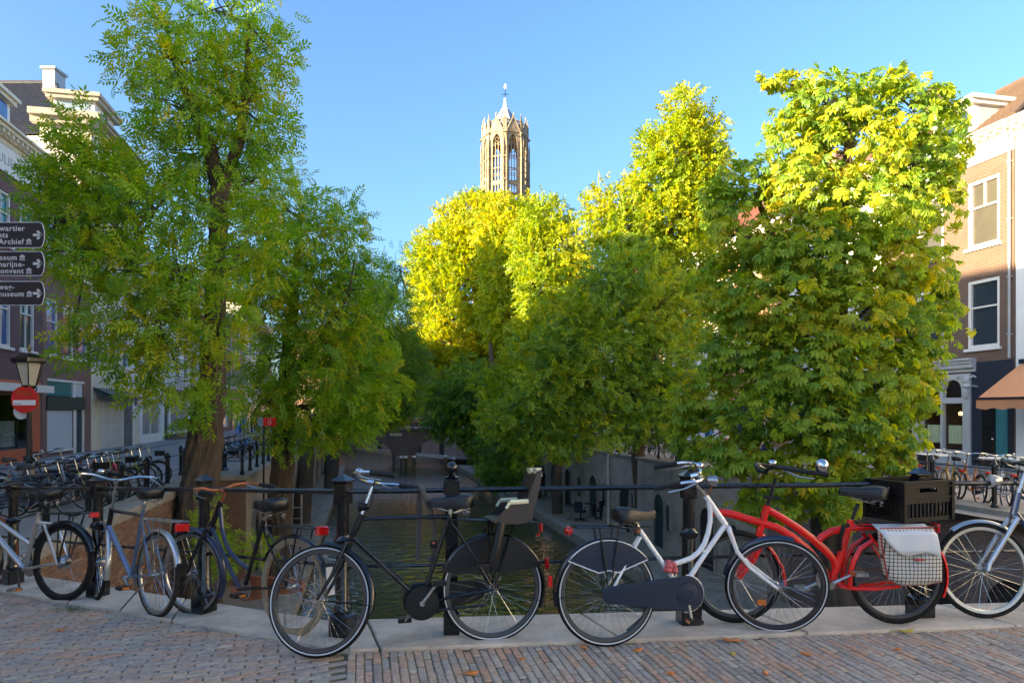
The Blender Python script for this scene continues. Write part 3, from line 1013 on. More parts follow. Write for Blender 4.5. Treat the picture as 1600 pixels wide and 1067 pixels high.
for i, h in enumerate(hs):
    window(a, *h, pane=['pane_pale', 'pane_blue', 'pane'][i % 3] if i < 3 else 'pane_teal', style='cross')
m = MB(); m.box(-.02, LA + .02, -.07, .1, 10.6, 11.62)
fr = m.build('frieze', M['trim'], a, smooth=False)
cornice(a, -.05, LA + .05, 11.621, h=.6, out=.55, mtl='trim_cream')
def text_mesh(name, body, size, mtl, parent, Mx, ext=.006, align='LEFT', bold=0.0, spacing=1.0):
    cu = bpy.data.curves.new(name, 'FONT')
    cu.body = body
    cu.size = size
    cu.extrude = ext
    cu.offset = bold
    cu.align_x = align
    cu.space_character = spacing
    cu.resolution_u = 3
    ob = bpy.data.objects.new(name, cu)
    COL.objects.link(ob)
    dg = bpy.context.evaluated_depsgraph_get()
    me = bpy.data.meshes.new_from_object(ob.evaluated_get(dg))
    bpy.data.objects.remove(ob)
    me.transform(Mx)
    me.materials.clear()
    me.materials.append(mtl)
    return link(name, me, parent)
text_mesh('lettering', 'JULIENSRU', .52, M['lead'], fr, TR(uA(25.2), -.078, 10.9) @ RX(R_(90)), spacing=1.15)
m = MB()
m.box(LA - .94, LA - .25, -.05, .12, Z_ST, 2.25)
m.box(0, .34, -.05, .12, Z_ST, 2.25)
m.box(.341, LA - .941, -.05, .12, Z_ST, Z_ST + .60)
m.box(0, LA - .25, -.08, .12, 2.251, 2.75)
sf = m.build('shop_front', M['orange'], a, smooth=False)
m = MB(); m.box(-.05, LA - .1, -.5, -.081, 2.45, 2.6); m.box(-.05, LA - .1, -.52, -.5, 2.3, 2.6)
m.build('canopy', M['trim'], a, smooth=False)
g = MB(); g.box(.36, LA - .96, .06, .075, Z_ST + .63, 2.14); g.build('shop_window', M['glass'], a, smooth=False)
for t in (24.0, 25.6, 27.0):
    b_ = MB()
    b_.box(uA(t) - .035, uA(t) + .035, .03, .10, Z_ST + .62, 2.15)
    b_.build('mullion', M['iron'], a, smooth=False)
i_ = MB()
i_.add([(.3, 1.8, -.6), (LA, 1.8, -.6), (LA, 1.8, 2.3), (.3, 1.8, 2.3), (.3, .1, -.6), (LA - .9, .1, -.6), (LA - .9, .1, 2.3), (.3, .1, 2.3)],
       [(0, 1, 2, 3), (4, 5, 1, 0), (7, 6, 2, 3), (4, 0, 3, 7), (5, 1, 2, 6)])
i_.build('interior', M['interior'], a, smooth=False)
cb = MB()
for (x, z) in ((0, 0), (.55, 0), (.28, .50)):
    x0, zz = uA(26.2) + x, Z_ST + .72 + z
    cb.box(x0, x0 + .5, .13, .6, zz, zz + .03); cb.box(x0, x0 + .5, .13, .6, zz + .45, zz + .48)
    cb.box(x0, x0 + .03, .13, .6, zz + .031, zz + .449); cb.box(x0 + .47, x0 + .5, .13, .6, zz + .031, zz + .449)
cbo = cb.build('display_boxes', M['trim'], None, smooth=False)
cbo.matrix_world = a.matrix_world.copy()
tag(cbo, 'three white open cubes stacked in the orange shop window', 'display')
rm = MB()
rm.add([(0, 0, 12.2), (LA, 0, 12.2), (LA, 9, 12.2), (0, 9, 12.2), (2.2, 4, 14.6), (LA - .3, 4, 14.6)], [(0, 1, 5, 4), (1, 2, 5), (2, 3, 4, 5), (3, 0, 4)])
rf = rm.build('roof', M['tile_dark'], a, smooth=False)
x0, x1 = uA(24.3), uA(26.9)
m = MB(); m.box(x0, x1, .25, 2.6, 12.221, 13.55)
dm = m.build('dormer', M['trim'], rf, smooth=False)
m = MB(); m.box(x0 + .2, x1 - .25, .222, .249, 12.3, 13.5); m.build('dormer_shutter', M['pane_blue'], rf, smooth=False)
m = MB(); m.box(x0 - .15, x1 + .15, .05, 2.7, 13.551, 13.7); m.box(x0 - .25, x1 + .25, -.05, 2.8, 13.701, 13.85); m.build('dormer_cornice', M['trim_cream'], rf, smooth=False)

B0, B1 = 29.0, 34.15
def uB(t): return (t - B0) * LU
bh = house('red brick house with pale roller shutter and green panel over a dark door', -1, S_LH, B0, B1, -.6, 11.7, 'brick_red',
           cols=[(uB(t) - .58, uB(t) + .58) for t in (29.95, 31.6, 33.25)], floors=[(4.0, 6.45), (7.9, 9.9)], style='sash', pane=['pane_blue', 'pane', 'pane_blue'], roof='flat', roofm='lead',
           ground=[(uB(29.45), uB(32.1), -.35, 2.9, 'none'), (uB(32.25), uB(33.3), -.55, 2.9, 'none')])
m = MB(); m.box(uB(29.45), uB(32.1), .05, .1, -.16, 1.58)
for k in range(12): m.box(uB(29.46), uB(32.08), .044, .049, -.1 + k * .14, -.02 + k * .14)
m.build('roller_shutter', M['shutter'], bh, smooth=False)
m = MB(); m.box(uB(29.35), uB(33.35), -.06, .12, 1.6, 2.18); m.build('beam', M['darkgreen'], bh, smooth=False)
m = MB(); m.box(uB(29.5), uB(32.05), .05, .1, 2.22, 2.86); m.build('fanlight', M['pane_teal'], bh, smooth=False)
m = MB(); m.box(uB(32.3), uB(33.25), .05, .1, 2.22, 2.86); m.build('fanlight', M['shutter'], bh, smooth=False)
m = MB(); m.box(uB(32.5), uB(33.2), .06, .11, -.5, 1.59); m.build('door', M['darkgreen'], bh, smooth=False)
m = MB()
m.box(uB(32.101), uB(32.25), -.02, .12, -.5, 1.599); m.box(uB(32.26), uB(32.5), .02, .12, -.5, 1.599); m.box(uB(33.2), uB(33.3), -.02, .12, -.5, 1.599)
m.box(uB(29.45), uB(32.1), -.02, .12, -.28, -.17); m.box(uB(29.45), uB(33.3), -.03, .13, 2.861, 2.96); m.box(uB(32.06), uB(32.29), -.02, .12, 2.181, 2.86)
m.build('door_frame', M['trim'], bh, smooth=False)

C0, C1 = 34.2, 40.2
def uC(t): return (t - C0) * LU
LC = uC(C1)
ch = house('tall cream house with white vertical fins at street level and a heavy wrapped cornice', -1, S_LH, C0, C1, -.6, 15.7, 'plaster_cream', depth=2.3,
           floors=[(4.0, 6.6), (8.0, 10.4), (11.8, 13.6)], style='sash', pane=['pane_blue', 'pane'], roof='flat', cor=False, roofm='lead',
           ground=[(uC(34.5), uC(35.3), -.55, 2.1, 'none'), (uC(35.5), uC(38.6), -.55, 2.1, 'none')])
cornice(ch, -.5, LC + .1, 15.701, h=.6, out=.6, mtl='trim_shaded', dent=False)
m = MB(); m.box(-.6, -.001, -.6, 2.6, 16.0, 16.31); m.box(-.35, -.001, -.35, 2.6, 15.7, 15.999); m.build('cornice_return', M['trim_shaded'], ch, smooth=False)
fins = []
for k in range(10):
    x = uC(35.6) + k * (uC(38.5) - uC(35.6)) / 9
    f_ = MB(); f_.box(-.045, .045, -.10, .2, Z_ST + .12, 2.08); o = f_.build('fin', M['trim'], ch, smooth=False) if k == 0 else link('fin', fins[0].data, ch)
    fins.append(o); o.location.x = x
m = MB(); m.box(uC(35.45), uC(38.6), .2, .25, -.55, 2.1); m.build('back_panel', M['shutter'], ch, smooth=False)
m = MB(); m.box(uC(34.5), uC(35.3), .06, .12, -.55, 2.1); m.build('door', M['trim_cream'], ch, smooth=False)
m = MB(); m.box(uC(38.8), uC(40.1), -.06, .1, -.6, 2.6); m.build('stone_pier', M['stone_grey'], ch, smooth=False)
m = MB()
m.add([(uC(34.4), -.02, 2.75), (uC(38.9), -.02, 2.75), (uC(38.9), -.9, 2.35), (uC(34.4), -.9, 2.35), (uC(34.4), -.02, 2.70), (uC(38.9), -.02, 2.70), (uC(38.9), -.9, 2.15), (uC(34.4), -.9, 2.15)],
      [(0, 1, 2, 3), (7, 6, 5, 4), (3, 2, 6, 7), (0, 3, 7, 4), (1, 5, 6, 2)])
m.build('awning', M['darkgreen'], ch, smooth=False)
x0, x1 = uC(35.5), uC(38.2)
m = MB(); m.box(x0, x1, .3, 2.2, 16.35, 17.55); dmr = m.build('dormer', M['trim'], ch, smooth=False)
m = MB(); m.box(x0 - .02, x0 - .001, .55, 2.1, 16.36, 17.5); m.build('dormer_cheek', M['bluegrey'], dmr, smooth=False)
m = MB(); m.box(x0 - .25, x1 + .25, .05, 2.5, 17.551, 17.75); m.box(x0 - .35, x1 + .35, -.05, 2.6, 17.751, 17.95); m.build('dormer_cornice', M['trim_shaded'], dmr, smooth=False)
i_, o_ = arch_ring(x0 + .75, x1 - .75, 16.4, 17.45, .1)
m = MB(); m.prism(i_, .26, .299); m.build('pane', M['pane'], dmr, smooth=False)
# taller house behind with the dark pantile roof
bk = thing('back_house', 'tall white house with dark pantile roof and chimney rising above the street front', 'house', M=Matrix.Translation((-23.6, 36.6, 0)))
m = MB(); m.box(-9, 0, 0, 6.2, -.6, 16.25); m.build('wall', M['plaster'], bk, smooth=False)
m = MB(); m.box(-9.1, .1, -.12, 0, 15.9, 16.25); m.build('eave_board', M['trim'], bk, smooth=False)
m = MB(); m.add([(-9, -.2, 16.26), (.2, -.2, 16.26), (.2, 6.4, 16.26), (-9, 6.4, 16.26), (-9, 4.5, 21.2), (-3.9, 4.5, 21.2)], [(0, 1, 5, 4), (1, 2, 5), (2, 3, 4, 5), (3, 0, 4)])
rf = m.build('roof', M['tile_dark'], bk, smooth=False)
pt = pantile((-9, -.25, 16.27), (9.2, 0, 0), (0, 4.75, 4.95), 37, 22, amp=.05, step=.05)
# trim the tile field along the hip
keep = []
for f in pt.f:
    cxy = [sum(pt.v[i][k] for i in f) / len(f) for k in range(3)]
    fr_ = (cxy[2] - 16.27) / 4.95
    if cxy[0] < .2 - fr_ * 4.1:
        keep.append(f)
pt.f = keep
tl = pt.build('roof_tiles', M['tile_dark'], rf)
tag(tl, kind='stuff')
m = MB(); m.tube([(.2, -.2, 16.4), (-3.9, 4.5, 21.3)], .14, 8); m.tube([(-9, 4.5, 21.3), (-3.9, 4.5, 21.3)], .14, 8); m.build('ridge', M['tile_dark'], rf)
m = MB(); m.box(-4.3, -3.6, 4.0, 5.0, 20.6, 21.85); m.box(-4.4, -3.5, 3.9, 5.1, 21.851, 22.0); m.build('chimney', M['lead'], rf, smooth=False)
m = MB(); m.box(-6.6, -6.1, 1.9, 2.0, 18.75, 18.95); m.box(-5.9, -5.4, 1.9, 2.0, 18.75, 18.95); m.build('roof_vent', M['trim'], rf, smooth=False)

FL3 = [(4.0, 6.5), (7.8, 9.9), (11.1, 12.7)]
def gnd(t0, t1, dm='darkgreen', pane='pane_pale'):
    L = (t1 - t0) * LU
    return [(.35, 1.35, -.55, 2.3, 'door', dm), (1.9, L - .5, .0, 2.3, 'win', pane)]
house('white house with pale yellow ground floor beyond the vertical fins', -1, S_LH, 40.25, 46.3, -.6, 11.2, 'plaster', floors=FL3[:2], ground=gnd(40.25, 46.3, 'trim_cream', 'pane_pale'), pane=['pane', 'pane_blue'])
hE = house('white narrow house with black balcony rails seen through the big tree', -1, S_LH, 46.35, 53.5, -.6, 10.8, 'plaster', ridge=1.4, floors=FL3[:2], ground=gnd(46.35, 53.5), pane=['pane', 'pane_pale'])
for z in (3.0, -.1):
    m = MB()
    for k in range(14): m.tube([(1 + k * .4, -.55, z + .05), (1 + k * .4, -.55, z + .95)], .015, 5)
    m.box(.9, 6.3, -.58, -.52, z + .95, z + 1.0); m.box(.9, 6.3, -.6, -.005, z - .08, z + .04)
    m.build('balcony_rail', M['iron'], hE, smooth=False)
house('blue grey house far along the left street', -1, S_LH, 53.6, 60.5, -.6, 10.4, 'plaster_grey', ridge=1.4, floors=FL3[:2], ground=gnd(53.6, 60.5))
house('warm brick house far along the left street with white windows', -1, S_LH, 60.6, 69, -.6, 10.8, 'brick_warm', ridge=1.6, floors=FL3[:2], ground=gnd(60.6, 69))
house('orange brick house catching the sun at the end of the left street', -1, S_LH, 69.1, 78, -.6, 11, 'brick_orange', ridge=1.6, floors=FL3[:2], ground=gnd(69.1, 78))
house('cream house just past the far bridge on the left bank', -1, S_LH, 78.1, 88, -.6, 14, 'plaster_cream', floors=FL3[:2], ground=gnd(78.1, 88))
house('red brick house past the far bridge on the left bank', -1, S_LH, 88.1, 100, -.6, 13, 'brick_red', floors=FL3[:2], ground=gnd(88.1, 100))
# unseen houses added along the row, heights set to shade bridge and trees
for k, (t0, t1, zt, wl, dp_) in enumerate(((15.6, 22.15, 13.6, 'brick_red', 9), (9.2, 15.5, 13.4, 'plaster', 9), (4.6, 9.1, 13.4, 'brick_purple', 9), (-1.55, 4.5, 9.3, 'plaster_cream', 6), (-9, -3.2, 9.5, 'brick_red', 6), (-16, -9.1, 9.8, 'plaster_cream', 9), (-26, -16.1, 9.8, 'brick_purple', 9))):
    house(['unseen red brick house left of the orange shop, added for shade', 'unseen white house on the left bank beside the bridge, added for shade', 'unseen purple brick house at the left end of the bridge, added for shade', 'unseen narrow cream house by the alley on the left bank, added for shade', 'unseen red brick house behind the bridge past the alley, added for shade',
           'unseen cream house behind the bridge on the left bank, added for shade', 'last unseen purple brick house behind the bridge, added for shade'][k], -1, S_LH, t0, t1, -.6, zt, wl, depth=dp_, floors=FLR, ground=gnd(t0, t1), ridge=1.1)

# ------------------------------------------------------------------ houses on the right bank
r0, r1 = 23.65, 29.5
def uR(t): return (r1 - t) * LU
LR = uR(r0)
r = thing('cafe_house', 'warm brick house with grey carved cafe front and navy door', 'house', M=house_M(1, r0, r1, S_RH))
colR = [(uR(t) - .66, uR(t) + .66) for t in (28.9 - .35, 26.95, 24.85)]
colR = [(uR(t) - .66, uR(t) + .66) for t in (27.2, 24.85)]
hs = [(c[0], c[1], z0, z1) for z0, z1 in ((3.85, 6.35), (7.55, 10.0)) for c in colR]
m = MB()
wall_holes(m, 0, LR, Z_ST - .05, 10.6, hs + [(.1, LR - .02, -.6, 3.0)])
m.add([(0, 0, -.6), (0, 9, -.6), (0, 9, 11.5), (0, 0, 11.5)], [(0, 1, 2, 3)])
m.add([(LR, 0, -.6), (LR, 9, -.6), (LR, 9, 11.5), (LR, 0, 11.5)], [(3, 2, 1, 0)])
m.build('wall', M['brick_warm'], r, smooth=False)
for i, h in enumerate(hs):
    wo = window(r, *h, pane=['pane', 'pane', 'pane_blind', 'pane_blind'][i], style='sash2' if i > 1 else 'sash', fw=.12)
for h in hs:
    m = MB()
    for k in range(14):
        x = h[0] - .12 + k * (h[1] - h[0] + .24) / 14
        m.box(x + .005, x + .09, -.012, .02, h[3] + .01, h[3] + .22)
    m.build('lintel', M['brick_warm'], r, smooth=False)
m = MB(); m.box(-.02, LR, -.05, .1, 10.6, 11.15); m.build('frieze', M['trim'], r, smooth=False)
cornice(r, -.05, LR, 11.151, h=.45, out=.5, mtl='trim')
rm = MB(); rm.add([(0, -.1, 11.62), (LR, -.1, 11.62), (LR, 9, 11.62), (0, 9, 11.62), (1.5, 4.2, 14.9), (LR - 1.6, 4.2, 14.9)], [(0, 1, 5, 4), (1, 2, 5), (2, 3, 4, 5), (3, 0, 4)])
rf = rm.build('roof', M['tile_brown'], r, smooth=False)
for (P0, U, V, n1, n2, side) in (((0, -.15, 11.65), (LR, 0, 0), (0, 4.35, 3.3), 24, 15, 'f'), ((LR + .04, -.1, 11.65), (0, 9.1, 0), (-1.6, 0, 3.3), 36, 12, 's')):
    pt = pantile(P0, U, V, n1, n2, amp=.05, step=.05)
    keep = []
    for f in pt.f:
        cx = [sum(pt.v[i][k] for i in f) / len(f) for k in range(3)]
        fr_ = max(0, (cx[2] - 11.65) / 3.3)
        if side == 'f' and 1.5 * fr_ - .05 < cx[0] < LR - 1.6 * fr_ + .05: keep.append(f)
        if side == 's' and -.1 + 4.3 * fr_ - .05 < cx[1] < 9 - 4.8 * fr_ + .05: keep.append(f)
    pt.f = keep
    tag(pt.build('roof_tiles', M['tile_brown'], rf), kind='stuff')
m = MB(); m.tube([(LR + .02, -.12, 11.75), (LR - 1.6, 4.2, 15.0)], .13, 8); m.tube([(1.5, 4.2, 15.0), (LR - 1.6, 4.2, 15.0)], .13, 8); m.build('ridge', M['tile_brown'], rf)
x0, x1 = uR(27.3), uR(25.45)
m = MB(); m.box(x0, x1, .25, 2.4, 11.64, 13.0); dm = m.build('dormer', M['trim'], r, smooth=False)
m = MB(); m.box(x1 + .001, x1 + .02, .42, 2.3, 11.7, 12.95); m.build('dormer_cheek', M['plaster_grey'], dm, smooth=False)
m = MB(); m.box(x0 - .15, x1 + .15, .05, 2.5, 13.001, 13.15); m.box(x0 - .25, x1 + .25, -.05, 2.6, 13.151, 13.3); m.build('dormer_cornice', M['trim'], dm, smooth=False)
m = MB(); m.box(x0 + .25, x1 - .25, .22, .249, 11.9, 12.85); m.build('pane', M['pane'], dm, smooth=False)
m = MB(); m.tube([(LR - .12, -.09, 3.4), (LR - .12, -.09, 10.9), (LR - .12, -.3, 11.2)], .045, 8)
for zz in (4.2, 6.2, 8.2, 10.2): m.box(LR - .18, LR - .06, -.14, -.001, zz, zz + .05)
m.build('drainpipe', M['lead'], r)
# cafe front
xa, xb = uR(27.95), uR(25.3)
f_ = MB()
f_.box(xa - .02, xa + .38, -.10, .15, Z_ST, 2.95)
f_.box(xb - .32, xb, -.10, .15, Z_ST, 2.95)
f_.box(xa + .381, xb - .321, -.06, .15, Z_ST, .06)
f_.box(xa + .381, xb - .321, -.07, .15, 1.84, 2.06)
xm = (xa + xb) / 2 + .02
f_.box(xm - .05, xm + .05, -.04, .13, .061, 1.839)
sfr = f_.build('shop_front', M['plaster_grey'], r, smooth=False)
# arched transom: plate with two arched lights
pl = MB()
for (u0, u1) in ((xa + .381, xm), (xm, xb - .321)):
    n = 10
    a_, b_2 = u0 + .09, u1 - .09
    rr = (b_2 - a_) / 2
    zc = 2.36
    tops = [(a_ + (b_2 - a_) * k / n, zc + .38 * math.sqrt(max(0, 1 - ((k / n - .5) * 2) ** 2))) for k in range(n + 1)]
    for k in range(n):
        pl.add([(tops[k][0], -.05, tops[k][1]), (tops[k + 1][0], -.05, tops[k + 1][1]), (tops[k + 1][0], -.05, 2.95), (tops[k][0], -.05, 2.95),
                (tops[k][0], .1, tops[k][1]), (tops[k + 1][0], .1, tops[k + 1][1])], [(0, 1, 2, 3), (0, 4, 5, 1)])
    pl.box(u0, a_, -.05, .1, 2.061, 2.95); pl.box(b_2, u1, -.05, .1, 2.061, 2.95)
pl.build('arched_transom', M['plaster_grey'], r, smooth=False)
orn = MB()
for xx in (xa + .18, xm, xb - .16):
    orn.ball((xx, -.12, 2.72), (.16, .06, .16), 10, 6); orn.ball((xx, -.12, 2.5), (.09, .05, .12), 8, 6)
    for s_ in (-1, 1):
        orn.tube([(xx + s_ * .12, -.09, 2.75), (xx + s_ * .3, -.09, 2.85), (xx + s_ * .42, -.09, 2.78)], [.05, .04, .02], 6)
for xx in (xa + .18, xb - .16):
    orn.ball((xx, -.13, 2.2), (.14, .08, .22), 8, 6)
orn.build('carved_ornament', M['plaster_grey'], sfr)
cornice(r, -.02, xb + .15, 3.0, h=.5, out=.35, mtl='plaster_grey', dent=False)
g = MB(); g.box(xa + .38, xb - .32, .09, .10, .06, 2.9); g.build('cafe_window', M['glass'], r, smooth=False)
cu = MB()
for (u0, u1) in ((xa + .46, xm - .1), (xm + .1, xb - .38)):
    n = 24
    vs = []
    for k in range(n + 1):
        yy = .2 + .018 * math.sin(k * 2.3)
        vs += [(u0 + (u1 - u0) * k / n, yy, .30), (u0 + (u1 - u0) * k / n, yy, 1.0)]
    cu.add(vs, [(2 * k, 2 * k + 2, 2 * k + 3, 2 * k + 1) for k in range(n)])
cu.build('half_curtain', M['cream'], r)
i_ = MB()
i_.add([(.1, 3, -.6), (xb, 3, -.6), (xb, 3, 3), (.1, 3, 3), (.1, .15, -.6), (xb, .15, -.6), (xb, .15, 3), (.1, .15, 3)], [(0, 1, 2, 3), (4, 5, 1, 0), (7, 6, 2, 3), (4, 0, 3, 7), (5, 1, 2, 6)])
i_.build('interior', M['interior'], r, smooth=False)
M['bulb'] = glow_mat('lamp_bulb', (1.0, 0.40, 0.06), 3.0)
M['neon'] = glow_mat('red_light', (1.0, 0.02, 0.01), 0.45)
for k, t in enumerate((26.75, 26.2, 25.75)):
    o = thing('pendant_lamp', ['glowing pendant lamp in the left cafe pane', 'small glowing pendant lamp in the middle of the cafe window', 'glowing pendant lamp nearest the navy door'][k], 'lamp', M=r.matrix_world @ TR(uR(t), 1.0, 1.45), group='lamps in the cafe window')
    m = MB(); m.ball((0, 0, 0), .07, 8, 6); m.build('bulb', M['bulb'], o)
    m = MB(); m.tube([(0, 0, .07), (0, 0, 1.5)], .008, 4); m.build('cord', M['black'], o)
m = MB(); m.box(xm + .1, xb - .4, 2.6, 2.7, 1.35, 1.5); m.build('red_light_strip', M['neon'], r, smooth=False)
n_ = MB(); n_.box(xb + .001, LR - .02, -.02, .12, -.6, 3.35)
nv = n_.build('navy_front', M['navywall'], r, smooth=False)
d = MB(); d.box(xb + .45, xb + 1.0, -.045, -.021, -.5, 1.9); d.build('door', M['black'], r, smooth=False)
d = MB(); d.box(xb + 1.02, LR - .22, -.05, -.021, -.1, 1.9); d.build('glazed_panel', M['pane_teal'], r, smooth=False)
d = MB(); d.ball((xb + .93, -.09, .55), .05, 8, 6); d.build('handle', M['chrome'], r)
d = MB(); d.box(xb + 1.15, xb + 1.55, -.04, -.021, -.35, -.2); d.build('letter_slot', M['steel'], r, smooth=False)
d = MB(); d.tube([(xb + .25, -.02, 2.45), (xb + .25, -.5, 2.5)], .03, 6); d.ball((xb + .25, -.5, 2.45), (.14, .14, .1), 8, 6); d.build('wall_lamp', M['plaster_grey'], r)

R0 = house('white plastered house with orange awning at the right edge', 1, S_RH, 16.6, 23.6, -.6, 11.3, 'plaster', floors=[(4.0, 6.4), (7.4, 9.8)], cols=[(2.2, 3.4), (4.9, 6.1)], roofm='tile_brown', ridge=2.6,
           ground=[(.9, 3.0, -.5, 2.2, 'win', 'pane', 'plaster_grey', 'split'), (3.6, 5.8, -.5, 2.2, 'win', 'pane', 'plaster_grey', 'split')])
aw = MB()
P = [(.25, -.02, 3.2), (6.9, -.02, 3.2), (6.9, -1.9, 1.95), (.25, -1.9, 1.95)]
aw.add(P + [(x, y, z - .03) for x, y, z in P], [(0, 1, 2, 3), (7, 6, 5, 4), (0, 3, 7, 4), (1, 5, 6, 2), (3, 2, 6, 7)])
n = 40
vs = []
for k in range(n + 1):
    x = .25 + 6.65 * k / n
    vs += [(x, -1.91, 1.95), (x, -1.91 + .01 * math.sin(k), 1.62 + .03 * math.cos(k * 1.6))]
aw.add(vs, [(2 * k, 2 * k + 1, 2 * k + 3, 2 * k + 2) for k in range(n)])
ao = aw.build('awning', M['awning'], R0, smooth=False)
m = MB(); m.box(.2, 6.95, -1.96, -1.88, 1.93, 2.0); m.box(.2, 6.95, -.12, -.005, 3.17, 3.32); m.build('awning_bar', M['navy'], ao, smooth=False)
m = MB(); m.tube([(.5, -.05, 2.2), (.5, -1.88, 1.96)], .025, 6); m.tube([(6.5, -.05, 2.2), (6.5, -1.88, 1.96)], .025, 6); m.build('awning_arm', M['steel'], ao)
for k, (t0, t1, zt, wl, lab, rf_, cm) in enumerate(((29.6, 36.2, 12.2, 'plaster', 'white plastered house behind the chestnut tree', 'tile_red', 'trim'),
        (36.3, 43.4, 11.6, 'brick_orange', 'orange brick house behind the yellow topped tree', 'tile_dark', 'trim'), (43.5, 50, 12.6, 'plaster', 'white house behind the dark trunks on the right bank', 'tile_red', 'trim_cream'),
        (50.1, 58, 11.9, 'brick_warm', 'brown brick house behind the dark lindens', 'tile_dark', 'trim'), (58.1, 66, 13, 'plaster_cream', 'cream house behind the lindens on the right bank', 'tile_red', 'trim'),
        (66.1, 77, 12.2, 'brick_red', 'red brick house beside the far bridge on the right bank', 'tile_dark', 'trim'), (77.1, 90, 12.5, 'brick_orange', 'orange brick house past the far bridge on the right bank', 'tile_red', 'trim'))):
    house(lab, 1, S_RH, t0, t1, -.6, zt, wl, floors=FL3[:2], ground=gnd(t0, t1, 'navy', 'pane'), roofm=rf_, corm=cm, pane=['pane', 'pane_pale', 'pane'])
for k, (t0, t1, zt, wl, lab) in enumerate(((6.6, 16.5, 12.2, 'plaster', 'unseen white house right of the awning, added to bounce sunlight'), (-4.5, 6.5, 12.6, 'plaster_cream', 'unseen cream corner house at the right end of the bridge, added to bounce sunlight'), (-16, -4.6, 12.4, 'plaster', 'unseen white house behind the bridge on the right bank, added to bounce sunlight'), (-28, -16.1, 12.4, 'plaster_cream', 'unseen cream house behind the bridge on the right bank, added to bounce sunlight'))):  # unseen pale houses added to bounce warm sunlight onto the bridge
    house(lab, 1, S_RH, t0, t1, -.6, zt, wl, floors=FL3[:2], ground=gnd(t0, t1, 'navy', 'pane'), roofm='tile_red', cols=[(1.5 + 3 * i, 2.7 + 3 * i) for i in range(3)])
# houses closing the view beyond the bend
for k, (s0, t, w_, zt, wl, lab) in enumerate(((-12.5, 106, 8, 12, 'brick_orange', 'orange brick gable house closing the view beyond the far bridge'), (-4.3, 112, 9, 11, 'plaster_cream', 'cream house in the middle beyond the far bridge'),
                                              (4.9, 110, 8, 12.5, 'brick_orange', 'orange brick house right of centre beyond the far bridge'), (13.2, 104, 9, 12, 'brick_warm', 'brown brick house at the bend beyond the far bridge'))):
    o = thing('canal_house', lab, 'house', M=Matrix.Translation(C(s0, t)) @ RZ(math.atan2(CN.y, CN.x)))
    m = MB()
    hs = [(.8 + i * 2.2, 2.0 + i * 2.2, z, z + 2) for i in range(int(w_ / 2.2)) for z in (.3, 3.6, 7.0)]
    wall_holes(m, 0, w_, -.6, zt, hs)
    m.box(0, w_, .3, 8, -.6, zt)
    m.build('wall', M[wl], o, smooth=False)
    for h in hs: window(o, *h)
    m = MB(); m.add([(0, -.1, zt), (w_, -.1, zt), (w_, 8, zt), (0, 8, zt), (0, 4, zt + 3), (w_, 4, zt + 3)], [(0, 1, 5, 4), (1, 2, 5), (2, 3, 4, 5), (3, 0, 4)])
    m.build('roof', M['tile_red'], o, smooth=False)

# ------------------------------------------------------------------ the church tower
tw = thing('church_tower', 'tall gothic stone tower with open octagonal lantern and weather vane', 'tower', (-2.3, 229, 0))
m = MB(); m.box(-9.2, 9.2, -9.2, 9.2, -.6, 62.0); m.build('lower_storey', M['sandstone'], tw, smooth=False)
m = MB()
for sx in (-1, 1):
    for sy in (-1, 1):
        m.box(sx * 9.2 - 1.1, sx * 9.2 + 1.1, sy * 9.2 - 1.1, sy * 9.2 + 1.1, -.6, 66)
        m.lathe([(1.1, 66), (.9, 67), (.25, 71), (0, 71.4)], 8, TR(sx * 9.2, sy * 9.2, 0))
m.build('buttress', M['sandstone'], tw, smooth=False)
m = MB(); m.box(-9.6, 9.6, -9.6, 9.6, 62.001, 62.8); m.build('string_course', M['sandstone'], tw, smooth=False)
def balustrade(R, z, h, nseg, per, name):
    b = MB()
    for k in range(nseg):
        a0, a1 = 2 * PI * k / nseg + (PI / nseg if nseg == 4 else 0), 2 * PI * (k + 1) / nseg + (PI / nseg if nseg == 4 else 0)
        p0, p1 = Vector((R * math.sin(a0), -R * math.cos(a0), 0)), Vector((R * math.sin(a1), -R * math.cos(a1), 0))
        for z_ in (z, z + h):
            b.tube([p0 + Vector((0, 0, z_)), p1 + Vector((0, 0, z_))], .22, 4)
        for i in range(per):
            q = p0.lerp(p1, i / per)
            q2 = p0.lerp(p1, (i + .5) / per)
            b.tube([q + Vector((0, 0, z)), q + Vector((0, 0, z + h))], .10, 4)
            b.tube([q + Vector((0, 0, z + h * .5)), q2 + Vector((0, 0, z + h * .95)), p0.lerp(p1, (i + 1) / per) + Vector((0, 0, z + h * .5))], .07, 4)
    return b.build(name, M['sandstone'], tw, smooth=False)
balustrade(12.3, 63, 2.6, 4, 18, 'balustrade')
RT, ZB, ZT = 7.45, 62.8, 95.0
fw_ = 2 * RT * math.sin(PI / 8)
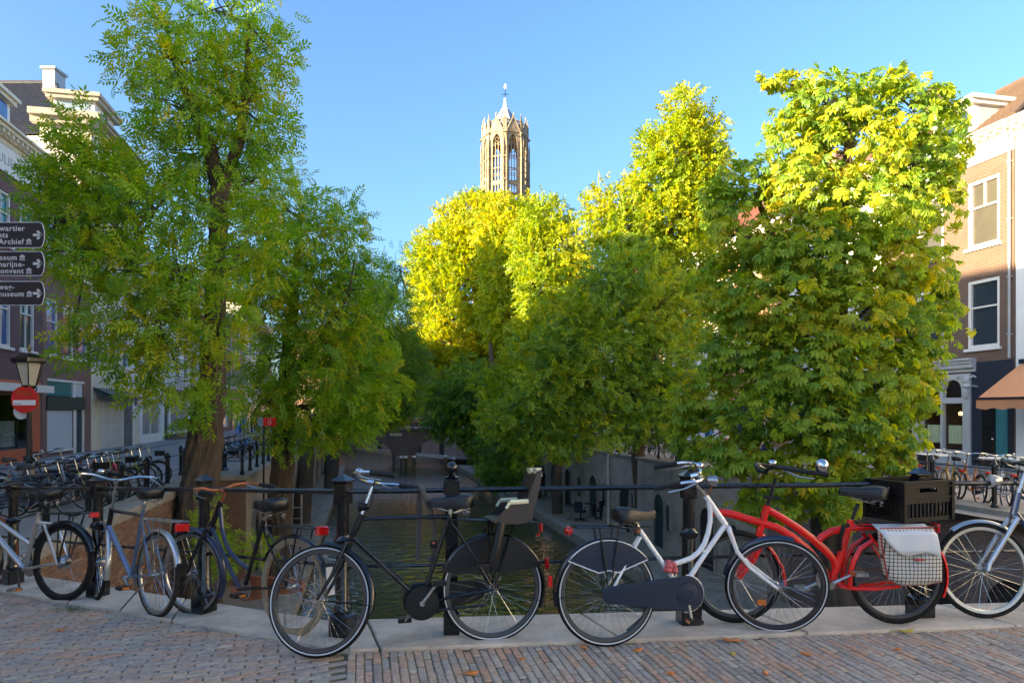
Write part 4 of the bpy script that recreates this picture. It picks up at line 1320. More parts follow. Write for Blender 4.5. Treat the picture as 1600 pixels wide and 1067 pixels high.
for k in range(8):
    a = 2 * PI * k / 8
    cx, cy = RT * math.sin(a), -RT * math.cos(a)
    p = MB()
    Mx = TR(cx, cy, 0) @ RZ(a)
    p.box(-.62, .62, -.5, .9, ZB, 84, Mx)
    p.box(-.5, .5, -.38, .8, 84.001, 92, Mx)
    for s_ in (-.52, .52):
        p.box(s_ - .16, s_ + .16, -.85, -.45, ZB, 88, Mx)
        p.lathe([(.2, 88), (.17, 89), (0, 91)], 4, Mx @ TR(s_, -.65, 0))
    p.box(-.38, .38, -.3, .6, 92.001, 96.2, Mx)
    for zz in (70, 76.5, 83.9, 91.9):
        p.box(-.75, .75, -.98, .95, zz, zz + .35, Mx)
    pil = p.build('pillar', M['sandstone'], tw, smooth=False)
    n_ = MB()
    n_.lathe([(.42, 96.2), (.36, 96.7), (.12, 98.0), (.22, 98.2), (.22, 98.4), (0, 98.8)], 6, Mx)
    for s_ in (-.45, .45):
        n_.lathe([(.16, 93), (.13, 95.6), (.03, 97.2), (0, 97.3)], 4, Mx @ TR(s_, -.3, 0))
    n_.build('pinnacle', M['sandstone'], pil, smooth=False)
    # face between this pillar and the next: pointed opening with tracery and a gable
    a2 = a + PI / 8
    d = RT * math.cos(PI / 8)
    Fx = TR(d * math.sin(a2), -d * math.cos(a2), 0) @ RZ(a2)
    hw = fw_ / 2 - .6
    ow = 1.45
    zs, za = 88.2, 91.8
    f = MB()
    f.box(-hw, -ow, -.25, .55, ZB, 93, Fx); f.box(ow, hw, -.25, .55, ZB, 93, Fx)
    f.box(-ow, ow, -.25, .55, ZB, 64.5, Fx)
    n = 8
    def edge(q):      # pointed arch as height over x
        x = abs(q)
        return zs + (za - zs) * math.sqrt(max(0, 1 - (x / ow) ** 1.6))
    for i in range(n * 2):
        x0, x1 = -ow + ow * i / n, -ow + ow * (i + 1) / n
        f.add([(x0, -.25, edge(x0)), (x1, -.25, edge(x1)), (x1, -.25, 93), (x0, -.25, 93), (x0, .55, edge(x0)), (x1, .55, edge(x1)), (x1, .55, 93), (x0, .55, 93)],
              [(0, 1, 2, 3), (4, 7, 6, 5), (0, 4, 5, 1), (3, 2, 6, 7)], Fx)
    fo = f.build('arched_face', M['sandstone'], tw, smooth=False)
    t_ = MB()
    t_.prism([(-hw - .2, 92.4), (hw + .2, 92.4), (0, 97.2)], -.55, -.26, Fx)
    t_.tube([Fx @ Vector((-hw - .3, -.5, 92.3)), Fx @ Vector((0, -.5, 97.5))], .16, 4)
    t_.tube([Fx @ Vector((hw + .3, -.5, 92.3)), Fx @ Vector((0, -.5, 97.5))], .16, 4)
    t_.lathe([(.1, 97.2), (.3, 98), (.08, 98.6), (0, 99)], 5, Fx @ TR(0, -.5, 0))
    t_.build('gable', M['sandstone'], tw, smooth=False)
    r_ = MB()
    for xx in (-.5, .5):
        r_.box(xx - .11, xx + .11, -.05, .2, 64.5, 89.2, Fx)
    for zz in (72.6, 76.4, 80.6, 84.5):
        r_.box(-ow, ow, -.04, .18, zz, zz + .28, Fx)
    r_.box(-ow, ow, -.2, .3, 75.2, 76.4, Fx)
    for (xx, zz, rr) in ((-.72, 88.6, .5), (.72, 88.6, .5), (0, 90.1, .62), (-.97, 78.6, .4), (0, 78.6, .4), (.97, 78.6, .4)):
        r_.tube([Fx @ Vector((xx + rr * math.cos(q), .06, zz + rr * math.sin(q))) for q in [2 * PI * j / 12 for j in range(12)]], .10, 4, closed=True)
    r_.build('tracery', M['sandstone'], tw, smooth=False)
balustrade(RT - .3, 95.0, 1.4, 8, 6, 'parapet')
m = MB(); m.lathe([(RT - .9, 93.0), (RT - .9, 93.6)], 8, RZ(PI / 8)); m.build('floor_slab', M['sandstone'], tw, smooth=False)
m = MB(); m.lathe([(RT - 1.4, 93.6), (RT - 1.6, 95.2), (4.4, 97.2), (2.6, 100.2), (1.35, 102.2), (.9, 102.6)], 8, RZ(PI / 8)); sp_ = m.build('spire', M['lead'], tw, smooth=False)
m = MB()
for k in range(8):
    a = 2 * PI * k / 8 + PI / 8
    pr_ = [(RT - 1.35, 93.7), (RT - 1.55, 95.2), (4.45, 97.2), (2.65, 100.2), (1.4, 102.2)]
    m.tube([Vector((q * math.cos(a), q * math.sin(a), z)) for q, z in pr_], .09, 4)
m.build('hip_roll', M['lead'], sp_)
m = MB(); m.lathe([(1.4, 102.0), (1.4, 102.5), (.85, 102.7), (.6, 104.6), (.32, 105.2), (.38, 106.2), (.1, 106.5)], 8); m.build('finial_turret', M['trim'], sp_, smooth=False)
m = MB(); m.tube([(0, 0, 106), (0, 0, 109.6)], .12, 5); m.tube([(-1.1, 0, 107.6), (1.1, 0, 107.6)], .12, 5); m.tube([(0, -1.1, 107.6), (0, 1.1, 107.6)], .1, 5); m.build('cross', M['iron'], sp_)
m = MB(); m.ball((.1, 0, 110.2), (.45, .15, 1.0), 8, 6); m.build('weather_vane', M['trim'], sp_)
# ------------------------------------------------------------------ trees
def unit(a):
    return a / np.maximum(np.linalg.norm(a, axis=1, keepdims=True), 1e-9)

def leaf_template(kind):
    """leaves of one spray: x along the twig, z its upper side. returns verts (n,4|6,3) as quads"""
    Q = []
    def leaf(base, ax, L, W, droop=0.0, up=(0, 0, 1), fold=0.12):
        base, ax, up = np.array(base, float), np.array(ax, float), np.array(up, float)
        ax /= np.linalg.norm(ax)
        sd = np.cross(up, ax); sd /= np.linalg.norm(sd)
        nn = np.cross(ax, sd)
        mid = base + ax * L * .45
        Q.append([base, mid + sd * W / 2 + nn * W * fold, base + ax * L - nn * L * droop, mid - sd * W / 2 + nn * W * fold])
    r = random.uniform
    if kind == 'pinnate':
        n = 5
        Lr = .26
        for k in range(n):
            x = Lr * (k + .6) / n
            for s in (-1, 1):
                leaf((x, 0, -.25 * x * x), (.55 + r(-.1, .1), s * .85, r(-.35, .1)), .105 * r(.85, 1.1), .036 * r(.85, 1.1), .15)
        leaf((Lr, 0, -.25 * Lr * Lr), (1, r(-.2, .2), -.3), .11, .038, .1)
    elif kind == 'broad':
        n = 8
        for k in range(n):
            x = .30 * (k + .5) / n
            s = 1 if k % 2 else -1
            leaf((x, 0, 0), (.5 + r(-.3, .4), s * .9, r(-.7, .3)), .10 * r(.7, 1.15), .078 * r(.75, 1.1), .2, (r(-.4, .4), r(-.4, .4), 1))
    elif kind == 'palmate':
        for k, a in enumerate((-1.75, -1.05, -.5, 0, .5, 1.05, 1.75)):
            L = .20 * (1 - .13 * abs(a)) * r(.9, 1.08)
            W = L * .40
            c, s = math.cos(a), math.sin(a)
            dz = -.30 - r(0, .25)
            ax = np.array([c, s, dz]); ax /= np.linalg.norm(ax)
            sd = np.cross([0, 0, 1], ax); sd /= np.linalg.norm(sd)
            nn = np.cross(ax, sd)
            b = np.array([.02 * c, .02 * s, 0])
            m1 = b + ax * L * .66 - nn * L * .05
            tip = b + ax * L - nn * L * .22
            m0 = b + ax * L * .3
            Q.append([b, m0 + sd * W * .22 + nn * .012, m1 + sd * W * .5 + nn * .02, m1])
            Q.append([b, m1, m1 - sd * W * .5 + nn * .02, m0 - sd * W * .22 + nn * .012])
            Q.append([m1, m1 + sd * W * .5 + nn * .02, tip, m1 - sd * W * .5 + nn * .02])
    elif kind == 'willow':
        for k in range(7):
            x = .3 * k / 7
            s = 1 if k % 2 else -1
            leaf((x, 0, 0), (.8 + r(-.2, .2), s * .6, r(-.4, .2)), .11 * r(.8, 1.1), .03, .1)
    return np.array(Q)

TPL = {k: [leaf_template(k) for _ in range(5)] for k in ('pinnate', 'broad', 'palmate', 'willow')}

def crown_mesh(name, blobs, kind, A0, scale, mtl, parent, origin, tone=(0.2, 0.8), droop=0.3, shell=0.5, rough=0.28, upb=0.45):
    """blobs: (centre, radii, pixel area); sprays are spread through each blob's outer volume"""
    V, T = [], []
    for (c, rad, area) in blobs:
        n = max(6, int(area / A0))
        d = unit(rng.normal(size=(n, 3)))
        ph = rng.uniform(0, 6.28, 6)
        fr = rng.uniform(2.0, 4.5, 6)
        lump = 1 + rough * (np.sin(d[:, 0] * fr[0] + ph[0]) * np.sin(d[:, 1] * fr[1] + ph[1]) + .6 * np.sin(d[:, 2] * fr[2] * 1.6 + ph[2]) * np.sin(d[:, 0] * fr[3] * 1.7 + ph[3]))
        rr = (shell + (1 - shell) * rng.uniform(0, 1, n) ** .6)
        rr *= lump
        stray = rng.uniform(0, 1, n) < .05
        rr[stray] *= rng.uniform(1.05, 1.3, stray.sum())
        p = np.array(c)[None] + d * np.array(rad)[None] * rr[:, None]
        ax = unit(d * .8 + rng.normal(size=(n, 3)) * .55 + np.array([0, 0, .15 - droop])[None])
        up = unit(np.array([[0, 0, upb]]) + d * .55 + rng.normal(size=(n, 3)) * .38)
        sd = unit(np.cross(up, ax))
        nn = np.cross(ax, sd)
        sc_ = scale * rng.uniform(.75, 1.25, n)
        Fm = np.stack([ax, sd, nn], axis=1) * sc_[:, None, None]           # n,3,3 rows
        tb = rng.uniform(-.22, .22)
        tn = np.clip(rng.normal((tone[0] + tone[1]) / 2 + tb, (tone[1] - tone[0]) / 2.6, n), 0, 1)
        w_ = rng.integers(0, 5, n)
        for k in range(5):
            ix = np.where(w_ == k)[0]
            if not len(ix): continue
            q = TPL[kind][k]
            L = np.einsum('qvi,nij->nqvj', q, Fm[ix]) + p[ix][:, None, None, :]
            V.append(L.reshape(-1, 4, 3))
            T.append(np.repeat(np.clip(tn[ix], 0, 1), q.shape[0]))
    V = np.concatenate(V) - np.array(origin)[None, None]
    T = np.concatenate(T)
    T = np.clip(T + rng.normal(size=len(T)) * .06, 0, 1)
    nq = len(V)
    me = bpy.data.meshes.new(name)
    me.vertices.add(nq * 4)
    me.vertices.foreach_set('co', V.reshape(-1).astype(np.float32))
    me.loops.add(nq * 4)
    me.loops.foreach_set('vertex_index', np.arange(nq * 4, dtype=np.int32))
    me.polygons.add(nq)
    me.polygons.foreach_set('loop_start', np.arange(0, nq * 4, 4, dtype=np.int32))
    a = me.attributes.new('rnd', 'FLOAT', 'FACE')
    a.data.foreach_set('value', T.astype(np.float32))
    me.materials.append(mtl)
    me.update()
    o = link(name, me, parent)
    o['kind'] = 'stuff'
    return o, nq

def wob(p0, p1, n, amp):
    p0, p1 = Vector(p0), Vector(p1)
    d = (p1 - p0)
    out = []
    ph = [random.uniform(0, 6.28) for _ in range(4)]
    for k in range(n + 1):
        t = k / n
        e = math.sin(t * PI)
        o = Vector((math.sin(t * 5 + ph[0]), math.sin(t * 4 + ph[1]), .4 * math.sin(t * 6 + ph[2]))) * amp * e * d.length
        out.append(p0 + d * t + o)
    return out

def ridged(m, P, R):
    # trunk with furrowed bark: plates run up the stem and wander
    n = len(P)
    seg = 40 if max(R) > .3 else 20
    # resample along the stem
    Q, S = [], []
    for i in range(n - 1):
        k = max(2, int((P[i + 1] - P[i]).length / .16))
        for j in range(k):
            t = j / k
            Q.append(P[i].lerp(P[i + 1], t)); S.append(R[i] + (R[i + 1] - R[i]) * t)
    Q.append(P[-1]); S.append(R[-1])
    ph = [random.uniform(0, 6.28) for _ in range(8)]
    rings = []
    for i, p in enumerate(Q):
        d = (Q[min(i + 1, len(Q) - 1)] - Q[max(0, i - 1)]).normalized()
        a = d.cross(Vector((0, 1, 0))).normalized(); b = d.cross(a)
        z = i * .16
        ring = []
        for k in range(seg):
            q = 2 * PI * k / seg
            w = q + .25 * math.sin(z * .9 + ph[0]) + .1 * math.sin(z * 2.3 + ph[1])
            f = .075 * math.sin(11 * w + ph[2] + .8 * math.sin(z * 1.7 + ph[3])) + .055 * math.sin(17 * w + ph[4] + 1.3 * math.sin(z * 2.9 + ph[5])) + .05 * math.sin(3 * q + ph[6] + z * .25) + random.gauss(0, .012)
            ring.append(p + (a * math.cos(q) + b * math.sin(q)) * S[i] * (1 + f))
        rings.append(ring)
    m.loft(rings)

LEAFCOUNT = 0
def tree(label, base, trunkpts, blobs_px, depth, kind, A0, scale, mtl, bark='bark', limbs=10, twigs=60, name='tree', group=None, limb_r=.09, dgain=1.0, tone=(.2, .8), droop=.3, rough=.28, shell=.5, upb=.45, split=0.35):
    """trunkpts: list of (point, radius); blobs_px: (px, py, rx, ry, nearer or farther in metres)"""
    global LEAFCOUNT
    o = thing(name, label, 'tree', base, group=group)
    B = Vector(base)
    m = MB()
    for tr in trunkpts:
        P = [Vector(p) - B for p, r in tr]
        # refine
        pts, rs = [], []
        for i in range(len(P) - 1):
            for k in range(4):
                t = k / 4
                q = P[i].lerp(P[i + 1], t)
                rr = tr[i][1] + (tr[i + 1][1] - tr[i][1]) * t
                q += Vector((random.uniform(-1, 1), random.uniform(-1, 1), 0)) * rr * .10
                pts.append(q); rs.append(rr * random.uniform(.95, 1.06))
        pts.append(P[-1]); rs.append(tr[-1][1])
        ridged(m, pts, rs)
    m.build('trunk', M[bark], o, ang=80)
    blobs = []
    for (px, py, rx, ry, dd) in blobs_px:
        Y = depth + dd
        k = F / Y
        c = at(px, py, Y)
        ra, rb = rx / k, ry / k
        blobs.append((c, (ra, (ra + rb) * .5 * dgain, rb), rx * ry * PI))
    main = [Vector(p) - B for tr in trunkpts for p, r in tr[len(tr) // 3:]]
    order = sorted(range(len(blobs)), key=lambda i: -blobs[i][2])
    lm = MB()
    ends = []
    for n_, i in enumerate(order[:limbs]):
        c = blobs[i][0] - B
        # join the trunk lower than the blob
        cand = sorted(main, key=lambda q: (q - (c - Vector((0, 0, .35 * (c - q).length)))).length)
        s_ = cand[0]
        pts = wob(s_, c, 6, .06)
        r0 = limb_r * (.6 + .5 * min(1.5, (c - s_).length / 3))
        lb = MB(); lb.tube(pts, [r0 * (1 - .75 * k / 6) for k in range(7)], 7)
        lb.build('limb', M[bark], o)
        ends.append((pts, i))
    tw_ = MB()
    for k in range(twigs):
        if not ends: break
        pts, i = random.choice(ends)
        s_ = pts[random.randint(2, 6)]
        c, rad, _ = blobs[i]
        d = Vector([random.gauss(0, 1) for _ in range(3)]).normalized()
        e = c - B + Vector((d.x * rad[0], d.y * rad[1], d.z * rad[2])) * random.uniform(.5, 1.0)
        q = wob(s_, e, 4, .08)
        tw_.tube(q, [limb_r * .28 * (1 - .8 * j / 4) for j in range(5)], 4, cap=False)
    for i in order[limbs:]:
        c = blobs[i][0] - B
        pts, j = min(ends, key=lambda e: min((p - c).length for p in e[0]))
        s_ = min(pts, key=lambda p: (p - c).length)
        tw_.tube(wob(s_, c, 4, .08), [limb_r * .45 * (1 - .7 * k / 4) for k in range(5)], 5, cap=False)
    if tw_.v:
        t_ = tw_.build('twigs', M[bark], o)
        t_['kind'] = 'stuff'
    c_, n = crown_mesh('crown', [(tuple(b[0]), b[1], b[2]) for b in blobs], kind, A0, scale, mtl, o, base, tone, droop, shell, rough, upb)
    LEAFCOUNT += n
    return o

LV = {
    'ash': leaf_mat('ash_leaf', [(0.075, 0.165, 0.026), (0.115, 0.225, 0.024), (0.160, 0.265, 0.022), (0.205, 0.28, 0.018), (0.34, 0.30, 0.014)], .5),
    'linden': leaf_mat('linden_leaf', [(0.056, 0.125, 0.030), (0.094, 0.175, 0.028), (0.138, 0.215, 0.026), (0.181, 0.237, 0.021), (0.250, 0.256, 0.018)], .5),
    'gold': leaf_mat('sunny_linden_leaf', [(0.09, 0.155, 0.016), (0.14, 0.205, 0.014), (0.187, 0.233, 0.012), (0.23, 0.245, 0.011), (0.29, 0.255, 0.011)], .5),  # yellower copy of the linden leaf, sunlit tone put into its colours
    'chestnut': leaf_mat('chestnut_leaf', [(0.082, 0.158, 0.028), (0.132, 0.212, 0.025), (0.183, 0.242, 0.020), (0.225, 0.247, 0.017), (0.29, 0.25, 0.015)], .46, .4),
}

# big ash in front of the left row
k1 = F / 17.0
b0 = at(312, 862, 17.0); b0.z = Z_WH
def T_(px, py, Y, r): return (at(px, py, Y), r)
t1 = [(b0, .55), T_(308, 815, 17, .44), T_(315, 740, 17, .415), T_(321, 690, 17, .40), T_(327, 640, 17, .33), T_(333, 560, 17, .26), T_(337, 450, 17, .22), T_(343, 330, 17, .19), T_(342, 280, 17, .18)]
t1b = [T_(342, 290, 17, .20), T_(330, 235, 17, .17), T_(305, 180, 16.8, .12), T_(270, 90, 16.8, .06), T_(255, 20, 16.8, .03)]
t1c = [T_(343, 300, 17, .18), T_(372, 230, 17.2, .13), T_(385, 150, 17.3, .09), T_(388, 40, 17.3, .04)]
t1d = [T_(331, 560, 17, .16), T_(360, 470, 16.5, .12), T_(400, 425, 16.2, .06), T_(430, 350, 16.2, .02)]
t1e = [T_(330, 520, 17, .14), T_(280, 460, 16.3, .1), T_(200, 415, 15.8, .05), T_(130, 380, 15.6, .02)]
ash1 = [(335, 15, 95, 55, 0), (225, 70, 40, 55, -.4), (432, 85, 28, 45, .3), (200, 112, 34, 20, 0), (300, 100, 75, 55, -.3), (370, 105, 70, 60, .4), (285, 165, 80, 50, -.6), (385, 175, 65, 60, .4), (325, 235, 110, 50, 0), (240, 250, 50, 45, .6), (440, 205, 24, 34, 0),
        (112, 200, 24, 35, -.8), (125, 265, 60, 42, -.6), (85, 325, 48, 52, -.9), (165, 335, 75, 55, -1.0), (245, 325, 75, 55, -1.2), (125, 400, 62, 45, -1.3), (205, 425, 75, 52, -1.7), (285, 430, 65, 60, -1.6), (165, 490, 62, 38, -1.4), (250, 512, 70, 48, -1.8),
        (205, 570, 55, 28, -1.4), (280, 590, 42, 36, -1.4), (345, 500, 46, 55, -1.6), (300, 300, 60, 55, 1.2), (395, 285, 62, 50, .9), (385, 375, 72, 62, 0), (335, 620, 38, 22, -1.2), (120, 545, 42, 18, -1.2), (232, 610, 26, 22, -1.4), (70, 290, 25, 30, -.8), (300, 650, 18, 26, -1.2), (60, 380, 26, 30, -.9), (115, 238, 42, 36, -.8), (160, 262, 40, 46, -.9), (190, 300, 40, 40, -1.0)]
tree('tallest ash tree with a thick brown trunk rising from the left wharf', b0, [t1, t1b, t1c, t1e], ash1, 17.0, 'pinnate', 62, 1.45, LV['ash'], limbs=18, twigs=170, limb_r=.085, name='ash_tree', droop=.35, rough=.35, tone=(.25, .85), shell=.35)
b0 = at(438, 800, 23.0); b0.z = Z_WH
ash2 = [(432, 315, 58, 62, 0), (482, 352, 52, 62, 0), (465, 420, 80, 70, -.5), (540, 345, 24, 45, 0), (528, 432, 52, 52, 0), (420, 455, 75, 70, -.6), (500, 515, 82, 60, -.8), (562, 510, 44, 52, 0), (440, 560, 75, 62, -1), (535, 590, 66, 48, -1), (480, 632, 66, 42, -1.2), (418, 628, 55, 38, -1.2), (570, 632, 42, 42, -.8),
        (500, 678, 46, 26, -1), (555, 375, 22, 36, 0), (585, 450, 28, 40, .2), (540, 665, 40, 30, -.6), (400, 400, 40, 60, .5), (440, 690, 26, 24, -1.4), (600, 590, 35, 45, 0)]
tree('spreading ash tree right of the tallest one, leaning over the left wharf', b0, [[(b0, .42), T_(440, 740, 23, .36), T_(445, 640, 23, .30), T_(452, 540, 23, .22), T_(462, 430, 23, .13), T_(470, 340, 23, .06)], [T_(447, 600, 23, .18), T_(500, 530, 22.6, .12), T_(545, 460, 22.6, .05), T_(555, 400, 22.6, .02)]],
     ash2, 23.0, 'pinnate', 42, 1.6, LV['ash'], limbs=14, twigs=110, limb_r=.08, name='ash_tree', droop=.3, rough=.38, tone=(.25, .85), shell=.35)
b0 = at(472, 760, 34.0); b0.z = Z_WH
ash3 = [(585, 440, 34, 40, 0), (600, 500, 42, 55, 0), (606, 575, 46, 52, 0), (612, 632, 36, 30, 0), (560, 560, 50, 60, 1), (640, 560, 22, 40, 0), (545, 470, 40, 50, 1), (635, 620, 26, 26, 0), (570, 640, 40, 40, 0)]
tree('dark ash tree further along the left wharf', b0, [[(b0, .40), T_(478, 690, 34, .34), T_(520, 600, 34, .25), T_(575, 500, 34, .12)], [T_(520, 600, 34, .14), T_(600, 590, 34, .07)]], ash3, 34.0, 'pinnate', 17, 1.7, LV['linden'], bark='bark_dark', limbs=7, twigs=50, limb_r=.09, name='ash_tree', tone=(.1, .6))
b0 = at(632, 700, 40.0); b0.z = Z_WH
b0 = at(515, 760, 46.0); b0.z = Z_WH
tree('sparse tree with bare twigs against the sky on the left wharf', b0, [[(b0, .42), T_(522, 690, 46, .4), T_(555, 600, 46, .25), T_(590, 520, 46, .14), T_(625, 430, 46, .05)]], [(625, 415, 36, 24, 0), (640, 462, 26, 24, 0), (612, 470, 26, 34, 0), (640, 505, 18, 28, 0), (560, 600, 60, 60, 1), (600, 540, 40, 50, 1), (540, 650, 50, 40, 0)], 46.0, 'willow', 62, 2.3, LV['linden'], bark='bark_dark', limbs=7, twigs=90, limb_r=.11, name='ash_tree', tone=(.2, .6), rough=.45)
b0 = C(S_LE - 1.2, 60, Z_WH)
tree('dark tree beside the far bridge on the left wharf', b0, [[(b0, .4), (b0 + Vector((.3, 0, 7)), .3), (b0 + Vector((1, 0, 13)), .12)]], [(600, 600, 40, 50, 0), (575, 560, 45, 55, 0), (620, 560, 28, 40, 0), (560, 620, 50, 45, 0), (610, 640, 30, 22, 0), (645, 600, 24, 42, 0)], 60, 'broad', 12, 2.6, LV['gold'], bark='bark_dark', limbs=6, twigs=20, name='linden_tree', tone=(.2, .7))

# central sunlit lindens
b0 = C(10.6, 62, Z_WH)
tree('broad sunlit yellow green linden in front of the church tower', b0, [[(b0, .55), (b0 + Vector((0, 0, 8)), .45), (b0 + Vector((-.3, 0, 16)), .25), (b0 + Vector((-.3, 0, 22)), .08)]],
     [(742, 348, 52, 40, 0), (700, 395, 48, 50, 0), (765, 390, 55, 55, -.5), (683, 455, 34, 50, 0), (735, 455, 75, 65, -1), (795, 375, 32, 45, 0), (668, 520, 24, 42, 0), (715, 535, 66, 50, -1), (785, 510, 55, 60, -.5), (770, 580, 60, 40, -1), (700, 585, 45, 40, -1), (740, 322, 24, 18, 0), (655, 560, 20, 40, 0), (650, 610, 22, 30, 0), (800, 420, 45, 70, 0), (822, 352, 30, 38, 0), (810, 500, 45, 55, 0), (660, 420, 22, 40, 0), (786, 352, 38, 42, -5), (790, 425, 40, 60, -6), (792, 500, 40, 50, -6)],
     62, 'broad', 7.5, 2.5, LV['gold'], limbs=12, twigs=50, limb_r=.14, name='linden_tree', tone=(.3, .85), droop=.2, rough=.25, shell=.55)
b0 = C(10.4, 54, Z_WH)
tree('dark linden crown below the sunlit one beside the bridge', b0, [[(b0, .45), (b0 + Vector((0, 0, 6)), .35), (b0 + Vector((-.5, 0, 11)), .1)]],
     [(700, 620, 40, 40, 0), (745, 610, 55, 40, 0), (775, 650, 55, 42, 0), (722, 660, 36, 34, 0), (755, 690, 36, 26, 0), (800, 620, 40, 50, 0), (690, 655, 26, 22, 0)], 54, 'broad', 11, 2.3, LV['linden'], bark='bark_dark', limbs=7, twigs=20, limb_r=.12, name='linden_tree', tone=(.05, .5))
b0 = C(10.9, 44, Z_WH)
tree('green linden between the tower tree and the yellow topped tree', b0, [[(b0, .5), (b0 + Vector((0, 0, 7)), .4), (b0 + Vector((-.2, 0, 13)), .2), (b0 + Vector((0, 0, 17)), .06)]],
     [(852, 342, 38, 30, 0), (826, 392, 28, 50, 0), (872, 400, 46, 55, 0), (858, 455, 50, 60, -.5), (902, 440, 26, 55, 0), (850, 540, 58, 55, -.6), (890, 520, 50, 50, 0), (820, 610, 62, 50, -.8), (880, 600, 50, 50, 0), (792, 660, 42, 34, -.5)],
     44, 'broad', 8.5, 1.9, LV['gold'], limbs=10, twigs=50, limb_r=.12, name='linden_tree', tone=(.25, .75), droop=.25)
# yellow topped tree
b0 = at(1003, 836, 30.5); b0.z = Z_WH
tree('tall linden with a yellow sunlit spire of leaves', b0, [[(b0, .30), T_(1000, 760, 30.5, .27), T_(997, 690, 30.5, .26), T_(1015, 560, 30.5, .2), T_(1045, 400, 30.5, .14), T_(1060, 260, 30.5, .08), T_(1064, 170, 30.5, .03)]],
     [(1064, 175, 20, 38, 0), (1050, 232, 40, 42, 0), (1085, 215, 22, 40, 0), (1117, 225, 12, 50, 0), (1100, 262, 34, 36, 0), (1030, 285, 44, 34, 0), (1080, 300, 46, 32, 0), (1008, 235, 12, 32, 0), (985, 305, 22, 24, 0), (1050, 345, 70, 42, 0), (985, 365, 58, 48, 0), (938, 330, 22, 36, 0), (1100, 340, 30, 40, 0), (1070, 420, 55, 55, 0), (1000, 430, 60, 55, -.5), (1075, 490, 40, 60, 0)],
     30.5, 'broad', 10.5, 1.5, LV['gold'], limbs=12, twigs=70, limb_r=.07, name='linden_tree', tone=(.2, .8), droop=.2, rough=.3, shell=.4)
b0 = at(1068, 815, 27.0); b0.z = Z_WH
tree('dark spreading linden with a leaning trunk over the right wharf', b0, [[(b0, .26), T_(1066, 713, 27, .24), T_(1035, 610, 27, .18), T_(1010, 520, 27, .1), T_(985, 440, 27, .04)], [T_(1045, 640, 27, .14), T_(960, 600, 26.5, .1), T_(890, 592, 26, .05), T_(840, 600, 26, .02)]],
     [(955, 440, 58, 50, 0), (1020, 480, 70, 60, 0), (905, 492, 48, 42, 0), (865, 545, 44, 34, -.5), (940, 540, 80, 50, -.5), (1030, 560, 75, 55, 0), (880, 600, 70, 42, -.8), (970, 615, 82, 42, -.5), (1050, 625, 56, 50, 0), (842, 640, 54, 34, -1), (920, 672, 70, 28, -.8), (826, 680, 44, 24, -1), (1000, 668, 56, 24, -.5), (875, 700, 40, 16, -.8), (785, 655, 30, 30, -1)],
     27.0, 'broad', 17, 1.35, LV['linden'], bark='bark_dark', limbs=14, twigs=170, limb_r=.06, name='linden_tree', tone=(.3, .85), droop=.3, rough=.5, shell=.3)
b0 = C(10.4, 37, Z_WH)
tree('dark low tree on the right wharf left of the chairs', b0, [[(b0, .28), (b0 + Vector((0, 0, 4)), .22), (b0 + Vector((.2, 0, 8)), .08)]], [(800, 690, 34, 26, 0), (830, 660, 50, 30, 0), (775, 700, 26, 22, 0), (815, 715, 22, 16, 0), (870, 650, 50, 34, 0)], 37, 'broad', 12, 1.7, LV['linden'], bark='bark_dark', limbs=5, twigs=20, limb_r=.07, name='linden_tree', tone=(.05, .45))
# chestnut
b0 = at(1310, 1000, 14.6); b0.z = Z_WH
ch_blobs = [(1240, 128, 42, 13, 0), (1205, 122, 18, 12, 0), (1385, 128, 48, 18, 0), (1295, 165, 80, 42, 0), (1425, 170, 52, 38, 0), (1487, 185, 20, 38, 0), (1245, 215, 55, 50, 0), (1335, 228, 80, 60, -.3), (1435, 250, 62, 55, 0), (1495, 240, 16, 30, .3), (1170, 288, 50, 36, 0), (1245, 300, 70, 46, -.5), (1355, 328, 90, 55, -.8), (1450, 322, 42, 46, 0),
            (1118, 328, 28, 42, 0), (1180, 378, 72, 52, -.5), (1275, 400, 85, 56, -1), (1395, 418, 75, 56, -.8), (1465, 425, 28, 40, 0), (1130, 450, 42, 52, 0), (1215, 478, 85, 55, -1), (1325, 498, 85, 55, -1.3), (1415, 515, 55, 52, -.6), (1155, 548, 62, 52, -.5), (1255, 578, 85, 55, -1.4), (1365, 592, 75, 55, -1), (1432, 580, 32, 36, 0),
            (1105, 618, 44, 44, -.3), (1195, 645, 75, 46, -1.2), (1298, 665, 85, 46, -1.5), (1390, 682, 46, 34, -1), (1438, 625, 24, 30, -.3), (1148, 712, 44, 34, -1), (1245, 730, 80, 34, -1.3), (1345, 722, 56, 30, -1.2), (1068, 638, 30, 34, 0), (1195, 785, 52, 26, -1), (1300, 785, 50, 30, -1.1), (1400, 715, 22, 16, -1), (1080, 690, 24, 26, 0), (1470, 480, 26, 30, 0)]
cht = tree('large horse chestnut tree with drooping hand shaped leaves on the right', b0, [[(b0, .45), T_(1300, 760, 14.6, .36), T_(1300, 560, 14.6, .27), T_(1310, 380, 14.6, .18), T_(1325, 240, 14.6, .09), T_(1330, 150, 14.6, .04)], [T_(1302, 520, 14.6, .16), T_(1210, 380, 14.6, .09), T_(1180, 300, 14.6, .04)], [T_(1305, 480, 14.6, .15), T_(1400, 330, 14.7, .08), T_(1440, 230, 14.7, .03)]],
     ch_blobs, 14.6, 'palmate', 48, 0.97, LV['chestnut'], bark='bark_dark', limbs=20, twigs=110, limb_r=.06, name='chestnut_tree', tone=(.15, .75), droop=.55, rough=.3, shell=.5, upb=.6)
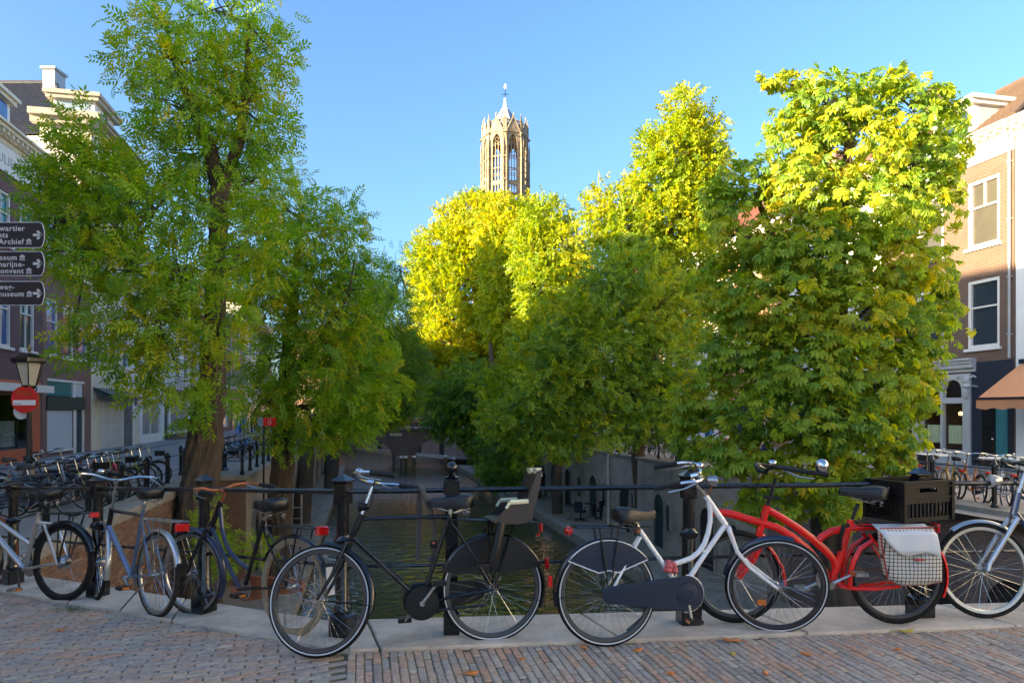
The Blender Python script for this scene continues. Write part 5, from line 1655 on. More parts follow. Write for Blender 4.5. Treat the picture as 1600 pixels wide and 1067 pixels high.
# the leaves nearest the bridge, one by one
leafp = []
for k in range(5):
    q = leaf_template('palmate') * 1.02
    me = bpy.data.meshes.new('leaf')
    nq = len(q)
    me.from_pydata([tuple(v) for v in q.reshape(-1, 3)], [], [tuple(range(4 * i, 4 * i + 4)) for i in range(nq)])
    a_ = me.attributes.new('rnd', 'FLOAT', 'FACE')
    a_.data.foreach_set('value', [random.uniform(.2, .7)] * nq)
    me.materials.append(LV['chestnut'])
    leafp.append(me)
front = [b for b in ch_blobs if b[1] > 250]
for k in range(290):
    px, py, rx, ry, dd = random.choice(front)
    Y = 14.6 + dd
    kk = F / Y
    c = at(px, py, Y)
    d = Vector((random.gauss(0, 1), -abs(random.gauss(0, 1)) - .3, random.gauss(0, 1))).normalized()
    p = c + Vector((d.x * rx / kk, d.y * (rx + ry) / 2 / kk, d.z * ry / kk)) * random.uniform(.95, 1.12)
    o = link('leaf', random.choice(leafp), cht)
    o.location = p - Vector(b0)
    ax = (d * .8 + Vector((random.gauss(0, .5), random.gauss(0, .5), -.4))).normalized()
    up = (Vector((0, 0, 1)) + d * .5).normalized()
    sd = up.cross(ax).normalized()
    nn = ax.cross(sd)
    o.rotation_euler = Matrix((ax, sd, nn)).transposed().to_euler()
# bushes and weeds
b0 = at(335, 850, 15.2); b0.z = -3.2
o = tree('young bright green sapling growing from the wharf behind the railing', b0, [[(b0, .03), (b0 + Vector((.1, 0, 1.2)), .02)]], [(325, 835, 16, 40, 0), (345, 870, 24, 30, 0), (405, 860, 22, 26, .6), (330, 790, 10, 18, 0)], 15.2, 'pinnate', 20, .8, LV['ash'], limbs=3, twigs=8, limb_r=.015, name='sapling', tone=(.4, .8))
b0 = C(S_RE + .9, 44, Z_WH)
tree('dark shrub at the water edge on the right wharf', b0, [[(b0, .08), (b0 + Vector((0, 0, 1)), .05)]], [(780, 742, 26, 18, 0), (800, 735, 24, 22, 0), (762, 735, 18, 14, 0)], 44, 'broad', 9, 1.8, LV['linden'], bark='bark_dark', limbs=2, twigs=10, limb_r=.03, name='shrub', tone=(.1, .5))
print('LEAF QUADS', LEAFCOUNT)
# ------------------------------------------------------------------ the bridge: kerb, paving, railing
F0, FL, FR = G(545, 1020), G(0, 926), G(1600, 980)
B0_, BL, BR = G(530, 975), G(78, 905), G(1600, 944)
dl, dr = (FL - F0).normalized(), (FR - F0).normalized()
FLx, FRx = F0 + dl * 8.5, F0 + dr * 9.0
dbl, dbr = (BL - B0_).normalized(), (BR - B0_).normalized()
BLx, BRx = B0_ + dbl * 8.5, B0_ + dbr * 9.0
kerb = MB()
kerb.box(-.01, .01, -.01, .01, -.3, -.28)
def top(p, dz=0.0): return Vector((p.x, p.y, ztop(p.x) + dz))
KT = 0.022
kroot = thing('kerb', None, None, (0, 0, 0)); kroot['kind'] = 'structure'
def slab(p, q, r, s, name='kerb_slab', parent=None, m_='kerb', th=.35, dz=KT):
    m = MB()
    T = [top(v, dz) for v in (p, q, r, s)]
    m.add(T + [v - Vector((0, 0, th)) for v in T], [(0, 1, 2, 3), (7, 6, 5, 4), (0, 4, 5, 1), (1, 5, 6, 2), (2, 6, 7, 3), (3, 7, 4, 0)])
    o = m.build(name, M[m_], parent, smooth=False)
    b = o.modifiers.new('edge', 'BEVEL'); b.width = .010; b.segments = 2
    return o
fr_l = [0, .07, .22, .40, .58, .76, .90, 1.0]
for i in range(len(fr_l) - 1):
    e = .0012
    a, b = fr_l[i] + (e if i else 0), fr_l[i + 1] - e
    slab(F0.lerp(FLx, a), F0.lerp(FLx, b), B0_.lerp(BLx, b), B0_.lerp(BLx, a), parent=kroot)
fr_r = [0, .022, .20, .345, .52, .68, .84, 1.0]
for i in range(len(fr_r) - 1):
    e = .0009
    a, b = fr_r[i] + e, fr_r[i + 1] - e
    slab(F0.lerp(FRx, a), F0.lerp(FRx, b), B0_.lerp(BRx, b), B0_.lerp(BRx, a), parent=kroot)
# deck body under everything, and the roadway around the laid bricks
m = MB()
poly = [FLx, F0, FRx, FRx + Vector((6, -1, 0)), Vector((14, -9, 0)), Vector((-16, -9, 0)), FLx + Vector((-6, -1, 0))]
bed_ = MB()
xs = np.linspace(-16, 14, 61)
for i in range(60):
    x0, x1 = xs[i], xs[i + 1]
    def yf(x):
        a, b = (F0, FRx) if x > F0.x else (FLx, F0)
        return a.y + (b.y - a.y) * (x - a.x) / (b.x - a.x) + .1
    bed_.add([(x0, -9, ztop(x0) - .008), (x1, -9, ztop(x1) - .008), (x1, min(9, yf(x1)), ztop(x1) - .008), (x0, min(9, yf(x0)), ztop(x0) - .008)], [(0, 1, 2, 3)])
tag(bed_.build('road_bed', M['sand'], smooth=False), kind='structure')
far_ = MB()
for i in range(60):
    x0, x1 = xs[i], xs[i + 1]
    far_.add([(x0, -9, ztop(x0) - .004), (x1, -9, ztop(x1) - .004), (x1, 2.6, ztop(x1) - .004), (x0, 2.6, ztop(x0) - .004)], [(0, 1, 2, 3)])
tag(far_.build('road', M['road'], smooth=False), kind='structure')
br_ = thing('bridge', None, None); br_['kind'] = 'structure'
m = MB()
P = [FLx, F0, FRx, BRx, B0_, BLx]
for (a, b) in ((B0_, BRx), (BLx, B0_)):
    n = Vector((-(b - a).y, (b - a).x, 0)).normalized()
    q = [a - n * .02, b - n * .02, b - n * .6, a - n * .6]
    m.add([(v.x, v.y, -4.9) for v in q] + [(v.x, v.y, ztop(v.x) - .34) for v in q], [(0, 1, 5, 4), (1, 2, 6, 5), (2, 3, 7, 6), (3, 0, 4, 7), (4, 5, 6, 7)])
m.build('abutment', M['quay_dark'], br_, smooth=False)
# paving bricks
pav = thing('brick_paving', None, None); pav['kind'] = 'structure'
pb = []
for k in range(10):
    m = MB(); m.cbox(-.0985, .0985, -.0235, .0235, -.055, 0, .006)
    o = m.build('brick', M['paver'], pav, smooth=False)
    attr(o.data, 'rnd', [(k + .5) / 10] * len(o.data.polygons))
    pb.append(o)
cells = []
nfl = Vector((-dl.y, dl.x, 0)); nfl = nfl if nfl.y > 0 else -nfl
nfr = Vector((-dr.y, dr.x, 0)); nfr = nfr if nfr.y > 0 else -nfr
def beyond(p):
    return (p - F0).dot(nfr) if p.x > F0.x else (p - F0).dot(nfl)
seam_n = CN
def lay(ang, side, org, pu, pv):
    u = Vector((math.cos(ang), math.sin(ang), 0)); v = Vector((-u.y, u.x, 0))
    for j in range(-150, 150):
        jo = (.5 if j % 2 else 0) + random.uniform(-.06, .06)
        for i in range(-55, 55):
            p = org + u * ((i + jo) * pu) + v * (j * pv)
            if not (-7.2 < p.x < 6.5 and 2.62 < p.y < 8.2): continue
            if beyond(p) > .06: continue
            sd = (p - F0).dot(seam_n)
            hl = .1 * abs(u.dot(seam_n)) + .025 * abs(v.dot(seam_n))
            if (side < 0 and sd > -hl + .045) or (side > 0 and sd < hl - .02): continue
            cells.append((p, ang))
lay(CANG, 1, F0 + Vector((.02, 0, 0)), .2105, .0518)
lay(R_(17), -1, F0 + Vector((-.02, 0, 0)), .206, .0545)
def seen(p):
    if p.y < 1: return 0
    px, py = HX + F * p.x / p.y, HY + F * (H - ztop(p.x)) / p.y
    return 1 if (-10 < px < 1610 and py < 1072) else 0
cells.sort(key=lambda c: (-seen(c[0]), c[0].length))
rest, rc = MB(), []
for n, (p, ang) in enumerate(cells):
    tilt = RX(random.gauss(0, .022)) @ RY(random.gauss(0, .010) + (math.atan(.06) * -1 * math.cos(ang) if p.x < -1 else 0))
    if p.x < -1: tilt = RX(.06 * math.sin(ang)) @ tilt
    dz = random.gauss(0, .0022)
    Mx = TR(p.x, p.y, ztop(p.x) + dz) @ RZ(ang + random.gauss(0, .008)) @ tilt
    if n < 300:
        o = pb[n] if n < 10 else link('brick', random.choice(pb).data, pav)
        o.matrix_world = Mx
    else:
        n0 = len(rest.f)
        rest.cbox(-.0985, .0985, -.0235, .0235, -.05, 0, .006, Mx)
        rc += [random.random()] * (len(rest.f) - n0)
o = rest.build('brick_field', M['paver'], pav, smooth=False)
attr(o.data, 'rnd', rc)
tag(o, kind='stuff')
print('BRICKS', len(cells))

# railing
RP = [G(153, 934), G(319, 959), G(536, 995.5), G(705.5, 993), G(1076, 977), G(1437.6, 965.4)]
RP = [RP[0] + (RP[0] - RP[1]) * 2.05, RP[0] + (RP[0] - RP[1]) * 1.02] + RP + [RP[5] + (RP[5] - RP[4]) * 1.0, RP[5] + (RP[5] - RP[4]) * 2.0]
rail = thing('bridge_railing', 'black iron railing with capped posts along the bridge edge', 'railing', (0, 0, 0))
for i, p in enumerate(RP):
    p.z = ztop(p.x) + KT
    a = (RP[min(i + 1, len(RP) - 1)] - RP[max(0, i - 1)])
    Mx = TR(*p) @ RZ(math.atan2(a.y, a.x))
    m = MB()
    ballp = (i == 5)
    if ballp:
        m.cbox(-.055, .055, -.055, .055, 0, .16, .008, Mx)
        m.box(-.042, .042, -.042, .042, .155, 1.0, Mx)
        m.cbox(-.055, .055, -.055, .055, .96, 1.06, .008, Mx)
        po = m.build('post', M['iron'], rail)
        c = MB(); c.lathe([(.05, 1.06), (.056, 1.075), (.03, 1.085), (.018, 1.1)], 14, Mx); c.build('collar', M['iron'], po)
        c = MB(); c.ball((0, 0, 1.135), .043, 20, 12, Mx); c.build('ball', M['black'], po)
    else:
        m.cbox(-.075, .075, -.075, .075, 0, .15, .012, Mx)
        m.lathe([(.062, .149), (.066, .18), (.05, .21), (.048, .62), (.046, .63)], 14, Mx)
        m.lathe([(.044, .64), (.042, .90)], 14, Mx)
        m.cbox(-.05, .05, -.05, .05, .90, 1.05, .008, Mx)
        po = m.build('post', M['iron'], rail)
        c = MB(); c.lathe([(.048, .615), (.064, .63), (.066, .655), (.05, .67), (.046, .685)], 14, Mx, closed=False); c.build('collar', M['iron'], po)
        c = MB(); c.lathe([(.085, 1.0505), (.085, 1.062), (.01, 1.105), (0, 1.106)], 4, Mx @ RZ(PI / 4)); c.build('cap', M['iron'], po, smooth=False)
    if i:
        a, b = RP[i - 1], p
        for h_, r_ in ((.985, .0185), (.47, .0135)):
            q = MB(); q.tube([a + Vector((0, 0, h_)), a.lerp(b, .5) + Vector((0, 0, h_ - .003)), b + Vector((0, 0, h_))], r_, 10)
            q.build('rail', M['iron'], rail)
# ------------------------------------------------------------------ bicycles
class Bike:
    def __init__(s, name, label, A, B, lean, group=None, dz=0.0):
        s.d = B - A
        s.wb = s.d.length
        h = math.atan2(s.d.y, s.d.x)
        pitch = math.asin(max(-1, min(1, s.d.z / s.wb)))
        s.M = TR(A.x, A.y, A.z + dz) @ RZ(h) @ RY(-pitch) @ RX(R_(lean))
        s.Mi = s.M.inverted()
        s.root = thing(name, label, 'bicycle', M=s.M, group=group)
        s.S = Matrix.Identity(4)

    def L(s, px, py, y0=0.0):
        o = s.Mi @ Vector((0, 0, H))
        e = s.Mi @ Vector(((px - HX) / F * 10, 10, H - (py - HY) / F * 10))
        d = e - o
        t = (y0 - o.y) / d.y
        return o + d * t

    def steer(s, p0, p1, deg):
        p0, p1 = Vector(p0), Vector(p1)
        s.S = TR(*p0) @ Matrix.Rotation(R_(deg), 4, (p1 - p0).normalized()) @ TR(*-p0)

    def part(s, name, mb, m, parent=None, smooth=True, front=False, ang=35):
        if front:
            mb.v = [tuple(s.S @ Vector(v)) for v in mb.v]
        return mb.build(name, M[m] if isinstance(m, str) else m, parent or s.root, smooth, ang)

    def tube(s, name, pts, r, m, parent=None, front=False, seg=10):
        pts = [Vector((p[0], 0, p[1])) if len(p) == 2 else Vector(p) for p in pts]
        mb = MB(); mb.tube(pts, r, seg)
        return s.part(name, mb, m, parent, front=front)

    def wheel(s, cx, R, tw=.038, rim='alu', tyre='rubber', front=False, stripe=False, n=32, cz=None, seg=56):
        cz = R if cz is None else cz
        Mw = TR(cx, 0, cz) @ RX(PI / 2)
        rr = R - tw
        m = MB(); m.lathe([(rr - .016, -.011), (rr + .006, -.0125), (rr + .006, .0125), (rr - .016, .011), (rr - .021, 0)], seg, Mw, closed=True)
        wo = s.part('wheel', m, rim, front=front, ang=50)
        m = MB()
        prof = [(rr + tw / 2 + tw / 2 * math.cos(a), tw / 2 * .92 * math.sin(a)) for a in [2 * PI * k / 10 for k in range(10)]]
        m.lathe(prof, seg, Mw, closed=True)
        s.part('tyre', m, tyre, wo, front=front, ang=60)
        if stripe:
            m = MB()
            for sg in (-1, 1):
                m.lathe([(rr + tw * .30, sg * tw * .47), (rr + tw * .52, sg * tw * .484), (rr + tw * .52, sg * tw * .44), (rr + tw * .30, sg * tw * .42)], seg, Mw, closed=True)
            s.part('reflective_stripe', m, 'signwhite', wo, front=front)
        m = MB(); m.lathe([(.010, -.055), (.012, -.05), (.022, -.032), (.022, -.026), (.014, -.02), (.014, .02), (.022, .026), (.022, .032), (.012, .05), (.010, .055)], 12, Mw)
        s.part('hub', m, 'steel', wo, front=front)
        m = MB()
        for k in range(n):
            a = 2 * PI * k / n
            sg = 1 if k % 2 else -1
            ao = a + (1.15 if (k // 2) % 2 else -1.15)
            p0 = Mw @ Vector((.021 * math.cos(ao), .021 * math.sin(ao), sg * .028))
            p1 = Mw @ Vector(((rr - .014) * math.cos(a), (rr - .014) * math.sin(a), 0))
            m.tube([p0, p1], .00125, 3, cap=False)
        sp = s.part('spokes', m, 'chrome', wo, front=front)
        sp['kind'] = 'stuff'
        return wo

    def fender(s, cx, R, a0, a1, m, w=.052, front=False, gap=.014, cz=None, stays=True, name='mudguard'):
        cz = R if cz is None else cz
        prof = [(-w / 2, -.016), (-w * .38, -.002), (-w * .15, .006), (w * .15, .006), (w * .38, -.002), (w / 2, -.016), (w * .36, -.006), (0, .002), (-w * .36, -.006)]
        rings = []
        n = 26
        for k in range(n + 1):
            a = R_(a0 + (a1 - a0) * k / n)
            ring = []
            for (y, dr) in prof:
                q = R + gap + dr
                ring.append((cx + q * math.cos(a), y, cz + q * math.sin(a)))
            rings.append(ring)
        mb = MB(); mb.loft(rings)
        o = s.part(name, mb, m, front=front, ang=45)
        if stays:
            st = MB()
            for sg in (-1, 1):
                for a in ((a0, a1) if stays == 2 else (a1 if abs(a1 - 90) > abs(a0 - 90) else a0,)):
                    a = R_(a + (8 if a < 90 else -8))
                    st.tube([(cx, sg * .05, cz), (cx + (R + gap) * math.cos(a), sg * w * .5, cz + (R + gap) * math.sin(a))], .0025, 4)
            s.part('stay', st, m, o, front=front)
        return o

    def fork(s, pts, front=True, m='black', r=(.016, .010), spread=.048, crown=True):
        """pts: (x,z) from crown to hub"""
        mb = MB()
        P = [Vector((p[0], 0, p[1])) for p in pts]
        for sg in (-1, 1):
            q = [Vector((p.x, sg * (spread * (.75 + .25 * k / (len(P) - 1))), p.z)) for k, p in enumerate(P)]
            mb.tube([Vector((P[0].x, sg * .012, P[0].z + .01))] + q, [r[0]] + [r[0] + (r[1] - r[0]) * k / (len(P) - 1) for k in range(len(P))], 8)
        return s.part('fork', mb, m, front=front)

    def bars(s, st, m='chrome', grip='grip', w=.29, back=.24, rise=.03, drop=.02, fwd=.05, bell=True, stem_from=None, stem='chrome', r=.0115, front=True, lever=True):
        x, z = st[0], st[-1]
        if stem_from is not None:
            mb = MB(); mb.tube([(stem_from[0], 0, stem_from[-1]), (x - .01, 0, z - .03)], .0125, 10)
            mb.tube([(x - .02, 0, z - .012), (x + fwd * .6, 0, z)], .018, 8)
            s.part('stem', mb, stem, front=front)
        def cv(sg):
            return [Vector((x + fwd * .6, sg * .0, z)), Vector((x + fwd, sg * .07, z + rise * .2)), Vector((x + fwd * .95, sg * w * .55, z + rise * .9)), Vector((x + fwd * .2, sg * w * .9, z + rise)),
                    Vector((x - back * .35, sg * w, z + rise * .6)), Vector((x - back, sg * (w + .015), z - drop))]
        mb = MB()
        pts = list(reversed(cv(-1)))[:-1] + cv(1)
        # smooth
        sm = []
        for i in range(len(pts) - 1):
            p0, p1, p2, p3 = pts[max(0, i - 1)], pts[i], pts[i + 1], pts[min(len(pts) - 1, i + 2)]
            for k in range(4):
                t = k / 4
                sm.append(.5 * ((2 * p1) + (p2 - p0) * t + (2 * p0 - 5 * p1 + 4 * p2 - p3) * t * t + (3 * p1 - p0 - 3 * p2 + p3) * t ** 3))
        sm.append(pts[-1])
        mb.tube(sm, r, 8)
        o = s.part('handlebar', mb, m, front=front)
        for sg in (-1, 1):
            c = cv(sg)
            g = MB(); g.tube([c[4].lerp(c[5], .05), c[4].lerp(c[5], .5), c[5] + (c[5] - c[4]) * .04], [.0155, .017, .0165], 10)
            s.part('grip', g, grip, o, front=front)
            if lever:
                l = MB(); l.tube([c[3] + Vector((0, -sg * .01, -.012)), c[4] + Vector((.02, sg * .01, -.035)), c[4].lerp(c[5], .5) + Vector((0, sg * .012, -.04))], [.008, .006, .005], 6)
                s.part('brake_lever', l, 'steel', o, front=front)
        if bell:
            b = MB(); b.ball((x + fwd * .8, .12 if bell is True else bell, z + rise + .03), (.03, .03, .024), 14, 8)
            s.part('bell', b, 'chrome', o, front=front)
        return o

    def saddle(s, p, m='leather', tilt=0.0, L=1.0, springs=True):
        x, z = p[0], p[-1]
        secs = [(-.140, .030, -.002, .024), (-.130, .080, .012, .060), (-.09, .104, .020, .078), (-.04, .096, .014, .074), (.02, .064, .002, .060), (.07, .038, -.002, .050), (.12, .030, -.002, .044), (.150, .022, -.010, .034), (.160, .008, -.022, .016)]
        rings = []
        for (dx, hw, zt, th) in secs:
            ring = []
            for k in range(12):
                a = 2 * PI * k / 12
                cy, sz = math.cos(a), math.sin(a)
                ring.append((x + dx * L, hw * cy, z + (zt + .004 * (abs(cy) < .3) * 0 if sz >= 0 else zt - th) * 1.0 + (abs(sz) ** .7 * .022 if sz >= 0 else -.0 * sz) - dx * tilt))
            rings.append(ring)
        mb = MB(); mb.loft(rings)
        o = s.part('saddle', mb, m, ang=60)
        if springs:
            q = MB()
            for sg in (-1, 1):
                q.tube([(x - .10, sg * .06, z - .06), (x - .02, sg * .035, z - .085), (x + .10, sg * .012, z - .05)], .004, 5)
                hel = [(x - .095 + .014 * math.cos(t), sg * .06 + .014 * math.sin(t), z - .05 - .0035 * t) for t in [k * .8 for k in range(24)]]
                q.tube(hel, .003, 4)
            s.part('saddle_spring', q, 'steel', o)
        return o

    def cranks(s, bb, ang, m='steel', pedal='plastic', Lc=.17, gear=None):
        x, z = bb[0], bb[-1]
        a = R_(ang)
        c = MB()
        e = []
        for sg, aa in ((1, a), (-1, a + PI)):
            p = Vector((x + Lc * math.cos(aa), sg * .085, z + Lc * math.sin(aa)))
            c.tube([(x, sg * .065, z), tuple(p)], [.013, .009], 8)
            e.append((sg, p))
        c.tube([(x, -.07, z), (x, .07, z)], .018, 10)
        o = s.part('crank', c, m)
        for sg, p in e:
            d = MB(); d.cbox(p.x - .045, p.x + .045, min(p.y, p.y + sg * .09), max(p.y, p.y + sg * .09), p.z - .013, p.z + .013, .004)
            po = s.part('pedal', d, pedal, o, smooth=False)
            for q in (-.0465, .0455):
                f = MB(); f.box(p.x + q, p.x + q + .001, p.y + sg * .015, p.y + sg * .07, p.z - .009, p.z + .009)
                s.part('pedal_reflector', f, 'amber', o, smooth=False)
        if gear:
            g = MB(); g.lathe([(gear, -.004), (gear, .004)], 28, TR(x, -.045, z) @ RX(PI / 2)); s.part('chainring', g, 'steel', o)
        return o

    def chaincase(s, bb, hub, m, r0=.105, r1=.05, y0=-.075, y1=-.042):
        x0, z0, x1, z1 = bb[0], bb[-1], hub[0], hub[-1]
        d = math.atan2(z1 - z0, x1 - x0)
        p = []
        for k in range(15):
            a = d + PI / 2 + .12 + (2 * PI - PI - .24) * k / 14
            p.append((x0 + r0 * math.cos(a), z0 + r0 * math.sin(a)))
        for k in range(9):
            a = d - PI / 2 + PI * k / 8
            p.append((x1 + r1 * math.cos(a), z1 + r1 * math.sin(a)))
        mb = MB(); mb.prism(p, y0, y1)
        o = s.part('chain_case', mb, m, smooth=False)
        b = o.modifiers.new('edge', 'BEVEL'); b.width = .007; b.segments = 2; b.limit_method = 'ANGLE'
        return o

    def skirtguard(s, cx, R, a0, a1, rin, m, edge=None, y=.045, cz=None, arc=True):
        cz = R if cz is None else cz
        for sg in (-1, 1):
            p = [(cx + (R + .006) * math.cos(R_(a0 + (a1 - a0) * k / 16)), cz + (R + .006) * math.sin(R_(a0 + (a1 - a0) * k / 16))) for k in range(17)]
            q = [(cx + rin * math.cos(R_(a1 - (a1 - a0) * k / 4)), cz + rin * math.sin(R_(a1 - (a1 - a0) * k / 4))) for k in range(1, 4)]
            mb = MB(); mb.prism(p + q, sg * y, sg * (y + .004))
            o = s.part('skirt_guard', mb, m, smooth=False)
            if edge:
                t = MB(); t.tube([(a, sg * (y + .005), b) for a, b in p + q], .004, 5, closed=True); s.part('piping', t, edge, o)

    def rack(s, x0, x1, z, hub, m='black', w=.065, zr=0.0, legs=True, bars=3, r=.006):
        mb = MB()
        mb.tube([(x0, -w, z), (x0, w, z), (x0 + .02, w + .005, z), (x1, w * .8, z + zr), (x1 + .03, 0, z + zr), (x1, -w * .8, z + zr), (x0 + .02, -w - .005, z)], r, 6, closed=True)
        for k in range(bars):
            x = x0 + (x1 - x0) * (k + .7) / (bars + .4)
            mb.tube([(x, -w, z + .001), (x, w, z + .001)], r * .8, 5)
        mb.tube([(x0 + .02, 0, z + .001), (x1 + .02, 0, z + zr + .001)], r * .8, 5)
        o = s.part('carrier', mb, m)
        if legs:
            l = MB()
            for sg in (-1, 1):
                l.tube([(x0 + (x1 - x0) * .30, sg * (w + .004), z), (hub[0], sg * .058, hub[-1])], r, 6)
                l.tube([(x0 + (x1 - x0) * .55, sg * (w + .004), z), (hub[0] + .01, sg * .058, hub[-1] + .01)], r * .8, 6)
            s.part('carrier_leg', l, m, o)
        return o

    def taillight(s, p, size=(.02, .05, .025), m='tail'):
        mb = MB(); mb.cbox(p[0] - size[0], p[0] + size[0], -size[1], size[1], p[-1] - size[2], p[-1] + size[2], .008)
        o = s.part('tail_light', mb, m)
        return o

    def headlight(s, p, r=.035, front=True, m='chrome', dz=0.0):
        Mx = TR(p[0], 0, p[-1]) @ RY(R_(90 + dz))
        mb = MB(); mb.lathe([(.004, -.06), (r * .6, -.05), (r * .95, -.02), (r, .0), (r * 1.04, .012)], 14, Mx)
        o = s.part('headlight', mb, m, front=front)
        g = MB(); g.lathe([(r * .98, .0121), (r * .6, .018), (.001, .022)], 14, Mx); s.part('lens', g, 'lens', o, front=front)
        return o

    def kickstand(s, p, q, m='steel'):
        mb = MB(); mb.tube([p, q], [.008, .007], 6); return s.part('kickstand', mb, m)

def xz(v): return (v.x, v.z)
Zf = lambda ox, oy, k: (lambda x, y: (ox + x / k, oy + y / k))
Z1, Z2, Z3, Z4, Z5, Z7, Z8 = Zf(0, 650, 2.56), Zf(350, 650, 2.56), Zf(600, 650, 2.56), Zf(840, 680, 3.049), Zf(1080, 680, 3.048), Zf(0, 560, 2.667), Zf(120, 680, 3.335)

# black roadster with the child seat
A, B = G(772, 1002), G(500, 1026)
b = Bike('bicycle', 'black roadster bicycle with a child seat on its carrier leaning on the railing', A, B, 5)
P = lambda x, y, z=Z3, y0=0.0: xz(b.L(*z(x, y), y0))
Rw = .352
hb0, hb1 = P(508, 490, Z2), P(552, 392, Z2)
b.steer((hb0[0], 0, hb0[1]), (hb1[0], 0, hb1[1]), -24)
b.wheel(0, Rw, .038, 'rim_dark', stripe=True); b.wheel(b.wb, Rw, .038, 'rim_dark', front=True, stripe=True, n=36)
b.fender(0, Rw, 20, 205, 'black'); b.fender(b.wb, Rw, 95, 195, 'black', front=True)
b.fork([P(500, 505, Z2), (hb0[0] + (b.wb - hb0[0]) * .55, hb0[1] - (hb0[1] - Rw) * .62), (b.wb, Rw)], m='black')
bb = P(150, 742)
b.tube('head_tube', [hb0, hb1], .021, 'black')
st_top = P(262, 392)
fr = b.tube('frame', [st_top, bb], .0155, 'black')
b.tube('top_tube', [(st_top[0] - .005, st_top[1] - .015), (hb1[0], hb1[1] - .03)], .0145, 'black', fr)
b.tube('down_tube', [(hb0[0], hb0[1] + .02), bb], .0165, 'black', fr)
m = MB()
for sg in (-1, 1):
    m.tube([(st_top[0], sg * .012, st_top[1] - .04), (st_top[0] * .6, sg * .045, Rw + (st_top[1] - Rw) * .58), (0, sg * .055, Rw)], .008, 7)
    m.tube([(bb[0], sg * .03, bb[1]), (0, sg * .055, Rw)], .010, 7)
b.part('rear_stay', m, 'black', fr)
b.tube('seat_post', [(st_top[0], st_top[1] - .02), P(266, 365)], .0135, 'steel')
b.saddle(P(272, 335), L=1.05)
b.cranks(bb, 128, gear=.075)
b.chaincase(bb, (0, Rw), 'plastic', r0=.118, r1=.055)
m = MB(); m.lathe([(.112, .0), (.108, .016), (.02, .02)], 28, TR(bb[0], .044, bb[1]) @ RX(-PI / 2)); b.part('chain_disc', m, 'plastic')
b.skirtguard(0, Rw, 22, 158, .12, 'plastic')
stp = P(588, 262, Z2)
b.bars(stp, back=.26, w=.28, rise=.02, stem_from=hb1)
b.headlight(P(548, 362, Z2), .032, m='plastic')
b.rack(-.33, .30, P(480, 430)[1], (0, Rw), 'black', w=.06, zr=0.05)
b.taillight((-.35, 0, P(566, 445)[1]), (.012, .02, .03))
b.taillight((-.33, 0, P(555, 474)[1]), (.012, .014, .012))
m = MB(); m.cbox(-Rw - .045, -Rw - .02, -.02, .02, Rw + .11, Rw + .18, .005); b.part('reflector', m, 'tail')
b.kickstand((bb[0] - .1, .06, bb[1] - .05), (bb[0] - .42, .10, bb[1] - .03), 'black')
# child seat
m = MB()
prof = [P(*q) for q in ((408, 412), (430, 402), (486, 348), (548, 342), (556, 310), (590, 220), (606, 214), (604, 250), (588, 330), (562, 412), (520, 424), (440, 424))]
m.prism(prof, .15, .17)
seat = b.part('child_seat', m, 'brownplastic', smooth=False)
m = MB(); m.prism(prof, -.17, -.15); b.part('side_panel', m, 'brownplastic', seat, smooth=False)
m = MB()
bp_ = [P(555, 402), P(596, 222), P(607, 218), P(572, 410)]
m.prism(bp_, -.15, .15)
b.part('backrest', m, 'brownplastic', seat, smooth=False)
m = MB(); m.prism([P(412, 410), P(440, 398), P(560, 398), P(566, 412), P(540, 424), P(430, 424)], -.15, .15); b.part('seat_base', m, 'plastic', seat, smooth=False)
m = MB()
for y0 in (.16, -.16):
    a_, c_ = P(484, 341), P(554, 337)
    m.tube([(a_[0], y0, a_[1]), (c_[0], y0, c_[1])], .017, 8)
    a2 = P(470, 365); m.tube([(a2[0], y0, a2[1]), (a_[0], y0, a_[1])], .012, 8)
b.part('arm_pad', m, 'cream', seat)
m = MB()
for y0 in (-.08, .08):
    q = [P(596, 235), P(588, 208), P(610, 206), P(614, 240)]
    m.prism(q, y0 - .05, y0 + .05)
b.part('head_pad', m, 'cream', seat, smooth=False)
for y0 in (.16, -.16):
    m = MB()
    a_, c_, d_ = P(450, 420), P(425, 520), P(405, 570)
    m.tube([(a_[0], y0, a_[1]), (c_[0], y0 * 1.2, c_[1]), (d_[0], y0 * 1.2, d_[1])], [.03, .035, .028], 8)
    m.box(d_[0] - .02, d_[0] + .10, y0 * 1.2 - .035, y0 * 1.2 + .035, d_[1] - .02, d_[1])
    b.part('leg_guard', m, 'plastic', seat)
b.tube('cable', [(stp[0] - .02, .1, stp[1]), (stp[0] - .0, .05, stp[1] - .15), (hb0[0] + .02, .03, hb0[1]), (hb0[0] - .3, .022, hb0[1] - .28)], .003, 'plastic', seg=5)

# white step-through
A, B = G(950, 1010), G(1215, 993)
b = Bike('bicycle', 'white step-through bicycle with a navy chain case and glossy dark blue skirt guards', A, B, -5)
P = lambda x, y, z=Z4, y0=0.0: xz(b.L(*z(x, y), y0))
Rw = .345
h0, h1 = P(905, 442), P(800, 288)
b.steer((h0[0], 0, h0[1]), (h1[0], 0, h1[1]), -26)
b.wheel(0, Rw, .038, 'rim_dark', stripe=True); b.wheel(b.wb, Rw, .038, 'rim_dark', front=True, stripe=True, n=36)
b.fender(0, Rw, 40, 190, 'black'); b.fender(b.wb, Rw, 75, 170, 'navy', front=True, stays=False)
b.fork([(h0[0] + .01, h0[1] - .01), P(950, 545), P(1010, 620), (b.wb, Rw)], m='white', r=(.017, .010))
b.tube('head_tube', [(h0[0] - .012, h0[1] + .02), h1], .0205, 'white')
bb = P(690, 745)
stt = P(478, 438)
fr = b.tube('frame', [stt, bb], .0165, 'white')
b.tube('down_tube', [P(890, 432), P(800, 560), P(705, 705), bb], .0175, 'white', fr)
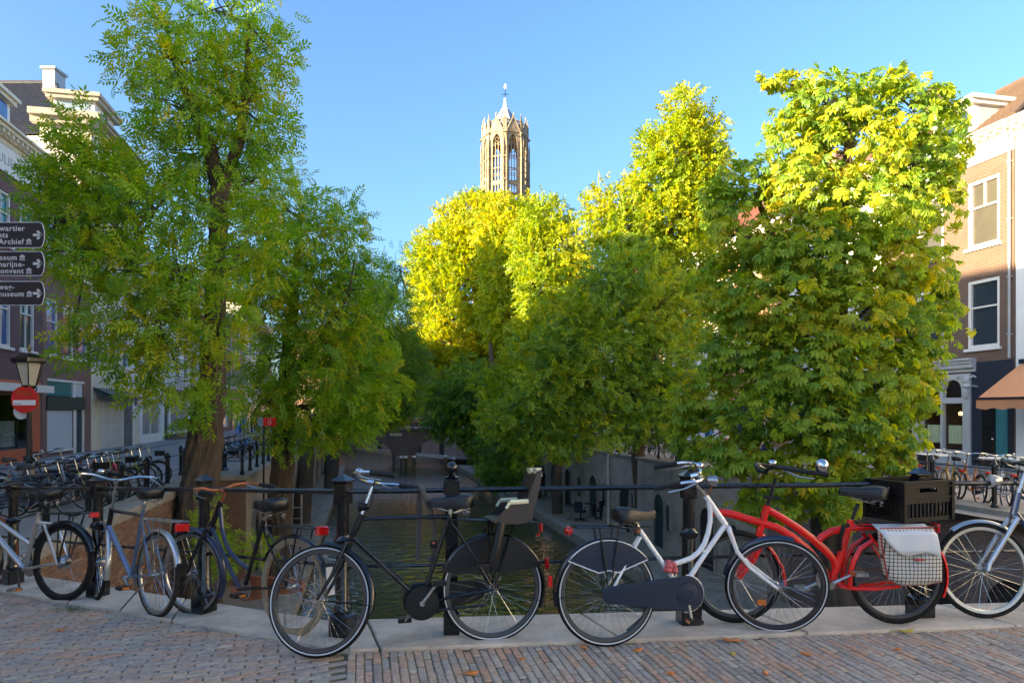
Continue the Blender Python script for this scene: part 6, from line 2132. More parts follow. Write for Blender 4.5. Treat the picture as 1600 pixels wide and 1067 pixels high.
cp = [P(812, 302), P(822, 360), P(822, 410), P(812, 465), P(795, 515), P(768, 555), P(735, 582), P(700, 596), P(640, 615), P(598, 628)]
b.tube('curved_tube', cp, .0175, 'white', fr)
b.tube('bridge_tube', [P(778, 540), P(803, 562)], .010, 'white', fr)
m = MB()
for sg in (-1, 1):
    a_ = P(487, 482); m.tube([(a_[0], sg * .018, a_[1]), (.02, sg * .06, Rw + .03), (-.0, sg * .06, Rw)], .009, 8)
    m.tube([(bb[0] - .03, sg * .032, bb[1]), (bb[0] - .18, sg * .055, bb[1] - .0), (0, sg * .06, Rw)], .010, 8)
b.part('rear_stay', m, 'white', fr)
b.tube('seat_post', [stt, P(466, 405)], .0135, 'steel'); b.saddle(P(455, 366), L=1.0)
m = MB(); m.tube([P(470, 425) + (0,), P(470, 425) + (0,)], .001, 3)
m = MB(); q = P(476, 448); m.lathe([(.022, 0), (.022, .03)], 12, TR(q[0], 0, q[1] - .02)); b.part('seat_clamp', m, 'rust')  # orange clamp: the sun's highlight on the seat post put into colour
b.cranks(bb, 97)
b.chaincase(bb, (0, Rw), 'navy', r0=.118, r1=.055, y0=-.082, y1=-.045)
m = MB(); m.lathe([(.075, 0), (.072, .006), (.03, .008), (.028, .003)], 28, TR(bb[0], -.082, bb[1]) @ RX(PI / 2)); b.part('chain_case_disc', m, 'navy')
m = MB(); m.tube([(bb[0] + .121 * math.cos(a), -.064, bb[1] + .121 * math.sin(a)) for a in [R_(-100 + k * 10) for k in range(20)]], .004, 5); b.part('case_trim', m, 'white')
b.skirtguard(0, Rw, 38, 140, .155, 'navy', edge='white')
stp = P(742, 186)
b.bars(stp, back=.26, w=.27, rise=.02, drop=.03, stem_from=h1, bell=.06)
q = P(835, 212)
b.headlight(q, .036, m='steel')
b.tube('lamp_bracket', [(h1[0] - .0, 0, h1[1] - .015), (h1[0] + .03, 0, h1[1] + .03), (q[0] - .02, 0, q[1] - .03)], .006, 'rust', front=True)  # orange here stands for the sun's highlight on the head tube
b.rack(-.22, .32, P(250, 432)[1], (0, Rw), 'black', w=.06, zr=-.02)
m = MB(); m.ball((-.25, 0, P(125, 455)[1]), (.03, .035, .032), 10, 8); b.part('tail_light', m, 'tail')
m = MB(); m.cbox(-Rw - .05, -Rw - .025, -.018, .018, Rw + .06, Rw + .13, .005); b.part('reflector', m, 'tail')
m = MB()
q = P(622, 630)
for k in range(7): m.ball((q[0] + random.uniform(-.03, .03), -.03 + random.uniform(-.02, .02), q[1] + random.uniform(-.03, .03)), random.uniform(.018, .028), 8, 6)
b.part('cloth_knot', m, 'pink')
b.tube('cable', [(stp[0] + .02, .08, stp[1]), (stp[0] + .12, .05, stp[1] - .08), (h1[0] + .06, .02, h1[1] - .06), (h0[0] + .02, .02, h0[1])], .003, 'plastic', seg=5)
b.kickstand((bb[0] - .10, .05, bb[1] - .04), (bb[0] - .36, .12, bb[1] - .26), 'black')

# red cruiser
A, B = G(1402, 979), G(1150, 977.5)
b = Bike('bicycle', 'red bicycle with thick curved frame tubes beside the white one', A, B, 1, dz=KT)
P = lambda x, y, z=Z5, y0=0.0: xz(b.L(*z(x, y), y0))
Rw = .345
b.wheel(0, Rw, .044, 'rim_dark'); b.wheel(b.wb, .335, .044, 'rim_dark', front=True)
h1, h0 = P(362, 335), P(335, 430)
fr = b.tube('frame', [h1, h0, P(318, 480)], [.026, .026, .024], 'red', seg=14)
b.tube('beam_tube', [P(95, 372), P(140, 366), P(190, 374), P(250, 392), P(330, 415), P(410, 440), P(480, 482), P(550, 540), P(600, 600), P(640, 665), P(655, 697)], [.020, .026, .028, .028, .028, .028, .029, .030, .030, .028, .026], 'red', fr, seg=14)
b.tube('upper_tube', [P(362, 352), P(430, 392), P(510, 443), P(580, 495), P(640, 548), P(680, 592), P(690, 640)], [.023, .026, .027, .027, .027, .026, .024], 'red', fr, seg=14)
b.tube('seat_tube', [P(760, 402), P(742, 460), P(715, 560), P(690, 640), P(672, 690)], [.024, .025, .026, .026, .024], 'red', fr, seg=14)
b.tube('rear_arch', [P(592, 512), P(625, 480), P(670, 455), P(740, 442), P(820, 436), P(900, 438), P(1000, 446)], [.022, .025, .026, .026, .025, .022, .016], 'red', fr, seg=14)
m = MB()
for sg in (-1, 1):
    pts = [P(845, 495), P(790, 530), P(755, 590), P(740, 650), P(738, 712)]
    m.tube([(q[0], sg * .055, q[1]) for q in pts], [.014, .018, .018, .018, .016], 10)
    pts = [P(700, 712), P(760, 722), P(860, 722), P(975, 708)]
    m.tube([(q[0], sg * (.03 + .01 * k), q[1]) for k, q in enumerate(pts)], [.014, .015, .014, .012], 10)
    m.tube([(P(830, 465)[0], sg * .05, P(830, 465)[1]), (.0, sg * .062, Rw)], .011, 8)
b.part('rear_stay', m, 'red', fr)
hubf = (b.wb, .335)
b.fork([P(335, 490), P(280, 590), hubf], m='red', r=(.027, .022), spread=.055)
m = MB()
for sg in (-1, 1):
    m.tube([(q[0], sg * .06, q[1]) for q in (P(338, 500), P(385, 560), P(420, 620), P(435, 705))], .010, 8)
b.part('fork_brace', m, 'red')
st = P(403, 206)
b.tube('stem', [h1, P(375, 300), st], .013, 'plastic')
b.tube('lamp_mount', [P(345, 292), P(420, 300)], .012, 'plastic')
b.bars((P(385, 195)[0], P(385, 178)[1]), m='plastic', back=.27, w=.27, rise=.05, drop=-.01, fwd=.07, bell=.16, r=.013)
m = MB(); q = P(545, 135); m.ball((q[0], .27, q[1]), (.045, .045, .05), 14, 10); b.part('bell', m, 'chrome')
b.tube('cable', [(P(420, 150)[0], .1, P(420, 140)[1]), (P(350, 130)[0], .12, P(350, 135)[1]), (P(305, 190)[0], .08, P(305, 190)[1]), (P(300, 290)[0], .03, P(300, 290)[1]), (P(330, 400)[0], .03, P(330, 400)[1])], .003, 'plastic', seg=5)
b.tube('seat_post', [P(765, 400), P(795, 325)], .0135, 'plastic')
b.saddle(P(822, 262), L=1.12, tilt=-.06)
bb = P(660, 692)
b.cranks(bb, 152, gear=.08, pedal='steel')
m = MB(); m.tube([(bb[0], -.045, bb[1] + .075), (0.02, -.045, Rw + .03)], .004, 4); m.tube([(bb[0], -.045, bb[1] - .075), (0.02, -.045, Rw - .03)], .004, 4); b.part('chain', m, 'rust')
b.rack(-.25, .26, P(950, 425)[1], (0, Rw), 'plastic', w=.08)
b.fender(0, Rw, 150, 205, 'red', stays=False)
m = MB(); q = P(1160, 437); m.cbox(q[0] - .012, q[0] + .012, -.03, .05, q[1] - .03, q[1] + .03, .005); b.part('tail_light', m, 'tail')
m = MB(); m.tube([(P(690, 540)[0], .05, P(690, 540)[1]), (P(688, 480)[0], .07, P(690, 480)[1]), (P(705, 430)[0], .07, P(700, 425)[1]), (P(735, 425)[0], .03, P(735, 425)[1])], .016, 8); b.part('lock', m, 'plastic')
m = MB(); m.cbox(b.wb - .20, b.wb - .14, .03, .05, .14, .18, .006); b.part('wheel_reflector', m, 'amber')
redbike = b
# crate and bag on it
cm = TR(*at(1413, 817, 4.83)) @ RZ(R_(22))
cr = thing('plastic_crate', 'black slotted plastic crate riding on the red bicycle', 'crate', M=cm)
W_, D_, Hh = .49, .32, .29
m = MB()
for (a, bb_, c, d) in ((0, W_, 0, .012), (0, W_, D_ - .012, D_), (0, .012, .0121, D_ - .0121), (W_ - .012, W_, .0121, D_ - .0121)):
    m.box(a, bb_, c, d, Hh - .045, Hh)
    m.box(a, bb_, c, d, .13, .17); m.box(a, bb_, c, d, 0, .03)
    lx, ly = bb_ - a, d - c
    n = 12
    for k in range(n + 1):
        if lx > ly: x0 = a + (lx - .012) * k / n; m.box(x0, x0 + .012, c, d, .0301, .1299)
        else: y0 = c + (ly - .012) * k / n; m.box(a, bb_, y0, y0 + .012, .0301, .1299)
    # upper panel with hand hole
    if lx > ly:
        m.box(a, a + lx * .32, c, d, .1701, Hh - .0451); m.box(bb_ - lx * .32, bb_, c, d, .1701, Hh - .0451); m.box(a + lx * .3201, bb_ - lx * .3201, c, d, .1701, .205)
    else:
        m.box(a, bb_, c, c + ly * .36, .1701, Hh - .0451); m.box(a, bb_, d - ly * .36, d, .1701, Hh - .0451); m.box(a, bb_, c + ly * .3601, d - ly * .3601, .1701, .205)
m.build('side_wall', M['plastic'], cr, smooth=False)
m = MB(); m.box(.012, W_ - .012, .012, D_ - .012, 0, .012); m.build('bottom', M['plastic'], cr, smooth=False)
m = MB()
for z in (Hh - .012, Hh - .05, .165):
    m.box(-.010, W_ + .010, -.010, -.0005, z, z + .012); m.box(-.010, W_ + .010, D_ + .0005, D_ + .010, z, z + .012)
    m.box(-.010, -.0005, 0, D_, z, z + .012); m.box(W_ + .0005, W_ + .010, 0, D_, z, z + .012)
for (x, y) in ((0, 0), (W_, 0), (0, D_), (W_, D_)):
    m.box(x - .014, x + .014, y - .014, y + .014, 0, Hh - .015)
m.build('rim', M['plastic'], cr, smooth=False)
m = MB(); m.box(.06, .40, .06, .25, .013, .10); m.build('contents', M['darkcloth'], cr, smooth=False)

def check_mat():
    m = bpy.data.materials.new('checked_cloth')
    m.use_nodes = True
    nt = m.node_tree
    b = nt.nodes['Principled BSDF']; b.inputs['Roughness'].default_value = .85
    tc = _n(nt, 'ShaderNodeTexCoord')
    sp = _n(nt, 'ShaderNodeSeparateXYZ'); nt.links.new(tc.outputs['Object'], sp.inputs[0])
    outs = []
    for ax in (0, 2):
        d = _n(nt, 'ShaderNodeMath'); d.operation = 'DIVIDE'; d.inputs[1].default_value = .026; nt.links.new(sp.outputs[ax], d.inputs[0])
        f = _n(nt, 'ShaderNodeMath'); f.operation = 'FLOORED_MODULO'; f.inputs[1].default_value = 1.0; nt.links.new(d.outputs[0], f.inputs[0])
        l = _n(nt, 'ShaderNodeMath'); l.operation = 'LESS_THAN'; l.inputs[1].default_value = .22; nt.links.new(f.outputs[0], l.inputs[0])
        outs.append(l)
    mx = _n(nt, 'ShaderNodeMath'); mx.operation = 'MAXIMUM'
    nt.links.new(outs[0].outputs[0], mx.inputs[0]); nt.links.new(outs[1].outputs[0], mx.inputs[1])
    no = _n(nt, 'ShaderNodeTexNoise'); no.inputs['Scale'].default_value = 9; nt.links.new(tc.outputs['Object'], no.inputs['Vector'])
    lc = _n(nt, 'ShaderNodeMix'); lc.data_type = 'RGBA'; lc.inputs['A'].default_value = (.10, .05, .05, 1); lc.inputs['B'].default_value = (.09, .09, .05, 1); nt.links.new(no.outputs[0], lc.inputs['Factor'])
    c = _n(nt, 'ShaderNodeMix'); c.data_type = 'RGBA'; c.inputs['A'].default_value = (.62, .58, .50, 1)
    nt.links.new(mx.outputs[0], c.inputs['Factor']); nt.links.new(lc.outputs['Result'], c.inputs['B']); nt.links.new(c.outputs['Result'], b.inputs['Base Color'])
    return m
M['check'] = check_mat()
bag = thing('pannier_bag', 'checked cloth pannier bag with white flap hanging over the red bicycle rear wheel', 'bag', M=b.M.copy())
def pillow(outline, y0, th, name, mtl, parent, bulge=.5):
    c = (sum(p[0] for p in outline) / len(outline), sum(p[1] for p in outline) / len(outline))
    rings = []
    for (s_, yy) in ((.0, y0), (1.0, y0), (1.0, y0 + th * .5), (.93, y0 + th * .85), (.7, y0 + th), (.0, y0 + th * 1.08)):
        rings.append([(c[0] + (p[0] - c[0]) * max(s_, .02), yy + .006 * math.sin(9 * p[0] + 7 * p[1]), c[1] + (p[1] - c[1]) * max(s_, .02)) for p in outline])
    mb = MB(); mb.loft(rings)
    return mb.build(name, M[mtl], parent, ang=60)
def dens(pts, n=6):
    out = []
    for i in range(len(pts)):
        a, c = pts[i], pts[(i + 1) % len(pts)]
        for k in range(n): out.append((a[0] + (c[0] - a[0]) * k / n, a[1] + (c[1] - a[1]) * k / n))
    return out
ol = dens([P(*q, Z5, .15) for q in ((908, 445), (920, 560), (945, 690), (1000, 718), (1120, 715), (1200, 700), (1198, 600), (1180, 480), (1160, 440))])
pillow(ol, .085, .085, 'bag_body', 'check', bag)
m = MB()
fl = [[P(x, y, Z5, .18) for x in np.linspace(xa, xb, 9)] for (xa, xb, y) in ((900, 1160, 432), (905, 1170, 470), (930, 1176, 510), (960, 1178, 540))]
bot = [(985, 560), (1005, 572), (1030, 572), (1060, 565), (1090, 560), (1120, 558), (1150, 566), (1168, 576), (1180, 580)]
fl.append([P(*q, Z5, .18) for q in bot])
vs = []
for j, row in enumerate(fl):
    for i, q in enumerate(row): vs.append((q[0], (.06 if j == 0 else .196) + .010 * math.sin(i * 1.3 + j), q[1]))
n = 9
fs = [(j * n + i, j * n + i + 1, (j + 1) * n + i + 1, (j + 1) * n + i) for j in range(4) for i in range(8)]
o2 = len(vs)
m.add(vs, fs)
fo = m.build('flap', M['whitecloth'], bag)
sm_ = fo.modifiers.new('thick', 'SOLIDIFY'); sm_.thickness = .004
m = MB(); e0, e1 = P(1065, 592, Z5, .18), P(1110, 592, Z5, .18); m.box(min(e0[0], e1[0]), max(e0[0], e1[0]), .1755, .186, e0[1] - .006, e0[1] + .009); m.build('label', M['redcloth'], bag, smooth=False)
m = MB(); m.tube([(q[0], .13, q[1]) for q in ol], .005, 5, closed=True); m.build('piping', M['redcloth'], bag)

# dark blue bicycle at the right edge
B = G(1543, 970.5); dr_ = Vector((math.cos(R_(187)), math.sin(R_(187)), 0)); A = B - dr_ * 1.12
b = Bike('bicycle', 'dark blue bicycle with silver suspension fork at the right edge of the railing', A, B, 4, dz=KT)
P = lambda x, y, y0=0.0: xz(b.L(1400 + x / 3.14, 660 + y / 3.14, y0))
Rw = .35
h0, h1 = P(575, 455), P(600, 345)
b.steer((h0[0], 0, h0[1]), (h1[0], 0, h1[1]), -10)
b.wheel(0, Rw, .040, 'alu'); b.wheel(b.wb, Rw, .040, 'alu', front=True)
b.fender(0, Rw, 30, 200, 'black'); b.fender(b.wb, Rw, 55, 125, 'alu', front=True, stays=False)
b.fork([(h0[0], h0[1] - .02), (h0[0] + (b.wb - h0[0]) * .45, h0[1] - (h0[1] - Rw) * .45), (b.wb - .02, Rw + .05), (b.wb, Rw)], m='alu', r=(.019, .015), spread=.06)
b.tube('head_tube', [h0, h1], .024, 'blue')
bb = (.46, .29); stt = (.33, .80)
fr = b.tube('frame', [stt, bb], .016, 'blue')
b.tube('down_tube', [(h0[0] - .01, h0[1] + .03), bb], .022, 'blue', fr); b.tube('top_tube', [(h1[0] - .01, h1[1] - .02), (h1[0] - .3, h1[1] - .12), (stt[0] + .03, stt[1] - .18)], .019, 'blue', fr)
m = MB()
for sg in (-1, 1):
    m.tube([(stt[0], sg * .015, stt[1] - .04), (0, sg * .06, Rw)], .009, 7); m.tube([(bb[0], sg * .03, bb[1]), (0, sg * .06, Rw)], .010, 7)
b.part('rear_stay', m, 'blue', fr)
b.tube('seat_post', [stt, (.29, .93)], .013, 'alu'); b.saddle((.27, .98)); b.cranks(bb, 60, gear=.08)
b.chaincase(bb, (0, Rw), 'plastic'); b.rack(-.3, .22, .78, (0, Rw), 'black')
stp = P(640, 190)
b.bars(stp, m='alu', back=.2, w=.28, rise=.03, stem_from=h1, stem='alu', fwd=.06)
b.headlight((b.wb - .14, 0, P(545, 285)[1]), .045, m='alu')
b.kickstand((.1, .06, .3), (.36, .16, .02), 'alu')

# blue step-through with rusty bars
A, B = G(455, 994), G(297, 963)
b = Bike('bicycle', 'old blue step-through bicycle with rust orange handlebar and rear wheel coloured as if sunlit', A, B, 5, dz=.0)
P = lambda x, y, z=Z8, y0=0.0: xz(b.L(*z(x, y), y0))
Rw = .345
h0, h1 = P(700, 480), P(752, 345)
b.steer((h0[0], 0, h0[1]), (h1[0], 0, h1[1]), 10)
b.wheel(0, Rw, .036, 'steel_sunlit', 'rubber_sunlit'); b.wheel(b.wb, Rw, .036, 'steel', 'rubber_old', front=True)
b.fender(0, Rw, 25, 165, 'black'); b.fender(b.wb, Rw, 60, 210, 'oldblue', front=True)
m = MB(); m.loft([[(-Rw - .02, -.028, Rw + .16), (-Rw - .02, .028, Rw + .16), (-Rw - .012, .028, Rw + .16), (-Rw - .012, -.028, Rw + .16)], [(-Rw - .05, -.03, Rw - .02), (-Rw - .05, .03, Rw - .02), (-Rw - .042, .03, Rw - .02), (-Rw - .042, -.03, Rw - .02)]]); b.part('mud_flap', m, 'whitecloth', smooth=False)
b.fork([h0, P(640, 600), (b.wb, Rw)], m='black')
b.tube('head_tube', [h0, h1], .021, 'black')
bb = P(850, 800)
stt = P(975, 440)
fr = b.tube('frame', [stt, P(880, 775)], .0155, 'black')
b.tube('down_tube', [P(700, 478), P(738, 560), P(790, 680), bb], .0165, 'oldblue', fr)
b.tube('curved_tube', [P(748, 375), P(755, 470), P(770, 545), P(800, 610), P(845, 660), P(898, 700)], .0165, 'oldblue', fr)
m = MB()
for sg in (-1, 1):
    m.tube([(stt[0], sg * .015, stt[1] - .05), (0, sg * .058, Rw)], .008, 7); m.tube([(bb[0], sg * .03, bb[1]), (0, sg * .058, Rw)], .009, 7)
b.part('rear_stay', m, 'black', fr)
b.tube('seat_post', [stt, P(1000, 395)], .0135, 'steel_sunlit'); b.saddle(P(1000, 352), L=1.05)
b.cranks(bb, 185, m='rust', gear=.08)
b.chaincase(bb, (0, Rw), 'rust', r0=.10, r1=.045)
st = P(765, 285)
b.bars(st, m='rust', back=.24, w=.29, rise=.03, drop=.0, stem_from=h1, stem='rust', bell=False, fwd=.05)
b.rack(-.26, .24, P(1050, 470)[1], (0, Rw), 'black', w=.065)
b.taillight((-.28, 0, P(1180, 472)[1] if False else P(1050, 480)[1]), (.02, .05, .03))
q = P(600, 525); b.headlight((b.wb + .0, 0, h0[1] - .03), .025, m='steel')
b.tube('lamp_wire', [(stp[0] * 0 + st[0], .05, st[1] - .03), (h1[0] + .05, .04, h1[1] - .1), (h0[0] + .02, .03, h0[1])], .003, 'rust', seg=5)

# blue touring bicycle with silver carrier
A, B = G(243, 965), G(150, 938)
b = Bike('bicycle', 'blue touring bicycle with wide silver handlebar and silver rear carrier', A, B, 4, dz=0)
P = lambda x, y, z=Z8, y0=0.0: xz(b.L(*z(x, y), y0))
wb = b.wb; Rw = .345
h0, h1 = (wb - .17, .64), (wb - .23, .84)
b.steer((h0[0], 0, h0[1]), (h1[0], 0, h1[1]), -12)
b.wheel(0, Rw, .036, 'steel', 'rubber_old'); b.wheel(wb, Rw, .036, 'steel', front=True)
b.fender(0, Rw, 30, 165, 'alu', w=.055); b.fender(wb, Rw, 65, 200, 'alu', front=True)
m = MB(); m.cbox(-Rw - .06, -Rw - .01, -.03, .03, Rw + .02, Rw + .12, .006); b.part('mud_flap', m, 'plastic')
b.fork([(h0[0], h0[1] - .01), (wb - .07, .48), (wb, Rw)], m='black')
b.tube('head_tube', [h0, h1], .022, 'black')
bb = (.46, .28); stt = (.30, .86)
fr = b.tube('frame', [stt, bb], .016, 'bluesilver')
b.tube('down_tube', [(h0[0] - .01, h0[1] + .04), bb], .023, 'bluesilver', fr); b.tube('top_tube', [(h1[0] - .01, h1[1] - .02), (stt[0] + .02, stt[1] - .06)], .016, 'black', fr)
m = MB()
for sg in (-1, 1):
    m.tube([(stt[0], sg * .015, stt[1] - .08), (0, sg * .06, Rw)], .009, 7); m.tube([(bb[0], sg * .03, bb[1]), (0, sg * .06, Rw)], .010, 7)
b.part('rear_stay', m, 'bluesilver', fr)
b.tube('seat_post', [stt, (.27, .95)], .0135, 'chrome'); b.saddle((.25, 1.0), L=1.0)
b.cranks(bb, 200, gear=.085)
b.bars((wb - .27, 1.09), m='chrome', back=.20, w=.32, rise=.04, drop=.02, stem_from=h1, fwd=.05)
b.rack(-.33, .2, .78, (0, Rw), 'steel', w=.07)
b.taillight((-.36, 0, .74), (.018, .055, .03))
b.headlight((wb - .10, 0, .92), .035, m='plastic')
b.kickstand((.05, .06, .3), (.30, .15, .04), 'steel')
b.part('hub_dynamo', (lambda mm: (mm.lathe([(.04, -.03), (.045, 0), (.04, .03)], 12, TR(wb, 0, Rw) @ RX(PI / 2)), mm)[1])(MB()), 'steel', front=True)

# silver bicycle with black carrier
A = G(98, 940); dv = Vector((math.cos(R_(164)), math.sin(R_(164)), 0)); B = A + dv * 1.12; B.z = ztop(B.x)
b = Bike('bicycle', 'silver framed bicycle with wide black tyres and black carrier', A, B, 4, dz=.0)
wb = b.wb; Rw = .358
P = lambda x, y, z=Z7, y0=0.0: xz(b.L(*z(x, y), y0))
bb = P(122, 855); h1 = P(42, 605); h0 = P(58, 665)
if not (.3 < bb[0] < .6): bb = (.47, .29)
h1, h0 = (wb - .24, .80), (wb - .19, .66)
b.wheel(0, Rw, .050, 'black', 'rubber', seg=56); b.wheel(wb, Rw, .050, 'black', front=True)
b.fender(0, Rw, 20, 165, 'black', w=.062); b.fender(wb, Rw, 60, 200, 'black', front=True, w=.062)
b.fork([(h0[0], h0[1] - .02), (wb - .06, .5), (wb, Rw)], m='alu', r=(.02, .014))
b.tube('head_tube', [h0, h1], .026, 'alu')
stt = (.30, .82)
bb = (.46, .29)
fr = b.tube('frame', [stt, bb], .019, 'alu')
b.tube('down_tube', [(h0[0] - .01, h0[1] + .02), bb], .026, 'alu', fr, seg=14); b.tube('top_tube', [(h1[0] - .01, h1[1] - .03), (.40, .52)], .021, 'alu', fr, seg=14)
m = MB()
for sg in (-1, 1):
    m.tube([(.33, sg * .02, .72), (.16, sg * .062, .70), (0, sg * .065, Rw)], .012, 8); m.tube([(bb[0], sg * .035, bb[1]), (0, sg * .065, Rw)], .013, 8)
b.part('rear_stay', m, 'alu', fr)
m = MB(); m.lathe([(.03, -.05), (.058, -.03), (.06, .0), (.058, .03), (.03, .05)], 16, TR(0, 0, Rw) @ RX(PI / 2)); b.part('gear_hub', m, 'steel')
b.tube('seat_post', [stt, (.27, .93)], .0145, 'black'); b.saddle((.25, .985), L=1.1)
b.cranks(bb, 255, m='black', gear=.075, pedal='steel')
b.rack(-.32, .22, .80, (0, Rw), 'black', w=.07, r=.008)
b.taillight((-.345, 0, .78), (.015, .05, .022))
b.bars((wb - .30, 1.06), m='black', back=.2, w=.31, rise=.03, stem_from=h1, stem='black', fwd=.05, r=.013)
m = MB()
for k in range(7):
    z = .78 + .035 * k
    q = .14 + .008 * k
    m.tube([(wb - .02 - q, -q, z), (wb - .02 + q * .7, -q, z), (wb - .02 + q * .7, q, z), (wb - .02 - q, q, z)], .005, 4, closed=True)
for k in range(9):
    for sg in (-1, 1):
        x = wb - .16 + .03 * k
        m.tube([(x, sg * .14, .78), (x, sg * .19, .99)], .004, 4)
b.part('basket', m, 'black')
b.tube('chain_lock', [(.42 + .02 * math.cos(k), .05 + .02 * math.sin(k * 2.1), .30 + .02 * k) for k in range(9)], .010, 'steel', seg=6)

# brown tyred bicycle cut by the left edge
B = G(-10, 914); dv = Vector((math.cos(R_(-20)), math.sin(R_(-20)), 0)); A = B - dv * 1.1; A.z = ztop(A.x)
b = Bike('bicycle', 'bicycle with brown tyres and a wire basket cut off by the left edge', A, B, -4, dz=.0)
wb = b.wb; Rw = .345
h1, h0 = (wb - .24, .86), (wb - .18, .68)
b.wheel(0, Rw, .045, 'steel', 'rubber_brown'); b.wheel(wb, Rw, .045, 'steel', 'rubber_brown', front=True)
b.fender(0, Rw, 20, 165, 'black'); b.fender(wb, Rw, 50, 190, 'rust', front=True)
b.fork([(h0[0], h0[1]), (wb - .06, .5), (wb, Rw)], m='black'); b.tube('head_tube', [h0, h1], .022, 'black')
stt, bb = (.30, .82), (.46, .29)
fr = b.tube('frame', [stt, bb], .016, 'black'); b.tube('down_tube', [h0, bb], .018, 'black', fr); b.tube('top_tube', [h1, (.38, .5)], .016, 'black', fr)
m = MB()
for sg in (-1, 1): m.tube([(.33, sg * .02, .72), (0, sg * .06, Rw)], .01, 6); m.tube([(bb[0], sg * .035, bb[1]), (0, sg * .06, Rw)], .011, 6)
b.part('rear_stay', m, 'black', fr)
b.tube('seat_post', [stt, (.27, .93)], .0145, 'steel'); b.saddle((.25, .985)); b.cranks(bb, 40)
b.bars((wb - .28, 1.08), m='steel', back=.2, w=.3, rise=.03, stem_from=h1)
m = MB()
for k in range(7):
    z = .80 + .035 * k
    q = .13 + .008 * k
    m.tube([(wb - .0 - q, -q, z), (wb + q, -q, z), (wb + q, q, z), (wb - q, q, z)], .005, 4, closed=True)
for k in range(9):
    for sg in (-1, 1):
        x = wb - .13 + .03 * k
        m.tube([(x, sg * .13, .80), (x, sg * .18, 1.01)], .004, 4)
b.part('basket', m, 'black')

# ------------------------------------------------------------------ simpler bicycles further off: three kinds, copied
def plain_bike(kind, label, A, B, lean, group):
    b = Bike('bicycle', label, A, B, lean, group)
    wb = b.wb; Rw = .345
    h1, h0 = (wb - .22, .86), (wb - .16, .68)
    b.wheel(0, Rw, .04, 'steel', n=16, seg=28); b.wheel(wb, Rw, .04, 'steel', front=True, n=16, seg=28)
    b.fender(0, Rw, 25, 165, 'black', stays=False); b.fender(wb, Rw, 65, 190, 'black', front=True, stays=False)
    b.fork([h0, (wb - .05, .5), (wb, Rw)], m='navy'); b.tube('head_tube', [h0, h1], .022, 'navy')
    stt, bb = (.30, .84), (.46, .29)
    fr = b.tube('frame', [stt, bb], .018, 'navy')
    b.tube('down_tube', [h0, bb] if kind != 1 else [h0, (wb - .3, .42), bb], .02, 'navy', fr)
    b.tube('top_tube', [h1, (stt[0] + .01, stt[1] - .05)] if kind == 0 else [h1, (wb - .32, .58), (.40, .46)], .018, 'navy', fr)
    m = MB()
    for sg in (-1, 1): m.tube([(.32, sg * .02, .74), (0, sg * .06, Rw)], .01, 5); m.tube([(bb[0], sg * .035, bb[1]), (0, sg * .06, Rw)], .011, 5)
    b.part('rear_stay', m, 'navy', fr)
    b.tube('seat_post', [stt, (.27, .95)], .0145, 'steel', seg=6); b.saddle((.25, 1.0), springs=False); b.cranks(bb, 40 + 60 * kind)
    b.bars((wb - .26, 1.1), m='chrome', back=.22, w=.3, rise=.03, stem_from=h1, bell=kind == 0)
    b.rack(-.3, .2, .78, (0, Rw), 'black'); b.taillight((-.32, 0, .76))
    if kind == 2:
        m = MB(); m.box(wb - .08, wb + .14, -.15, .15, .84, .98); b.part('front_box', m, 'plastic', smooth=False)
    if kind == 1:
        b.chaincase(bb, (0, Rw), 'plastic'); b.headlight((wb - .08, 0, .9))
    return b

GB_L = 'bicycles parked along the quay fence on the left'
GB_F = 'bicycles parked further along the left quay'
GB_R = 'bicycles parked along the fence on the right bank'
GB_M = 'bicycles behind the trunks on the right bank'
GB_B = 'bicycles on the far bridge'
PROTO = {}
def park(kind, X, Y, z, ang, label, group, colour, lean=4):
    A = Vector((X, Y, z)); d = Vector((math.cos(R_(ang)), math.sin(R_(ang)), 0))
    if kind not in PROTO:
        b = plain_bike(kind, label, A, A + d * 1.08, lean, group)
        PROTO[kind] = b.root
        if colour != 'navy': 
            for o in [b.root] + list(b.root.children_recursive):
                if o.type == 'MESH' and o.material_slots and o.material_slots[0].material == M['navy']:
                    o.material_slots[0].link = 'OBJECT'; o.material_slots[0].material = M[colour]
        return b.root
    src = PROTO[kind]
    c = src.copy(); COL.objects.link(c)
    def rec(o, p):
        for ch in list(o.children):
            q = ch.copy(); COL.objects.link(q); q.parent = p
            if q.type == 'MESH' and q.data.materials and q.data.materials[0] == M['navy']:
                q.material_slots[0].link = 'OBJECT'; q.material_slots[0].material = M[colour]
            rec(ch, q)
    rec(src, c)
    c.matrix_world = TR(X, Y, z) @ RZ(R_(ang)) @ RX(R_(lean))
    c['label'] = label; c['group'] = group
    return c
def parkC(kind, s, t, ang, label, group, colour, lean=4):
    p = C(s, t)
    return park(kind, p.x, p.y, Z_ST + .005, ang, label, group, colour, lean)
ca = math.degrees(CANG)
LBL = [('navy', 'navy bicycle nearest the lamp post among the bikes at the left fence'), ('black', 'black bicycle second from the lamp post at the left fence'), ('bluegrey', 'pale blue bicycle in the row at the left fence'),
       ('black', 'black bicycle just left of the pink one at the left fence'), ('pinkpaint', 'pink framed bicycle in the row at the left fence'), ('black', 'black bicycle between the pink and the lime green one'),
       ('greenpaint', 'lime green bicycle near the trunk of the tallest ash tree'), ('black', 'black bicycle between the lime green one and the thick trunk'), ('navy', 'navy bicycle closest to the thick trunk at the left fence')]
for k, (c, l) in enumerate(LBL):
    t = 13.4 + k * .68
    parkC(k % 3, -6.9 + .05 * random.uniform(-1, 1), t, ca - 90 + random.uniform(-9, 9), l, GB_L, c, random.uniform(-5, 5))
